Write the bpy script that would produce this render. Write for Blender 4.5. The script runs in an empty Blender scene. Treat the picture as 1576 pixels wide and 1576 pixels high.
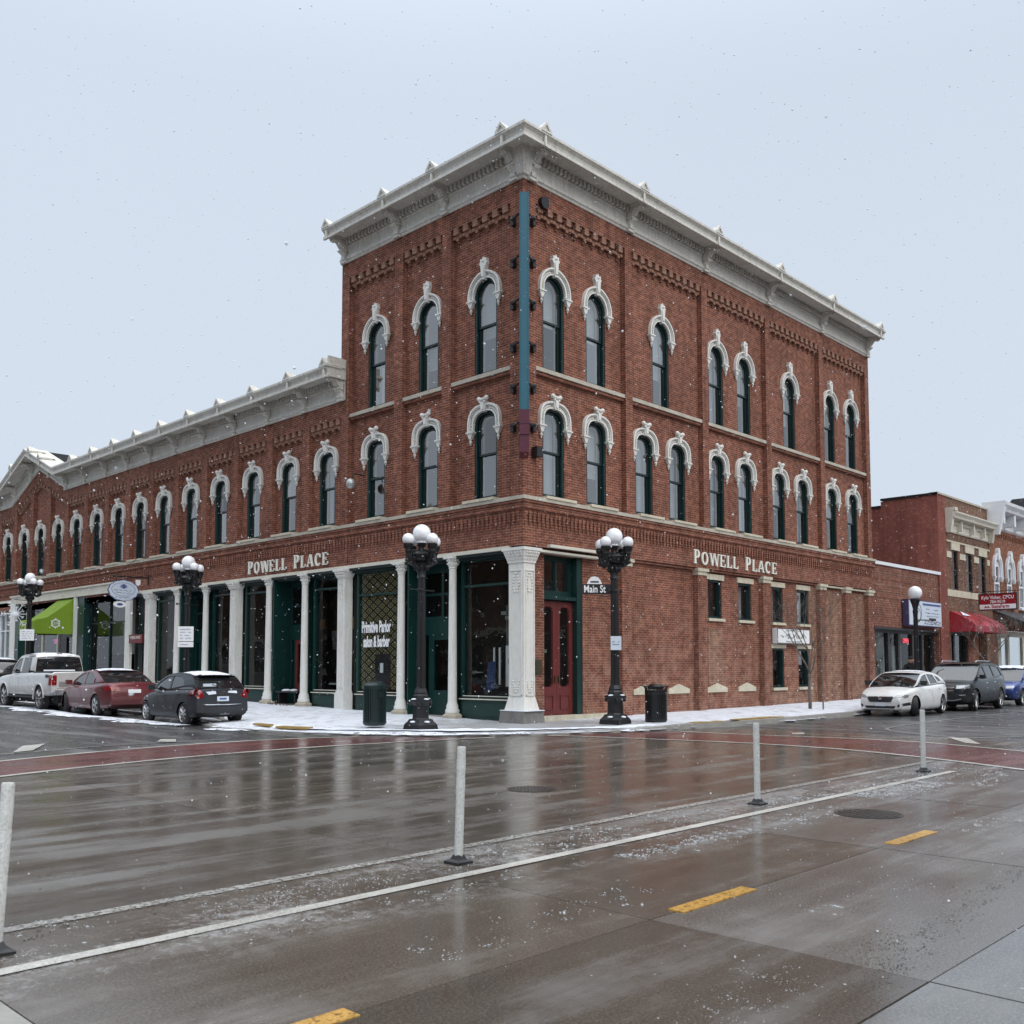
import bpy, bmesh, math, random
from mathutils import Vector, Matrix
from mathutils.geometry import tessellate_polygon
from mathutils.bvhtree import BVHTree
random.seed(7)
R = math.radians
S = bpy.context.scene
COL = S.collection
# ---------------------------------------------------------------- camera
cam = bpy.data.cameras.new('camera')
camo = bpy.data.objects.new('camera', cam); COL.objects.link(camo)
YAW, PIT = R(44.263), R(3.725)
camo.location = (-18.499, -17.602, 1.6)
camo.rotation_euler = (math.pi/2 + PIT, 0, YAW - math.pi/2)
cam.sensor_width = 36; cam.sensor_fit = 'HORIZONTAL'
cam.lens = 36*1491/1576
cam.shift_y = (929.4 - 788)/1576
cam.clip_start = .05; cam.clip_end = 2000
cam.dof.use_dof = True; cam.dof.focus_distance = 24; cam.dof.aperture_fstop = 5.6
S.camera = camo
# ---------------------------------------------------------------- world, sun, exposure
W = bpy.data.worlds.new('World'); S.world = W; W.use_nodes = True
nt = W.node_tree; nt.nodes.clear()
out = nt.nodes.new('ShaderNodeOutputWorld')
sky = nt.nodes.new('ShaderNodeTexSky'); sky.sky_type = 'NISHITA'; sky.sun_disc = False
SUN_EL, SUN_AZ = R(38), R(-92)      # azimuth of the sun seen from the origin, measured from +X
sky.sun_elevation = SUN_EL; sky.sun_rotation = math.pi/2 - SUN_AZ
sky.air_density = 1.5; sky.dust_density = 6
b1 = nt.nodes.new('ShaderNodeBackground'); b1.inputs['Strength'].default_value = .05
nt.links.new(sky.outputs[0], b1.inputs[0])
b2 = nt.nodes.new('ShaderNodeBackground')       # the closed cloud layer in front of it
tc = nt.nodes.new('ShaderNodeTexCoord'); sx = nt.nodes.new('ShaderNodeSeparateXYZ')
nt.links.new(tc.outputs['Generated'], sx.inputs[0])
cr = nt.nodes.new('ShaderNodeValToRGB'); nt.links.new(sx.outputs['Z'], cr.inputs[0])
e = cr.color_ramp.elements
e[0].position = 0; e[0].color = (.69, .775, .885, 1)
e[1].position = .60; e[1].color = (.675, .765, .885, 1)
el = cr.color_ramp.elements.new(.72); el.color = (.86, .95, 1.06, 1)
el = cr.color_ramp.elements.new(1); el.color = (1, 1, 1, 1)
nz = nt.nodes.new('ShaderNodeTexNoise'); nz.inputs['Scale'].default_value = 1.6; nz.inputs['Detail'].default_value = 3
nt.links.new(tc.outputs['Generated'], nz.inputs[0])
mr = nt.nodes.new('ShaderNodeMapRange'); mr.inputs['To Min'].default_value = .965; mr.inputs['To Max'].default_value = 1.035
nt.links.new(nz.outputs[0], mr.inputs[0])
vm = nt.nodes.new('ShaderNodeVectorMath'); vm.operation = 'SCALE'
zm = nt.nodes.new('ShaderNodeMapRange'); zm.interpolation_type = 'SMOOTHSTEP'      # overcast sky: brighter towards the zenith
zm.inputs['From Min'].default_value = .50; zm.inputs['From Max'].default_value = 1.0; zm.inputs['To Min'].default_value = 1; zm.inputs['To Max'].default_value = 2.5
nt.links.new(sx.outputs['Z'], zm.inputs[0])
mm = nt.nodes.new('ShaderNodeMath'); mm.operation = 'MULTIPLY'; nt.links.new(mr.outputs[0], mm.inputs[0]); nt.links.new(zm.outputs[0], mm.inputs[1])
nt.links.new(cr.outputs[0], vm.inputs[0]); nt.links.new(mm.outputs[0], vm.inputs['Scale'])
nt.links.new(vm.outputs[0], b2.inputs[0]); b2.inputs['Strength'].default_value = 1.0
mx = nt.nodes.new('ShaderNodeMixShader'); mx.inputs[0].default_value = .95
nt.links.new(b1.outputs[0], mx.inputs[1]); nt.links.new(b2.outputs[0], mx.inputs[2])
nt.links.new(mx.outputs[0], out.inputs[0])
sun = bpy.data.lights.new('sun', 'SUN'); sun.energy = 1.5; sun.angle = R(60); sun.color = (1, .96, .9)
suno = bpy.data.objects.new('sun', sun); COL.objects.link(suno)
sd = Vector((math.cos(SUN_AZ)*math.cos(SUN_EL), math.sin(SUN_AZ)*math.cos(SUN_EL), math.sin(SUN_EL)))
suno.rotation_euler = sd.to_track_quat('Z', 'Y').to_euler()
S.view_settings.view_transform = 'Standard'; S.view_settings.look = 'None'
S.view_settings.exposure = 0; S.view_settings.gamma = 1
S.render.engine = 'CYCLES'
S.cycles.max_bounces = 8; S.cycles.transparent_max_bounces = 12

# ---------------------------------------------------------------- materials
def nodes(name):
    m = bpy.data.materials.new(name); m.use_nodes = True
    t = m.node_tree; p = t.nodes['Principled BSDF']
    return m, t, p
def N(t, typ, **kw):
    n = t.nodes.new(typ)
    for k, v in kw.items():
        if k in n.inputs: n.inputs[k].default_value = v
        else: setattr(n, k, v)
    return n
def mapped(t, scale=(1, 1, 1), coord='Object', rot=(0, 0, 0)):
    c = t.nodes.new('ShaderNodeTexCoord'); m = t.nodes.new('ShaderNodeMapping')
    m.inputs['Scale'].default_value = scale; m.inputs['Rotation'].default_value = rot
    t.links.new(c.outputs[coord], m.inputs[0]); return m.outputs[0]
def ramp(t, src, stops):
    r = t.nodes.new('ShaderNodeValToRGB'); t.links.new(src, r.inputs[0])
    e = r.color_ramp.elements
    e[0].position, e[0].color = stops[0][0], tuple(stops[0][1])+(1,)
    e[1].position, e[1].color = stops[-1][0], tuple(stops[-1][1])+(1,)
    for p, c in stops[1:-1]:
        k = e.new(p); k.color = tuple(c)+(1,)
    return r.outputs[0]
def mixc(t, fac, a, b, mode='MIX'):
    m = t.nodes.new('ShaderNodeMix'); m.data_type = 'RGBA'; m.blend_type = mode
    for s, v in ((0, fac), (6, a), (7, b)):
        if hasattr(v, 'links'): t.links.new(v, m.inputs[s])
        elif s == 0: m.inputs[0].default_value = v
        else: m.inputs[s].default_value = tuple(v)+(1,)
    return m.outputs[2]
def noise(t, vec, scale, detail=4, rough=.6):
    n = t.nodes.new('ShaderNodeTexNoise'); n.inputs['Scale'].default_value = scale
    n.inputs['Detail'].default_value = detail; n.inputs['Roughness'].default_value = rough
    t.links.new(vec, n.inputs['Vector']); return n.outputs[0]
def bump(t, p, h, strength=.3, dist=.01):
    b = t.nodes.new('ShaderNodeBump'); b.inputs['Strength'].default_value = strength; b.inputs['Distance'].default_value = dist
    t.links.new(h, b.inputs['Height']); t.links.new(b.outputs[0], p.inputs['Normal'])
def g3(c, k): return tuple(min(1, v*k) for v in c)
MAT = {}
def mth(t, op, a, b=None, c=None):
    n = t.nodes.new('ShaderNodeMath'); n.operation = op
    for i, q in enumerate((a, b, c)):
        if q is None: continue
        if hasattr(q, 'links'): t.links.new(q, n.inputs[i])
        else: n.inputs[i].default_value = q
    return n.outputs[0]
def paint(name, c, rough=.5, var=.18, metal=0, scale=3, dirt=.25, spec=.5, coat=0, bmp=.15, streak=0):
    m, t, p = nodes(name)
    v = mapped(t); n1 = noise(t, v, scale); n2 = noise(t, v, scale*9, 3)
    col = ramp(t, n1, [(.25, g3(c, 1-var)), (.75, g3(c, 1+var))])
    f = ramp(t, n2, [(.45, (0, 0, 0)), (.8, (dirt,)*3)])
    col = mixc(t, f, col, g3(c, .45))
    if streak:
        n5 = noise(t, mapped(t, (7, 7, .7)), 1.3, 6, .75); n6 = noise(t, v, .55, 3)
        k5 = ramp(t, mth(t, 'ADD', mth(t, 'MULTIPLY', n5, .7), mth(t, 'MULTIPLY', n6, .3)), [(.50, (0, 0, 0)), (.66, (streak,)*3)])
        col = mixc(t, k5, col, (c[0]*.42, c[1]*.36, c[2]*.29))
    t.links.new(col, p.inputs['Base Color'])
    p.inputs['Roughness'].default_value = rough; p.inputs['Metallic'].default_value = metal
    p.inputs['Specular IOR Level'].default_value = spec; p.inputs['Coat Weight'].default_value = coat
    p.inputs['Coat Roughness'].default_value = .06
    if bmp: bump(t, p, n2, bmp, .01)
    MAT[name] = m; return m
def brick_mat(name, c1, c2, mortar, rowh=.0725, bw=.215, msize=.0105, pale=0.0, painted=False):
    m, t, p = nodes(name)
    c = t.nodes.new('ShaderNodeUVMap'); uv = c.outputs[0]
    b = t.nodes.new('ShaderNodeTexBrick'); t.links.new(uv, b.inputs['Vector'])
    b.inputs['Color1'].default_value = c1+(1,); b.inputs['Color2'].default_value = c2+(1,)
    b.inputs['Mortar'].default_value = mortar+(1,)
    b.inputs['Scale'].default_value = 1; b.inputs['Brick Width'].default_value = bw
    b.inputs['Row Height'].default_value = rowh; b.inputs['Mortar Size'].default_value = msize
    b.inputs['Mortar Smooth'].default_value = .2; b.inputs['Bias'].default_value = -.1
    n1 = noise(t, uv, .35, 5, .65); n2 = noise(t, uv, 2.2, 5, .7); n3 = noise(t, uv, 40, 3)
    mp = t.nodes.new('ShaderNodeMapping'); t.links.new(uv, mp.inputs[0])
    mp.inputs['Scale'].default_value = (1/bw*.97, 1/rowh*.5, 1)
    wn = t.nodes.new('ShaderNodeTexNoise'); wn.inputs['Scale'].default_value = 1.0; wn.inputs['Detail'].default_value = 0
    t.links.new(mp.outputs[0], wn.inputs['Vector'])
    if painted: n1 = noise(t, uv, .2, 2, .4); n2 = noise(t, uv, .9, 2, .4)
    col = mixc(t, ramp(t, wn.outputs[0], [(.35, (0, 0, 0)), (.7, (.1 if painted else .55,)*3)]), b.outputs['Color'], g3(c1, .5))
    col = mixc(t, ramp(t, wn.outputs[0], [(.25, (.5,)*3), (.42, (0, 0, 0))]), col, (min(1, c1[0]*1.35), c1[1]*1.5, c1[2]*1.35))
    col = mixc(t, 1, col, ramp(t, n1, [(.3, (.8, .77, .75)), (.7, (1.2, 1.18, 1.15))]), 'MULTIPLY')
    col = mixc(t, 1, col, ramp(t, n2, [(.3, (.83,)*3), (.7, (1.15,)*3)]), 'MULTIPLY')
    n4_ = t.nodes.new('ShaderNodeMapping'); t.links.new(uv, n4_.inputs[0]); n4_.inputs['Scale'].default_value = (2.6, .22, 1)
    n4 = noise(t, n4_.outputs[0], 1.0, 6, .7)
    col = mixc(t, 1, col, ramp(t, n4, [(.30, (.70, .68, .66)), (.5, (1, 1, 1)), (.72, (1.22, 1.2, 1.17))]), 'MULTIPLY')
    if pale:      # repaired / salt stained area low on the wall
        se = t.nodes.new('ShaderNodeSeparateXYZ'); t.links.new(uv, se.inputs[0])
        mr_ = t.nodes.new('ShaderNodeMapRange'); t.links.new(se.outputs[1], mr_.inputs[0])
        mr_.inputs['From Min'].default_value = 4.2; mr_.inputs['From Max'].default_value = .3
        mu = t.nodes.new('ShaderNodeMath'); mu.operation = 'MULTIPLY'
        t.links.new(mr_.outputs[0], mu.inputs[0]); t.links.new(ramp(t, n2, [(.42, (0, 0, 0)), (.72, (pale,)*3)]), mu.inputs[1])
        col = mixc(t, mu.outputs[0], col, (.42, .27, .2))
    t.links.new(col, p.inputs['Base Color'])
    p.inputs['Roughness'].default_value = .85; p.inputs['Specular IOR Level'].default_value = .25
    mh = t.nodes.new('ShaderNodeMath'); mh.operation = 'SUBTRACT'; mh.inputs[0].default_value = 1
    t.links.new(b.outputs['Fac'], mh.inputs[1])
    ma = t.nodes.new('ShaderNodeMath'); ma.operation = 'MULTIPLY_ADD'; ma.inputs[1].default_value = .35
    t.links.new(n3, ma.inputs[0]); t.links.new(mh.outputs[0], ma.inputs[2])
    bump(t, p, ma.outputs[0], .7, .01)
    MAT[name] = m; return m
def glass(name, f0=.2, tint=(.75, .8, .8), rough=.01):
    m, t, p = nodes(name); t.nodes.remove(p); o = t.nodes['Material Output']
    lw = N(t, 'ShaderNodeLayerWeight', Blend=.5)
    pw_ = N(t, 'ShaderNodeMath', operation='POWER'); t.links.new(lw.outputs['Facing'], pw_.inputs[0]); pw_.inputs[1].default_value = 5
    oi = t.nodes.new('ShaderNodeObjectInfo'); rv = N(t, 'ShaderNodeMapRange'); rv.inputs['To Min'].default_value = f0*.6; rv.inputs['To Max'].default_value = f0*1.35; t.links.new(oi.outputs['Random'], rv.inputs[0])
    ad = N(t, 'ShaderNodeMath', operation='MULTIPLY_ADD'); t.links.new(pw_.outputs[0], ad.inputs[0]); ad.inputs[1].default_value = 1-f0; t.links.new(rv.outputs[0], ad.inputs[2])
    v = mapped(t); vv = N(t, 'ShaderNodeVectorMath', operation='ADD'); t.links.new(v, vv.inputs[0]); ov = N(t, 'ShaderNodeVectorMath', operation='SCALE'); ov.inputs[0].default_value = (37, 11, 5); t.links.new(oi.outputs['Random'], ov.inputs['Scale']); t.links.new(ov.outputs[0], vv.inputs[1])
    nn = noise(t, vv.outputs[0], 1.4, 2)
    bp = N(t, 'ShaderNodeBump', Strength=.22, Distance=.03); t.links.new(nn, bp.inputs['Height'])
    gl = N(t, 'ShaderNodeBsdfGlossy', Roughness=rough); t.links.new(bp.outputs[0], gl.inputs['Normal'])
    tr = N(t, 'ShaderNodeBsdfTransparent', Color=tint+(1,))
    mxs = t.nodes.new('ShaderNodeMixShader'); t.links.new(ad.outputs[0], mxs.inputs[0])
    t.links.new(tr.outputs[0], mxs.inputs[1]); t.links.new(gl.outputs[0], mxs.inputs[2]); t.links.new(mxs.outputs[0], o.inputs[0])
    MAT[name] = m; return m
def emit(name, c, s):
    m, t, p = nodes(name); p.inputs['Base Color'].default_value = c+(1,)
    p.inputs['Emission Color'].default_value = c+(1,); p.inputs['Emission Strength'].default_value = s
    MAT[name] = m; return m
BR1, BR2, MO = (.238, .078, .051), (.150, .048, .033), (.35, .23, .175)
brick_mat('brick', BR1, BR2, MO, pale=.7)
brick_mat('brick_pale', (.27, .13, .09), (.21, .095, .068), (.37, .28, .22), pale=.5)
brick_mat('brick_tan', (.18, .09, .062), (.125, .062, .045), (.30, .23, .18))
brick_mat('brick_painted', (.25, .088, .070), (.238, .082, .066), (.22, .076, .061), msize=.006, painted=True)
brick_mat('brick_store', (.22, .085, .062), (.18, .068, .05), (.33, .22, .17), rowh=.1)
brick_mat('brick_orange', (.27, .10, .06), (.22, .08, .05), (.30, .20, .14))
paint('stone', (.47, .43, .36), .85, .2, dirt=.5, bmp=.4)
paint('limestone', (.60, .55, .43), .8, .14, dirt=.45, bmp=.3, streak=.4)
paint('cast_iron', (.76, .75, .71), .55, .06, dirt=.4, scale=5, streak=.4)
paint('tin', (.64, .62, .57), .5, .14, dirt=.6, scale=2.2, streak=.55)
paint('white_paint', (.78, .8, .83), .5, .06)
paint('cream_paint', (.66, .63, .54), .55, .08, dirt=.4)
paint('green_paint', (.006, .036, .032), .35, .2, dirt=.2)
paint('green_window', (.004, .026, .026), .35, .2, dirt=.2)
paint('green_dark', (.004, .018, .018), .4, .2)
paint('red_door', (.155, .032, .030), .35, .12, dirt=.15)
paint('maroon_sign', (.16, .018, .022), .4)
paint('teal_sign', (.018, .115, .165), .4, .06)
paint('plum_sign', (.085, .010, .028), .35, .1)
paint('black_iron', (.009, .0095, .011), .42, .25, dirt=.1)
paint('black_rubber', (.018, .018, .018), .8)
paint('plastic_black', (.02, .021, .023), .45)
paint('white_letter', (.8, .78, .7), .45, .04, dirt=.12, bmp=0)
paint('white_print', (.85, .86, .87), .5, .02, dirt=0, bmp=0)
paint('black_print', (.01, .01, .012), .4, .02, dirt=0, bmp=0)
paint('blue_print', (.06, .1, .28), .5, .02, dirt=0, bmp=0)
paint('sign_blue_white', (.62, .69, .78), .4, .05, bmp=0)
paint('sign_purple', (.06, .045, .12), .5)
paint('red_awning', (.36, .022, .036), .4, .12, dirt=.1)
paint('green_awning', (.19, .31, .014), .7, .06, dirt=.08)
paint('black_awning', (.035, .04, .05), .5)
paint('state_red', (.30, .006, .016), .35, .05, bmp=0)
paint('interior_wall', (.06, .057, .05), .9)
paint('interior_pale', (.5, .52, .48), .9)
paint('interior_floor', (.09, .07, .05), .6)
paint('curtain', (.72, .73, .74), .9, .05, dirt=0)
paint('blind', (.84, .84, .82), .7, .05, dirt=0)
paint('roofing', (.022, .022, .025), .95, spec=.1)
paint('plinth_stone', (.20, .195, .185), .85, .3, dirt=.6, bmp=.6)
paint('concrete', (.33, .32, .30), .8, .15, dirt=.3)
paint('galvanised', (.5, .52, .52), .4, .15, metal=.6)
paint('bark', (.16, .13, .11), .9, .3, scale=10, bmp=.6)
paint('globe_glass', (.86, .87, .9), .25, .02, dirt=.05, bmp=0)
paint('chrome', (.72, .73, .75), .12, .02, metal=1, dirt=0, bmp=0)
paint('alloy', (.5, .51, .52), .3, .08, metal=.8, dirt=.3)
paint('tyre', (.02, .02, .021), .75, .2)
paint('tan_stone', (.42, .38, .31), .85, .15, bmp=.3)
paint('plaque', (.1, .09, .06), .4, metal=.5)
paint('box_cardboard', (.36, .2, .08), .8)
paint('cloth_blue', (.05, .08, .2), .9)
paint('cloth_dark', (.012, .012, .016), .85)
paint('cloth_maroon', (.06, .02, .025), .85)
paint('skin', (.45, .27, .19), .55, .05, dirt=0, bmp=0)
paint('denim', (.03, .04, .07), .85)
paint('yellow_pad', (.33, .22, .07), .75, .15, dirt=.5)
glass('glass_upper', .30, (.62, .66, .68))
glass('glass_upper_dim', .13, (.5, .54, .55))
glass('glass_shop', .055, (.72, .76, .75))
glass('glass_car', .08, (.12, .14, .14))
emit('neon_pink', (1, .12, .55), 1.3); emit('neon_red', (1, .10, .16), 1.0); emit('lamp_warm', (1, .9, .75), 2.0)
def carpaint(name, c, metal=.35, rough=.28, dirt=.35):
    dk = max(c) < .1
    m = paint(name, c, rough, .08, metal, 2.5, dirt, .12 if dk else .5, .22 if dk else .7, 0)
    t = m.node_tree; p = t.nodes['Principled BSDF']
    v = mapped(t); se = t.nodes.new('ShaderNodeSeparateXYZ'); t.links.new(v, se.inputs[0])
    n = noise(t, v, 4, 5)
    ad = N(t, 'ShaderNodeMath', operation='MULTIPLY_ADD'); t.links.new(n, ad.inputs[0]); ad.inputs[1].default_value = -.9; t.links.new(se.outputs[2], ad.inputs[2])
    f = ramp(t, ad.outputs[0], [(.0, (.6 if c[0] < .5 else .35,)*3), (.42, (0, 0, 0))])
    src = p.inputs['Base Color'].links[0].from_socket
    t.links.new(mixc(t, f, src, tuple((.03 if dk else .045)+.35*v for v in c)), p.inputs['Base Color'])
    t.links.new(ramp(t, ad.outputs[0], [(.0, (.6,)*3), (.45, (rough,)*3)]), p.inputs['Roughness'])
carpaint('paint_silver', (.68, .675, .66), .2); carpaint('paint_maroon', (.16, .02, .028)); carpaint('paint_grey', (.055, .06, .07))
carpaint('paint_white', (.84, .845, .84), 0, .3); carpaint('paint_dark', (.016, .021, .024), .1); carpaint('paint_blue', (.02, .06, .3)); carpaint('paint_black', (.012, .012, .013))
m, t, p = nodes('headlight'); p.inputs['Base Color'].default_value = (.38, .4, .42, 1); p.inputs['Roughness'].default_value = .12; p.inputs['Metallic'].default_value = .5; MAT['headlight'] = m
m, t, p = nodes('taillight'); p.inputs['Base Color'].default_value = (.24, .008, .012, 1); p.inputs['Roughness'].default_value = .1; p.inputs['Coat Weight'].default_value = 1
MAT['taillight'] = m
# salon window screen: diamond lattice print
m, t, p = nodes('diamond_screen')
v = mapped(t, (1, 1, 1), 'Object', (0, 0, 0))
se = t.nodes.new('ShaderNodeSeparateXYZ'); t.links.new(v, se.inputs[0])
U = mth(t, 'DIVIDE', se.outputs[1], .43); V = mth(t, 'DIVIDE', se.outputs[2], .27)
def tri(t, q): return mth(t, 'MULTIPLY', mth(t, 'ABSOLUTE', mth(t, 'SUBTRACT', mth(t, 'FRACT', q), .5)), 2)
d_ = mth(t, 'ABSOLUTE', mth(t, 'SUBTRACT', mth(t, 'ADD', tri(t, U), tri(t, V)), 1))
t.links.new(ramp(t, d_, [(.26, (.004, .004, .004)), (.32, (.34, .28, .11)), (.46, (.30, .25, .10)), (.54, (.012, .01, .006)), (.72, (.012, .01, .006)), (.78, (.22, .19, .09))]), p.inputs['Base Color'])
p.inputs['Roughness'].default_value = .8; MAT['diamond_screen'] = m
# snow
def snow_nodes(t, p, vec):
    n = noise(t, vec, 6, 6); n2 = noise(t, vec, .8, 3)
    c = ramp(t, n2, [(.3, (.70, .74, .82)), (.7, (.84, .87, .93))])
    t.links.new(c, p.inputs['Base Color']); p.inputs['Roughness'].default_value = .75
    bump(t, p, n, .5, .03)
m, t, p = nodes('snow'); snow_nodes(t, p, mapped(t)); MAT['snow'] = m
# snow trodden pavement: snow with wet slabs showing through
m, t, p = nodes('snowy_pavement')
v = mapped(t); nA = noise(t, v, 1.1, 6, .7); nB = noise(t, v, 9, 5, .7)
se = t.nodes.new('ShaderNodeSeparateXYZ'); t.links.new(v, se.inputs[0])
# worn where people turn the corner
dd = mth(t, 'SQRT', mth(t, 'ADD', mth(t, 'POWER', mth(t, 'ADD', se.outputs[0], .8), 2), mth(t, 'POWER', mth(t, 'ADD', se.outputs[1], .9), 2)))
worn = mth(t, 'SUBTRACT', .30, mth(t, 'MULTIPLY', dd, .07)); worn = mth(t, 'MAXIMUM', worn, -.01)
q = mth(t, 'ADD', mth(t, 'ADD', mth(t, 'MULTIPLY', nA, .55), mth(t, 'MULTIPLY', nB, .45)), worn)
nF = noise(t, mapped(t, (1, 1, 1)), 3.2, 3, .5)
q = mth(t, 'ADD', q, mth(t, 'MULTIPLY', mth(t, 'SUBTRACT', nF, .5), .35))
f = ramp(t, q, [(.485, (0, 0, 0)), (.56, (.38,)*3), (.68, (.85,)*3)])
sn = ramp(t, nA, [(.3, (.68, .72, .80)), (.7, (.84, .87, .93))])
wet = ramp(t, nB, [(.3, (.20, .20, .20)), (.7, (.34, .34, .34))])
t.links.new(mixc(t, f, sn, wet), p.inputs['Base Color'])
t.links.new(ramp(t, f, [(0, (.7,)*3), (1, (.35,)*3)]), p.inputs['Roughness'])
bump(t, p, q, .6, .03); MAT['snowy_pavement'] = m
# wet carriageway
def wet_road(name, base_lo, base_hi, streak=True, r0=.07, r1=.42, tintvar=True):
    m, t, p = nodes(name)
    v = mapped(t); vs = mapped(t, (.16, 1.25, 1)) if streak else v
    if streak == 'Y': vs = mapped(t, (1.25, .16, 1))
    a = noise(t, vs, 1.3, 6, .62); b = noise(t, v, .28, 3); c = noise(t, v, 60, 2, .8); d = noise(t, vs, 5, 5, .6); e = noise(t, v, 1.7, 6, .7)
    col = ramp(t, a, [(.3, base_lo), (.7, base_hi)])
    col = mixc(t, 1, col, ramp(t, b, [(.3, (.8,)*3), (.7, (1.2,)*3)]), 'MULTIPLY')
    col = mixc(t, 1, col, ramp(t, e, [(.3, (.86, .85, .84)), (.7, (1.14,)*3)]), 'MULTIPLY')
    col = mixc(t, ramp(t, c, [(.46, (0, 0, 0)), (.78, (.55,)*3)]), col, g3(base_hi, 2.2))
    if name.startswith('wet_c') or name.startswith('wet_a'):
        film = mth(t, 'MULTIPLY', a, mth(t, 'ADD', b, e))
        ff = ramp(t, film, [(.50, (0, 0, 0)), (.68, (.55,)*3)]); col = mixc(t, ff, col, (.20, .195, .19))
        # salt and ground-up ice left along the lane line
        se_ = t.nodes.new('ShaderNodeSeparateXYZ'); t.links.new(v, se_.inputs[0])
        bandm = ramp(t, mth(t, 'ABSOLUTE', mth(t, 'ADD', se_.outputs[1], 11.85)), [(0, (1, 1, 1)), (.45, (.75,)*3), (.95, (0, 0, 0))])
        sp_ = noise(t, v, 9, 8, .85); sb_ = noise(t, mapped(t, (.5, 1.6, 1)), .9, 3)
        sm_ = mth(t, 'MULTIPLY', ramp(t, mth(t, 'ADD', mth(t, 'MULTIPLY', sp_, .6), mth(t, 'MULTIPLY', sb_, .4)), [(.50, (0, 0, 0)), (.60, (.8,)*3)]), bandm)
        col = mixc(t, sm_, col, (.42, .43, .44))
    t.links.new(col, p.inputs['Base Color'])
    mixn = mth(t, 'ADD', mth(t, 'MULTIPLY', a, .45), mth(t, 'ADD', mth(t, 'MULTIPLY', d, .2), mth(t, 'ADD', mth(t, 'MULTIPLY', b, .25), mth(t, 'MULTIPLY', e, .1))))
    t.links.new(ramp(t, mixn, [(.40, (r0,)*3), (.50, ((r0+r1)*.4,)*3), (.62, (r1,)*3)]), p.inputs['Roughness'])
    p.inputs['IOR'].default_value = 1.42
    hb = mth(t, 'ADD', mth(t, 'MULTIPLY', c, .3), mth(t, 'MULTIPLY', d, .7))
    bump(t, p, hb, .15, .012)
    MAT[name] = m
wet_road('wet_concrete', (.060, .050, .041), (.105, .091, .077))
wet_road('wet_asphalt', (.045, .046, .048), (.080, .081, .083), 'Y', .18, .5)
wet_road('wet_concrete_mid', (.085, .078, .070), (.15, .14, .13), True, .09, .42)  # greyer base colour stands in for sky mirrored in the right-hand slabs
wet_road('wet_concrete_pale', (.10, .10, .10), (.16, .16, .155), True, .05, .26)
wet_road('wet_paver', (.085, .028, .028), (.13, .05, .045), True, .1, .42)
wet_road('road_line', (.34, .33, .30), (.5, .49, .45), False, .25, .5)
m = MAT['road_line']; t = m.node_tree; p = t.nodes['Principled BSDF']
def worn_alpha(m, lo, hi):
    t = m.node_tree; p = t.nodes['Principled BSDF']
    n_ = noise(t, mapped(t), 22, 6, .75); t.links.new(ramp(t, n_, [(lo, (1, 1, 1)), (hi, (0, 0, 0))]), p.inputs['Alpha'])
worn_alpha(m, .60, .68)
wet_road('road_line_faint', (.24, .235, .22), (.36, .35, .33), False, .25, .5); worn_alpha(MAT['road_line_faint'], .47, .62)
wet_road('yellow_line', (.38, .20, .035), (.48, .28, .08), False, .3, .5); worn_alpha(MAT['yellow_line'], .54, .66)
m, t, p = nodes('snow_thin'); snow_nodes(t, p, mapped(t)); MAT['snow_thin'] = m
n_ = mth(t, 'ADD', mth(t, 'MULTIPLY', noise(t, mapped(t), 3.5, 6, .7), .65), mth(t, 'MULTIPLY', noise(t, mapped(t), 24, 4, .7), .35))
t.links.new(ramp(t, n_, [(.50, (1, 1, 1)), (.60, (0, 0, 0))]), p.inputs['Alpha'])
paint('slush_ice', (.33, .345, .36), .3, .35, dirt=0, bmp=0)
paint('grit_dark', (.05, .045, .04), .9)
paint('post_white', (.62, .63, .61), .5, .12, dirt=.75, scale=6)
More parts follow.
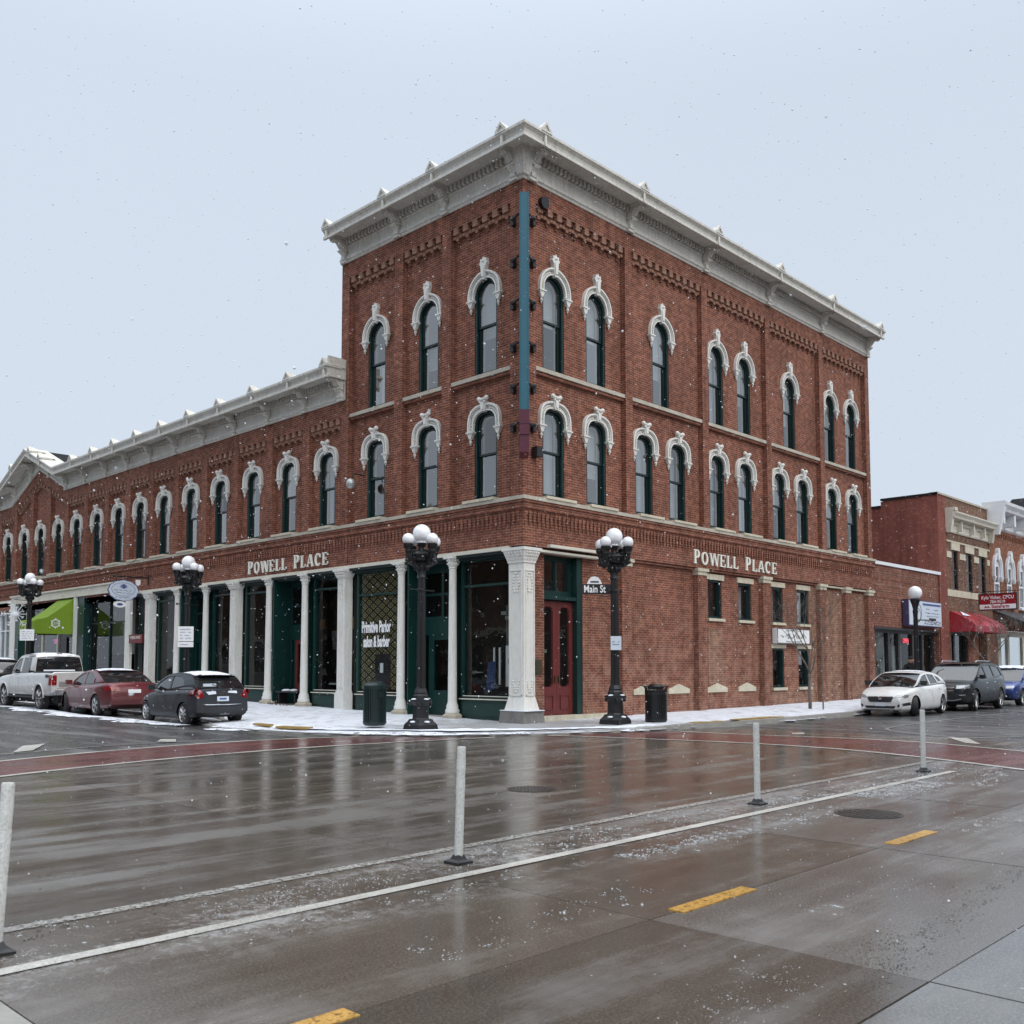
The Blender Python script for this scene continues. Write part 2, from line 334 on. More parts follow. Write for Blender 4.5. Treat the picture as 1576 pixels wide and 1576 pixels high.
# ---------------------------------------------------------------- mesh helpers
def box_uv(me):
    uv = me.uv_layers.new(name='UVMap')
    for f in me.polygons:
        n = f.normal; a = (abs(n.x), abs(n.y), abs(n.z))
        for li in f.loop_indices:
            c = me.vertices[me.loops[li].vertex_index].co
            if a[2] > .8: q = (c.x, c.y)
            elif a[0] > a[1]: q = (c.y, c.z)
            else: q = (c.x, c.z)
            uv.data[li].uv = q
class MB:
    def __init__(s): s.v = []; s.f = []
    def add(s, vs, fs):
        k = len(s.v); s.v += [tuple(v) for v in vs]; s.f += [tuple(i+k for i in f) for f in fs]; return s
    def box(s, x0, x1, y0, y1, z0, z1):
        s.add([(x0, y0, z0), (x1, y0, z0), (x1, y1, z0), (x0, y1, z0), (x0, y0, z1), (x1, y0, z1), (x1, y1, z1), (x0, y1, z1)],
              [(0, 3, 2, 1), (4, 5, 6, 7), (0, 1, 5, 4), (1, 2, 6, 5), (2, 3, 7, 6), (3, 0, 4, 7)]); return s
    def taper(s, cx, cy, z0, z1, a0, b0, a1, b1):
        s.add([(cx-a0, cy-b0, z0), (cx+a0, cy-b0, z0), (cx+a0, cy+b0, z0), (cx-a0, cy+b0, z0), (cx-a1, cy-b1, z1), (cx+a1, cy-b1, z1), (cx+a1, cy+b1, z1), (cx-a1, cy+b1, z1)],
              [(0, 3, 2, 1), (4, 5, 6, 7), (0, 1, 5, 4), (1, 2, 6, 5), (2, 3, 7, 6), (3, 0, 4, 7)]); return s
    def lathe(s, prof, cx=0, cy=0, n=16, z=0, rot=0):
        k = len(s.v)
        for r, h in prof:
            for i in range(n):
                a = 2*math.pi*i/n + rot; s.v.append((cx+r*math.cos(a), cy+r*math.sin(a), z+h))
        m = len(prof)
        for j in range(m-1):
            for i in range(n):
                a = k+j*n+i; b = k+j*n+(i+1) % n; s.f.append((a, b, b+n, a+n))
        s.f.append(tuple(k+i for i in reversed(range(n)))); s.f.append(tuple(k+(m-1)*n+i for i in range(n))); return s
    def sphere(s, c, r, n=16, m=10, zs=1):
        k = len(s.v); s.v.append((c[0], c[1], c[2]-r*zs))
        for j in range(1, m):
            a = math.pi*j/m
            for i in range(n):
                b = 2*math.pi*i/n; s.v.append((c[0]+r*math.sin(a)*math.cos(b), c[1]+r*math.sin(a)*math.sin(b), c[2]-r*zs*math.cos(a)))
        s.v.append((c[0], c[1], c[2]+r*zs)); e = len(s.v)-1
        for i in range(n):
            s.f.append((k, k+1+(i+1) % n, k+1+i)); s.f.append((e, e-n+i, e-n+(i+1) % n))
        for j in range(m-2):
            for i in range(n):
                a = k+1+j*n+i; b = k+1+j*n+(i+1) % n; s.f.append((a, b, b+n, a+n))
        return s
    def tube(s, pts, r, n=8, r1=None):
        pts = [Vector(p) for p in pts]; k = len(s.v); m = len(pts)
        up = None
        for i, p in enumerate(pts):
            d = (pts[min(i+1, m-1)]-pts[max(i-1, 0)]).normalized()
            if up is None:
                up = Vector((0, 0, 1)) if abs(d.z) < .9 else Vector((1, 0, 0))
            a = d.cross(up).normalized(); b = a.cross(d).normalized(); up = b
            rr = r if r1 is None else r+(r1-r)*i/(m-1)
            for j in range(n):
                t_ = 2*math.pi*j/n; s.v.append(tuple(p+a*rr*math.cos(t_)+b*rr*math.sin(t_)))
        for i in range(m-1):
            for j in range(n):
                a = k+i*n+j; b = k+i*n+(j+1) % n; s.f.append((a, b, b+n, a+n))
        s.f.append(tuple(k+j for j in reversed(range(n)))); s.f.append(tuple(k+(m-1)*n+j for j in range(n))); return s
    def plate(s, outer, holes, y0, y1, fn=None):
        """polygon in (x,z) with holes, thickness y0..y1; fn maps (x,y,z)"""
        fn = fn or (lambda x, y, z: (x, y, z))
        loops = [outer]+list(holes)
        tri = tessellate_polygon([[Vector((x, z, 0)) for x, z in L] for L in loops])
        flat = [p for L in loops for p in L]; n = len(flat)
        vs = [fn(x, y1, z) for x, z in flat]+[fn(x, y0, z) for x, z in flat]
        fs = [tuple(t_) for t_ in tri]+[tuple(i+n for i in reversed(t_)) for t_ in tri]
        o = 0
        for L in loops:
            for i in range(len(L)):
                a = o+i; b = o+(i+1) % len(L); fs.append((a, b, b+n, a+n))
            o += len(L)
        s.add(vs, fs); return s
    def build(s, name, m, parent=None, smooth=False, loc=None, rot=0, uv=True, **kw):
        me = bpy.data.meshes.new(name); me.from_pydata(s.v, [], s.f)
        bm = bmesh.new(); bm.from_mesh(me)
        bmesh.ops.recalc_face_normals(bm, faces=bm.faces); bm.to_mesh(me); bm.free()
        me.update()
        if uv: box_uv(me)
        if smooth:
            for p in me.polygons: p.use_smooth = True
            if smooth != 'all':
                try: me.set_sharp_from_angle(angle=R(38))
                except Exception: pass
        me.materials.append(MAT[m] if isinstance(m, str) else m)
        return link(name, me, parent, loc, rot, **kw)
def link(name, me, parent=None, loc=None, rot=0, **kw):
    o = bpy.data.objects.new(name, me); COL.objects.link(o)
    if parent: o.parent = parent
    if loc is not None: o.location = loc
    if isinstance(rot, (tuple, list)): o.rotation_euler = rot
    elif rot: o.rotation_euler = (0, 0, rot)
    for k, v in kw.items(): o[k] = v
    return o
def thing(name, label, cat, loc=(0, 0, 0), rot=0, group=None):
    o = bpy.data.objects.new(name, None); COL.objects.link(o); o.location = loc
    o.empty_display_size = .2
    if isinstance(rot, (tuple, list)): o.rotation_euler = rot
    else: o.rotation_euler = (0, 0, rot)
    o['label'] = label; o['category'] = cat
    if group: o['group'] = group
    return o
def copy_tree(o, parent=None):
    c = o.copy(); COL.objects.link(c)
    if parent: c.parent = parent
    for ch in list(o.children): copy_tree(ch, c)
    return c
def rect(x0, x1, z0, z1): return [(x0, z0), (x1, z0), (x1, z1), (x0, z1)]
def T(face, u, d, z): return (-d, u, z) if face == 'L' else (u, -d, z)
def fbox(mb, face, u0, u1, d0, d1, z0, z1):
    if face == 'L': mb.box(-d1, -d0, u0, u1, z0, z1)
    else: mb.box(u0, u1, -d1, -d0, z0, z1)
def arch(w, spring, rise, n=10, p=2.0, base=0):
    """opening outline: jambs from base up to spring, head a superellipse of half width w"""
    pts = [(-w, base)]
    for i in range(2*n+1):
        a = math.pi - math.pi*i/(2*n); c, s_ = math.cos(a), math.sin(a)
        pts.append((w*math.copysign(abs(c)**(2/p), c), spring+rise*abs(s_)**(2/p)))
    pts.append((w, base)); return pts
def text_mesh(name, txt, size, m, parent, loc, rot, sx=1, ext=.004, align='CENTER', bold=0, shear=0, **kw):
    cu = bpy.data.curves.new(name, 'FONT'); cu.body = txt; cu.size = size; cu.extrude = ext
    cu.align_x = align; cu.align_y = 'CENTER'; cu.offset = bold; cu.resolution_u = 3; cu.shear = shear
    o = bpy.data.objects.new('tmp', cu); COL.objects.link(o)
    bpy.context.view_layer.update()
    me = bpy.data.meshes.new_from_object(o.evaluated_get(bpy.context.evaluated_depsgraph_get()))
    bpy.data.objects.remove(o)
    for v in me.vertices: v.co.x *= sx
    me.materials.clear(); me.materials.append(MAT[m])
    return link(name, me, parent, loc, rot, **kw)
ROT_L = (math.pi/2, 0, -math.pi/2)     # text standing on a wall that faces -X
ROT_R = (math.pi/2, 0, 0)              # text standing on a wall that faces -Y
def walk_z(x, y):
    """height of the pavement in front of the buildings"""
    if x > 0 and y <= .5: return .13 + .0075*min(x, 32)
    return .13 + .0165*max(0, min(y, 60)-1) * max(0, min(1, (x+4.5)/3)) + .011*max(0, min(y, 60)-1)*(1-max(0, min(1, (x+4.5)/3)))
def road_z(x, y):
    return .010*max(0, min(y, 70)-9)
# ================================================================= CORNER BUILDING
B = thing('corner_building', 'three storey red brick corner building with white bracketed cornice and two storey wing', 'building')
G_HOLD = bpy.data.objects
GW = .18
def ush(face, u): return u+(.0043*(u+17.6) if face == 'L' else .0045*(u+18.5))
def fr(face, u, z): return ((GW, u, z), math.pi/2) if face == 'L' else ((u, GW, z), math.pi)
GW_ = GW   # panel plane lies 10 cm behind the pilaster faces
# --- window prototypes -------------------------------------------------------
def make_window(kind, w, spring, rise, p, n=9):
    out_ = arch(w, spring, rise, n, p)
    def ins(k, base=None): return arch(w-k, spring, rise-k, n, p, k if base is None else base)
    mid = (spring+rise)*.5+.05
    root = MB().plate(out_, [ins(.065)], -.20, -.025)
    o = root.build('window', 'green_window', B)
    up = [q for q in ins(.077) if q[1] > mid]; up = [(-(w-.077), mid-.03)]+up+[(w-.077, mid-.03)]
    k = .055
    uph = [(x*(1-k/(w-.077)), z) for x, z in arch(w-.077, spring, rise-.077-k, n, p) if z > mid]
    uph = [(-(w-.077-k), mid+.03)]+uph+[(w-.077-k, mid+.03)]
    MB().plate(up, [uph], -.13, -.09).build('sash', 'green_dark', o)
    lo = rect(-(w-.077), w-.077, .077, mid+.03)
    loh = rect(-(w-.077-k), w-.077-k, .077+.07, mid-.03)
    MB().plate(lo, [loh], -.17, -.13).build('sash', 'green_dark', o)
    MB().plate(ins(.10), [ins(.145, .16)], -.27, -.235).build('inner_trim', 'cream_paint', o)
    for nm, poly, y in (('pane', uph, -.11), ('pane', loh, -.15)):
        m = MB(); m.v = [(x, y, z) for x, z in poly]; tri_ = tessellate_polygon([[Vector((x, z, 0)) for x, z in poly]])
        m.f = [tuple(t_) for t_ in tri_]; m.build(nm, 'glass_upper', o)
    return o
def make_hood(kind, w, spring, rise, p, n=10):
    m = MB(); b = spring-.10
    for o0, o1, y0, y1 in ((.0, .035, -.02, .075), (.035, .13, -.02, .005), (.13, .155, -.02, .07), (.155, .20, -.02, .11)):
        m.plate(arch(w+o1, spring, rise+o1, n, p, b)+list(reversed(arch(w+o0, spring, rise+o0, n, p, b))), [], y0, y1)
    q = arch(w+.083, spring, rise+.083, 13, p, b)
    for i in range(1, len(q)-1):
        x, z = q[i]
        if abs(x) < .13: continue
        m.box(x-.024, x+.024, .0, .05, z-.024, z+.024)
    for sx_ in (-1, 1):
        for zz in (b+.03,):
            pass
        cx = sx_*(w+.105)
        m.box(cx-.14, cx+.14, -.02, .13, b-.04, b)
        m.box(cx-.115, cx+.115, -.02, .105, b-.07, b-.04)
        m.taper(cx, .04, b-.19, b-.07, .045, .055, .095, .06)
        m.lathe([(.02, -.34), (.045, -.31), (.048, -.27), (.025, -.24), (.05, -.215), (.055, -.19)], cx, .05, 8, b)
        m.lathe([(.006, -.39), (.026, -.365), (.016, -.34)], cx, .05, 8, b)
    t0 = spring+rise
    if kind == 'round':
        m.plate([(-.05, t0-.05), (.05, t0-.05), (.105, t0+.34), (.155, t0+.42), (.115, t0+.47), (.125, t0+.55), (.045, t0+.53), (0, t0+.60), (-.045, t0+.53), (-.125, t0+.55), (-.115, t0+.47), (-.155, t0+.42), (-.105, t0+.34)], [], 0, .12)
        m.plate([(-.04, t0+.02), (.04, t0+.02), (.075, t0+.34), (0, t0+.44), (-.075, t0+.34)], [], .12, .155)
        m.sphere((0, .13, t0+.46), .045, 8, 6)
    else:
        m.plate([(-.07, t0-.02), (.07, t0-.02), (.12, t0+.27), (-.12, t0+.27)], [], 0, .13)
        m.plate([(-.04, t0+.03), (.04, t0+.03), (.07, t0+.24), (-.07, t0+.24)], [], .13, .16)
        m.tube([(-.15, .12, t0+.33), (0, .15, t0+.30), (.15, .12, t0+.33)], .048, 8)
        for sx_ in (-1, 1):
            m.sphere((sx_*.15, .12, t0+.34), .07, 8, 6); m.sphere((sx_*.09, .14, t0+.24), .038, 8, 6)
    return m.build('window_hood', 'cast_iron', B, smooth=True)
W3 = dict(w=.45, spring=2.34, rise=.45, p=2.0); W2 = dict(w=.45, spring=2.11, rise=.42, p=2.7)
win3 = make_window('round', **W3); win2 = make_window('flat', **W2)
hood3 = make_hood('round', **W3); hood2 = make_hood('flat', **W2)
# blinds and curtains that stand behind some of the panes
def blind_slats(z0, z1, w=.36):
    m = MB(); z = z1
    while z > z0: m.box(-w, w, -.335, -.305, z-.022, z-.004); z -= .035
    m.box(-w, w, -.35, -.3, z0-.03, z0-.01); return m
def curtain_mesh(x0, x1, z0, z1, n=14, y=-.38):
    m = MB(); k = 0; vs = []
    for i in range(n+1):
        x = x0+(x1-x0)*i/n; yy = y+.03*math.sin(i*1.9)
        vs += [(x, yy, z0), (x, yy, z1)]
    m.add(vs, [(2*i, 2*i+2, 2*i+3, 2*i+1) for i in range(n)]); return m
SH = {}
def shade(kind, H):
    key = (kind, H)
    if key not in SH:
        if kind == 'slats': SH[key] = ('blind', blind_slats(H*.42, H*.93), 'blind')
        elif kind == 'slats_low': SH[key] = ('blind', blind_slats(H*.28, H*.5), 'blind')
        elif kind == 'roller': SH[key] = ('blind', MB().box(-.37, .37, -.33, -.32, H*.5, H*.96), 'blind')
        elif kind == 'roller_low': SH[key] = ('blind', MB().box(-.37, .37, -.33, -.32, H*.36, H*.96), 'blind')
        elif kind == 'curtain_one': SH[key] = ('curtain', curtain_mesh(-.38, -.02, .08, H*.95), 'curtain')
        elif kind == 'curtain_full': SH[key] = ('curtain', curtain_mesh(-.38, .38, .08, H*.97, 24), 'curtain')
        elif kind == 'curtain_two':
            m = curtain_mesh(-.39, -.16, .08, H*.95, 9); m2 = curtain_mesh(.16, .39, .08, H*.95, 9); m.add(m2.v, m2.f); SH[key] = ('curtain', m, 'curtain')
        elif kind == 'curtain_low': SH[key] = ('curtain', curtain_mesh(-.38, .2, .08, H*.5, 18), 'curtain')
        nm, mb, mt = SH[key]; o = mb.build(nm, mt); me = o.data; bpy.data.objects.remove(o); SH[key] = (nm, me)
    return SH[key]
first = {id(win3): True, id(win2): True, id(hood3): True, id(hood2): True}
def put(proto, face, u, z):
    if first.get(id(proto)): first[id(proto)] = False; o = proto
    else:
        o = proto.copy(); COL.objects.link(o); o.parent = B
        for ch in list(proto.children):
            if ch.name[:4] in ('sash', 'pane', 'inne'): c_ = ch.copy(); COL.objects.link(c_); c_.parent = o
    l, r = fr(face, u, z); o.location = l; o.rotation_euler = (0, 0, r); return o
SILL3, SILL2 = 9.80, 6.24
R3 = [ush('R', q) for q in (1.32, 3.18, 6.42, 9.63, 11.42, 14.68, 17.98, 19.85)]
R2 = [ush('R', q) for q in (1.31, 3.18, 5.49, 7.28, 9.61, 11.41, 13.79, 15.57, 17.99, 19.88)]
L3 = [ush('L', q) for q in (1.55, 4.0, 6.5)]
WING = [ush('L', q) for q in (9.12, 11.42, 13.75, 16.12, 18.43, 20.75, 22.97, 25.13, 27.45, 29.79, 32.05, 34.4, 36.7, 39.1, 41.4, 43.7, 46.0, 48.3, 50.6, 52.9)]
L2 = L3 + WING
shR3 = ['roller', 'roller', 'roller_low', 'curtain_full', 'slats', 'roller_low', 'roller', 'roller']
shR2 = ['curtain_full', 'roller_low', 'curtain_two', 'curtain_one', 'curtain_one', 'curtain_full', 'roller', 'curtain_one', 'roller', 'roller']
shL3 = ['slats', 'slats_low', 'curtain_low']; shL2 = [None, 'curtain_one', 'curtain_one', 'curtain_two', None, 'curtain_one', None, 'curtain_two', 'roller', None, 'curtain_one', None, 'roller']
for face, us, z, wp, hp, sh, H in (('R', R3, SILL3, win3, hood3, shR3, 2.8), ('R', R2, SILL2, win2, hood2, shR2, 2.5), ('L', L3, SILL3, win3, hood3, shL3, 2.8), ('L', L2, SILL2, win2, hood2, shL2, 2.5)):
    for i, u in enumerate(us):
        o = put(wp, face, u, z); put(hp, face, u, z)
        s_ = sh[i] if i < len(sh) else None
        if s_:
            nm, me = shade(s_, H); link(nm, me, o)
# --- walls --------------------------------------------------------------------
def wopen(us, z, kw): return [[(x+u, zz+z) for x, zz in arch(kw['w'], kw['spring'], kw['rise'], 9, kw['p'])] for u in us]
fL = lambda x, y, z: (-y, x, z); fR = lambda x, y, z: (x, -y, z)
DOOR = (1.0, 2.62, .22, 4.70)
gw_up = [(9.09, 9.93), (11.0, 11.86), (13.29, 14.1), (15.17, 16.05)]; gw_lo = [(13.28, 14.12), (15.2, 16.06)]
holesR = wopen(R3, SILL3, W3)+wopen(R2, SILL2, W2)+[rect(a, b, 3.22, 4.52) for a, b in gw_up]+[rect(a, b, .85, 2.28) for a, b in gw_lo]
door_notch = [(.18, -.3), (DOOR[0], -.3), (DOOR[0], DOOR[3]), (DOOR[1], DOOR[3]), (DOOR[1], -.3), (21.5, -.3), (21.5, 14.93), (.18, 14.93)]
MB().plate(door_notch, holesR, -.5, -GW, fR).build('wall', 'brick', B)
MB().plate(rect(.19, 8.27, 4.84, 14.93), wopen(L3, SILL3, W3)+wopen(L3, SILL2, W2), -.5, -GW, fL).build('wall', 'brick', B)
gz0, gz1, gzp = 30.9, 38.5, 34.65
wing_out = [(8.27, 4.84), (62, 4.84), (62, 10.35), (gz1, 10.35), (gzp, 11.85), (gz0, 10.35), (8.27, 10.35)]
MB().plate(wing_out, wopen(WING, SILL2, W2), -.5, -GW, fL).build('wall', 'brick', B)
# north end of the tall block seen above the wing roof, far walls and roofs
MB().box(.41, 14, 8.0, 8.26, 10.2, 14.92).build('wall', 'brick', B)
MB().box(21.2, 21.47, .41, 14, -.3, 14.9).build('wall', 'brick', B)
MB().box(.4, 21.2, .4, 8.0, 14.7, 14.9).build('roof', 'roofing', B)
MB().box(.4, 14, 8.3, 62, 10.1, 10.3).build('roof', 'roofing', B)
# pilasters
pilR = [(0, .5), (4.48, 4.82), (8.65, 8.99), (12.82, 13.16), (16.98, 17.32), (21.14, 21.5)]
pilL = [(0, .5), (2.92, 3.30), (5.12, 5.50), (7.87, 8.27)]
wp = [10.27, 12.58, 14.93, 17.27, 19.6, 21.86, 24.05, 26.3, 28.62, 30.92, 33.2, 35.55, 37.9, 40.25, 42.55, 44.85, 47.15, 49.45, 51.75, 54.0]
def pil(face, a, b, z0, z1, d0=-GW, d1=0, m='brick'):
    mb = MB(); fbox(mb, face, a, b, d0, d1, z0, z1); return mb.build('pilaster', m, B)
for a, b in pilR: pil('R', a, b, 6.16, 14.34)
for a, b in pilL:
    if a > 0: pil('L', a, b, 6.16, 14.34)
    else: pil('L', GW, b, 6.16, 14.34)
for u in wp:
    top = 9.75+max(0, 1.5*(1-abs(u-gzp)/3.8)); pil('L', u-.2, u+.2, 6.16, top)
# plain brick above the corbel tables
mb = MB(); fbox(mb, 'R', 0, 21.5, -GW, 0, 14.34, 14.93); fbox(mb, 'L', GW, 8.27, -GW, 0, 14.34, 14.93)
mb.build('brick_frieze', 'brick', B)
wf = [(8.27, 9.75), (30.9, 9.75), (gzp, 11.25), (gz1, 9.75), (62, 9.75), (62, 10.35), (gz1, 10.35), (gzp, 11.85), (30.9, 10.35), (8.27, 10.35)]
MB().plate(wf, [], -GW, 0, fL).build('brick_frieze', 'brick', B)
# corbel tables: stepped pendants, every one a block
mb = MB().box(-.10, .10, 0, GW, -.20, 0); mb.box(-.19, .19, 0, GW*.6, -.29, -.20); mb.box(-.06, .06, 0, GW*.6, -.36, -.29); mb.box(-.04, .04, 0, GW*.3, -.43, -.36)
cb = mb.build('corbel', 'brick', B); used_c = [False]
def corbels(face, a, b, z, zf=None, pitch=.38):
    n = max(2, round((b-a)/pitch)); s_ = (b-a)/n
    for i in range(n):
        u = a+s_*(i+.5); zz = z if zf is None else zf(u)
        if not used_c[0]: o = cb; used_c[0] = True
        else: o = cb.copy(); COL.objects.link(o); o.parent = B
        l, r = fr(face, u, zz); o.location = l; o.rotation_euler = (0, 0, r)
    m2 = MB()
    fbox(m2, face, a, b, -GW, -GW*.45, z-.07, z) if zf is None else None
    if zf is None: m2.build('corbel_course', 'brick', B)
for (a, b), (c, d) in zip(pilR[:-1], pilR[1:]): corbels('R', b, c, 14.34)
for (a, b), (c, d) in zip(pilL[:-1], pilL[1:]): corbels('L', b, c, 14.34)
edges = [8.27]+wp
for i in range(len(edges)-1):
    a = edges[i]+(.2 if i else 0); b = edges[i+1]-.2
    if i < 10 or i > 13: corbels('L', a, b, 9.75, None, .37)
    else: corbels('L', a, b, 9.75, lambda u: 9.75+max(0, 1.5*(1-abs(u-gzp)/3.8)), .37)
# sill courses of the third storey
for face, ps in (('R', pilR), ('L', pilL)):
    for (a, b), (c, d) in zip(ps[:-1], ps[1:]):
        mb = MB(); fbox(mb, face, b, c, -GW-.1, -.02, 9.69, 9.80); mb.build('stone_sill', 'stone', B)
        mb = MB(); fbox(mb, face, b, c, -GW, -.07, 9.60, 9.69); mb.build('brick_course', 'brick', B)
# stone string course in separate lengths, sill blocks, brick mouldings and dentils
def band(name, m, face, a, b, prof, step=None):
    u = a
    while u < b-.01:
        v = min(b, u+(step or 999)); mb = MB()
        for d0, d1, z0, z1 in prof: fbox(mb, face, u+(.004 if step else 0), v-(.004 if step else 0), d0, d1, z0, z1)
        mb.build(name, m, B); u = v
band('string_course_stone', 'stone', 'R', -.12, 21.6, [(-.45, .12, 6.06, 6.16)], 1.9)
band('string_course_stone', 'stone', 'L', .45, 62, [(-.45, .12, 6.06, 6.16)], 1.9)
for face, us in (('R', R2), ('L', L2)):
    for u in us:
        mb = MB(); fbox(mb, face, u-.62, u+.62, -.4, .15, 6.16, 6.235); mb.build('window_sill', 'limestone', B)
for face, a, b in (('R', -.0, 21.55), ('L', 0, 62)):
    off = lambda k: -k if face == 'R' else .3
    mb = MB()
    for d1, z0, z1 in ((.09, 5.98, 6.06), (.06, 5.90, 5.98), (.085, 5.82, 5.90), (.03, 5.76, 5.82), (0, 4.84, 5.76)):
        fbox(mb, face, (-d1 if face == 'R' else GW+.001), b, -GW, d1, z0, z1)
    mb.build('brick_moulding', 'brick', B)
mb = MB()
def dent(face, a, b):
    u = a
    while u < b:
        fbox(mb, face, u, u+.085, 0, .05, 5.47, 5.76); fbox(mb, face, u+.02, u+.065, 0, .03, 5.38, 5.47)
        fbox(mb, face, u+.10, u+.15, 0, .035, 5.66, 5.76); u += .17
dent('R', .0, 21.4); dent('L', .12, 62)
mb.build('dentil_course', 'brick', B, kind='stuff')
# --- cornice --------------------------------------------------------------------
CP = [(-.3, 14.87), (.03, 14.87), (.05, 14.92), (.09, 14.95), (.10, 15.02), (.05, 15.05), (.05, 15.12), (.035, 15.13), (.035, 15.36), (.06, 15.38), (.07, 15.41), (.05, 15.42), (.05, 15.60), (.12, 15.62), (.66, 15.62), (.69, 15.60), (.69, 15.50), (.76, 15.50), (.76, 15.585), (.72, 15.60), (.70, 15.64), (.72, 15.72), (.78, 15.77), (.82, 15.79), (.82, 15.86), (.72, 15.89), (-.3, 15.95)]
def sweep(pts, prof, closed_ends=True):
    """pts: list of functions d -> (x,y,dz)"""
    m = MB(); n = len(prof)
    for f in pts:
        for d, z in prof:
            x, y, dz = f(d); m.v.append((x, y, z+dz))
    for i in range(len(pts)-1):
        for j in range(n):
            a = i*n+j; b = i*n+(j+1) % n; m.f.append((a, b, b+n, a+n))
    m.f.append(tuple(range(n))); m.f.append(tuple((len(pts)-1)*n+j for j in reversed(range(n)))); return m
sweep([lambda d: (-d, 8.30, 0), lambda d: (-d, -d, 0)], CP).build('cornice', 'tin', B)
sweep([lambda d: (-d, -d, 0), lambda d: (21.5, -d, 0)], CP).build('cornice', 'tin', B)
DW = -4.58
CW = [(d, z+DW) for d, z in CP]
sweep([lambda d: (-d, 8.02, 0), lambda d: (-d, gz0, 0)], CW).build('cornice', 'tin', B)
sweep([lambda d: (-d, gz0, 0), lambda d: (-d, gzp, 1.5)], CW).build('cornice', 'tin', B)
sweep([lambda d: (-d, gzp, 1.5), lambda d: (-d, gz1, 0)], CW).build('cornice', 'tin', B)
sweep([lambda d: (-d, gz1, 0), lambda d: (-d, 62, 0)], CW).build('cornice', 'tin', B)
MB().box(-.70, .0, 7.99, 8.05, 10.95, 11.62).build('cornice_end', 'tin', B)
# gable roof behind the pediment
mb = MB(); mb.add([(.2, gz0, 11.30), (.2, gzp, 12.80), (.2, gz1, 11.30), (6, gz0, 11.30), (6, gzp, 12.85), (6, gz1, 11.30)], [(0, 1, 4, 3), (1, 2, 5, 4), (3, 4, 5), (0, 2, 1)])
mb.build('gable_roof', 'roofing', B)
# dentils under the soffit
mb = MB()
def den(face, a, b, dz=0, zf=None):
    u = a
    while u < b:
        k = dz+(zf(u) if zf else 0)
        fbox(mb, face, u, u+.085, .05, .17, 15.43+k, 15.60+k); u += .17
den('R', .5, 21.3); den('L', .5, 8.2); den('L', 8.35, gz0, DW); den('L', gz0, gz1, DW, lambda u: 1.5*(1-abs(u-gzp)/3.8)); den('L', gz1, 61, DW)
mb.build('cornice_dentils', 'tin', B, kind='stuff')
# brackets (console above, small console below) and gabled acroteria with straps
prof_up = [(.05, 0), (.60, 0), (.62, -.05), (.58, -.14), (.47, -.17), (.40, -.13), (.33, -.17), (.26, -.27), (.17, -.34), (.05, -.36)]
prof_lo = [(.05, -.36), (.20, -.36), (.25, -.39), (.25, -.44), (.17, -.47), (.13, -.52), (.17, -.58), (.15, -.66), (.09, -.70), (.05, -.72)]
def bracket_mb():
    m = MB()
    fx = lambda x, y, z: (y, x, z)
    m.plate(prof_up, [], -.12, .12, fx); m.plate([(d, z) for d, z in prof_lo], [], -.10, .10, fx)
    m.plate([(d+.02 if d > .1 else d, z) for d, z in prof_up], [], -.05, .05, fx)
    m.box(-.17, .17, .05, .64, -.035, 0); m.box(-.145, .145, .05, .27, -.40, -.36); m.box(-.15, .15, .04, .14, -.77, -.70)
    m.sphere((0, .53, -.13), .075, 8, 6); m.sphere((-.08, .60, -.07), .04, 6, 4); m.sphere((.08, .60, -.07), .04, 6, 4)
    return m
brk = bracket_mb().build('bracket', 'tin', B, smooth=True)
m = MB()
m.plate([(-.20, 0), (.20, 0), (.20, .07), (0, .30), (-.20, .07)], [[(-.13, .05), (.13, .05), (.0, .21)]], .60, .84)
m.plate([(-.14, .04), (.14, .04), (.0, .22)], [], .58, .80)
m.box(-.20, .20, .2, .6, 0, .05); m.add([(-.20, .0, .05), (.20, .0, .05), (.20, .6, .07), (-.20, .6, .07), (0, .6, .28), (0, .0, .1)], [(0, 3, 4, 5), (1, 5, 4, 2)])
m.box(-.035, .035, .74, .80, -.36, .02)
acr = m.build('acroterion', 'tin', B)
brk_first = [True]; acr_first = [True]
def inst(proto, flag, face, u, z):
    if flag[0]: o = proto; flag[0] = False
    else: o = proto.copy(); COL.objects.link(o); o.parent = B
    o.location = (0, u, z) if face == 'L' else (u, 0, z); o.rotation_euler = (0, 0, math.pi/2 if face == 'L' else math.pi)
for face, us in (('R', [.28, 4.65, 8.82, 12.99, 17.15, 21.3]), ('L', [.28, 3.11, 5.31, 8.05])):
    for u in us: inst(brk, brk_first, face, u, 15.62)
for u in [8.2]+wp:
    if gz0+.3 < u < gz1-.3: inst(brk, brk_first, 'L', u, 15.62+DW+1.5*(1-abs(u-gzp)/3.8))
    else: inst(brk, brk_first, 'L', u, 15.62+DW)
for face, us in (('R', [.05, 4.44, 8.54, 12.68, 16.79, 21.1]), ('L', [.06, 2.91, 5.17, 8.1])):
    for u in us: inst(acr, acr_first, face, u, 15.84)
for u in [8.15]+wp[:9]: inst(acr, acr_first, 'L', u, 15.84+DW)
for u in [32.6, 34.0, 36.6]: inst(acr, acr_first, 'L', u, 15.84+DW+1.5*(1-abs(u-gzp)/3.8))
for u in wp[13:]: inst(acr, acr_first, 'L', u, 15.84+DW)
MB().taper(.0, 0, 15.05, 15.62, .16, .16, .30, .30).taper(0, 0, 14.95, 15.05, .12, .12, .16, .16).build('corner_bracket', 'tin', B)
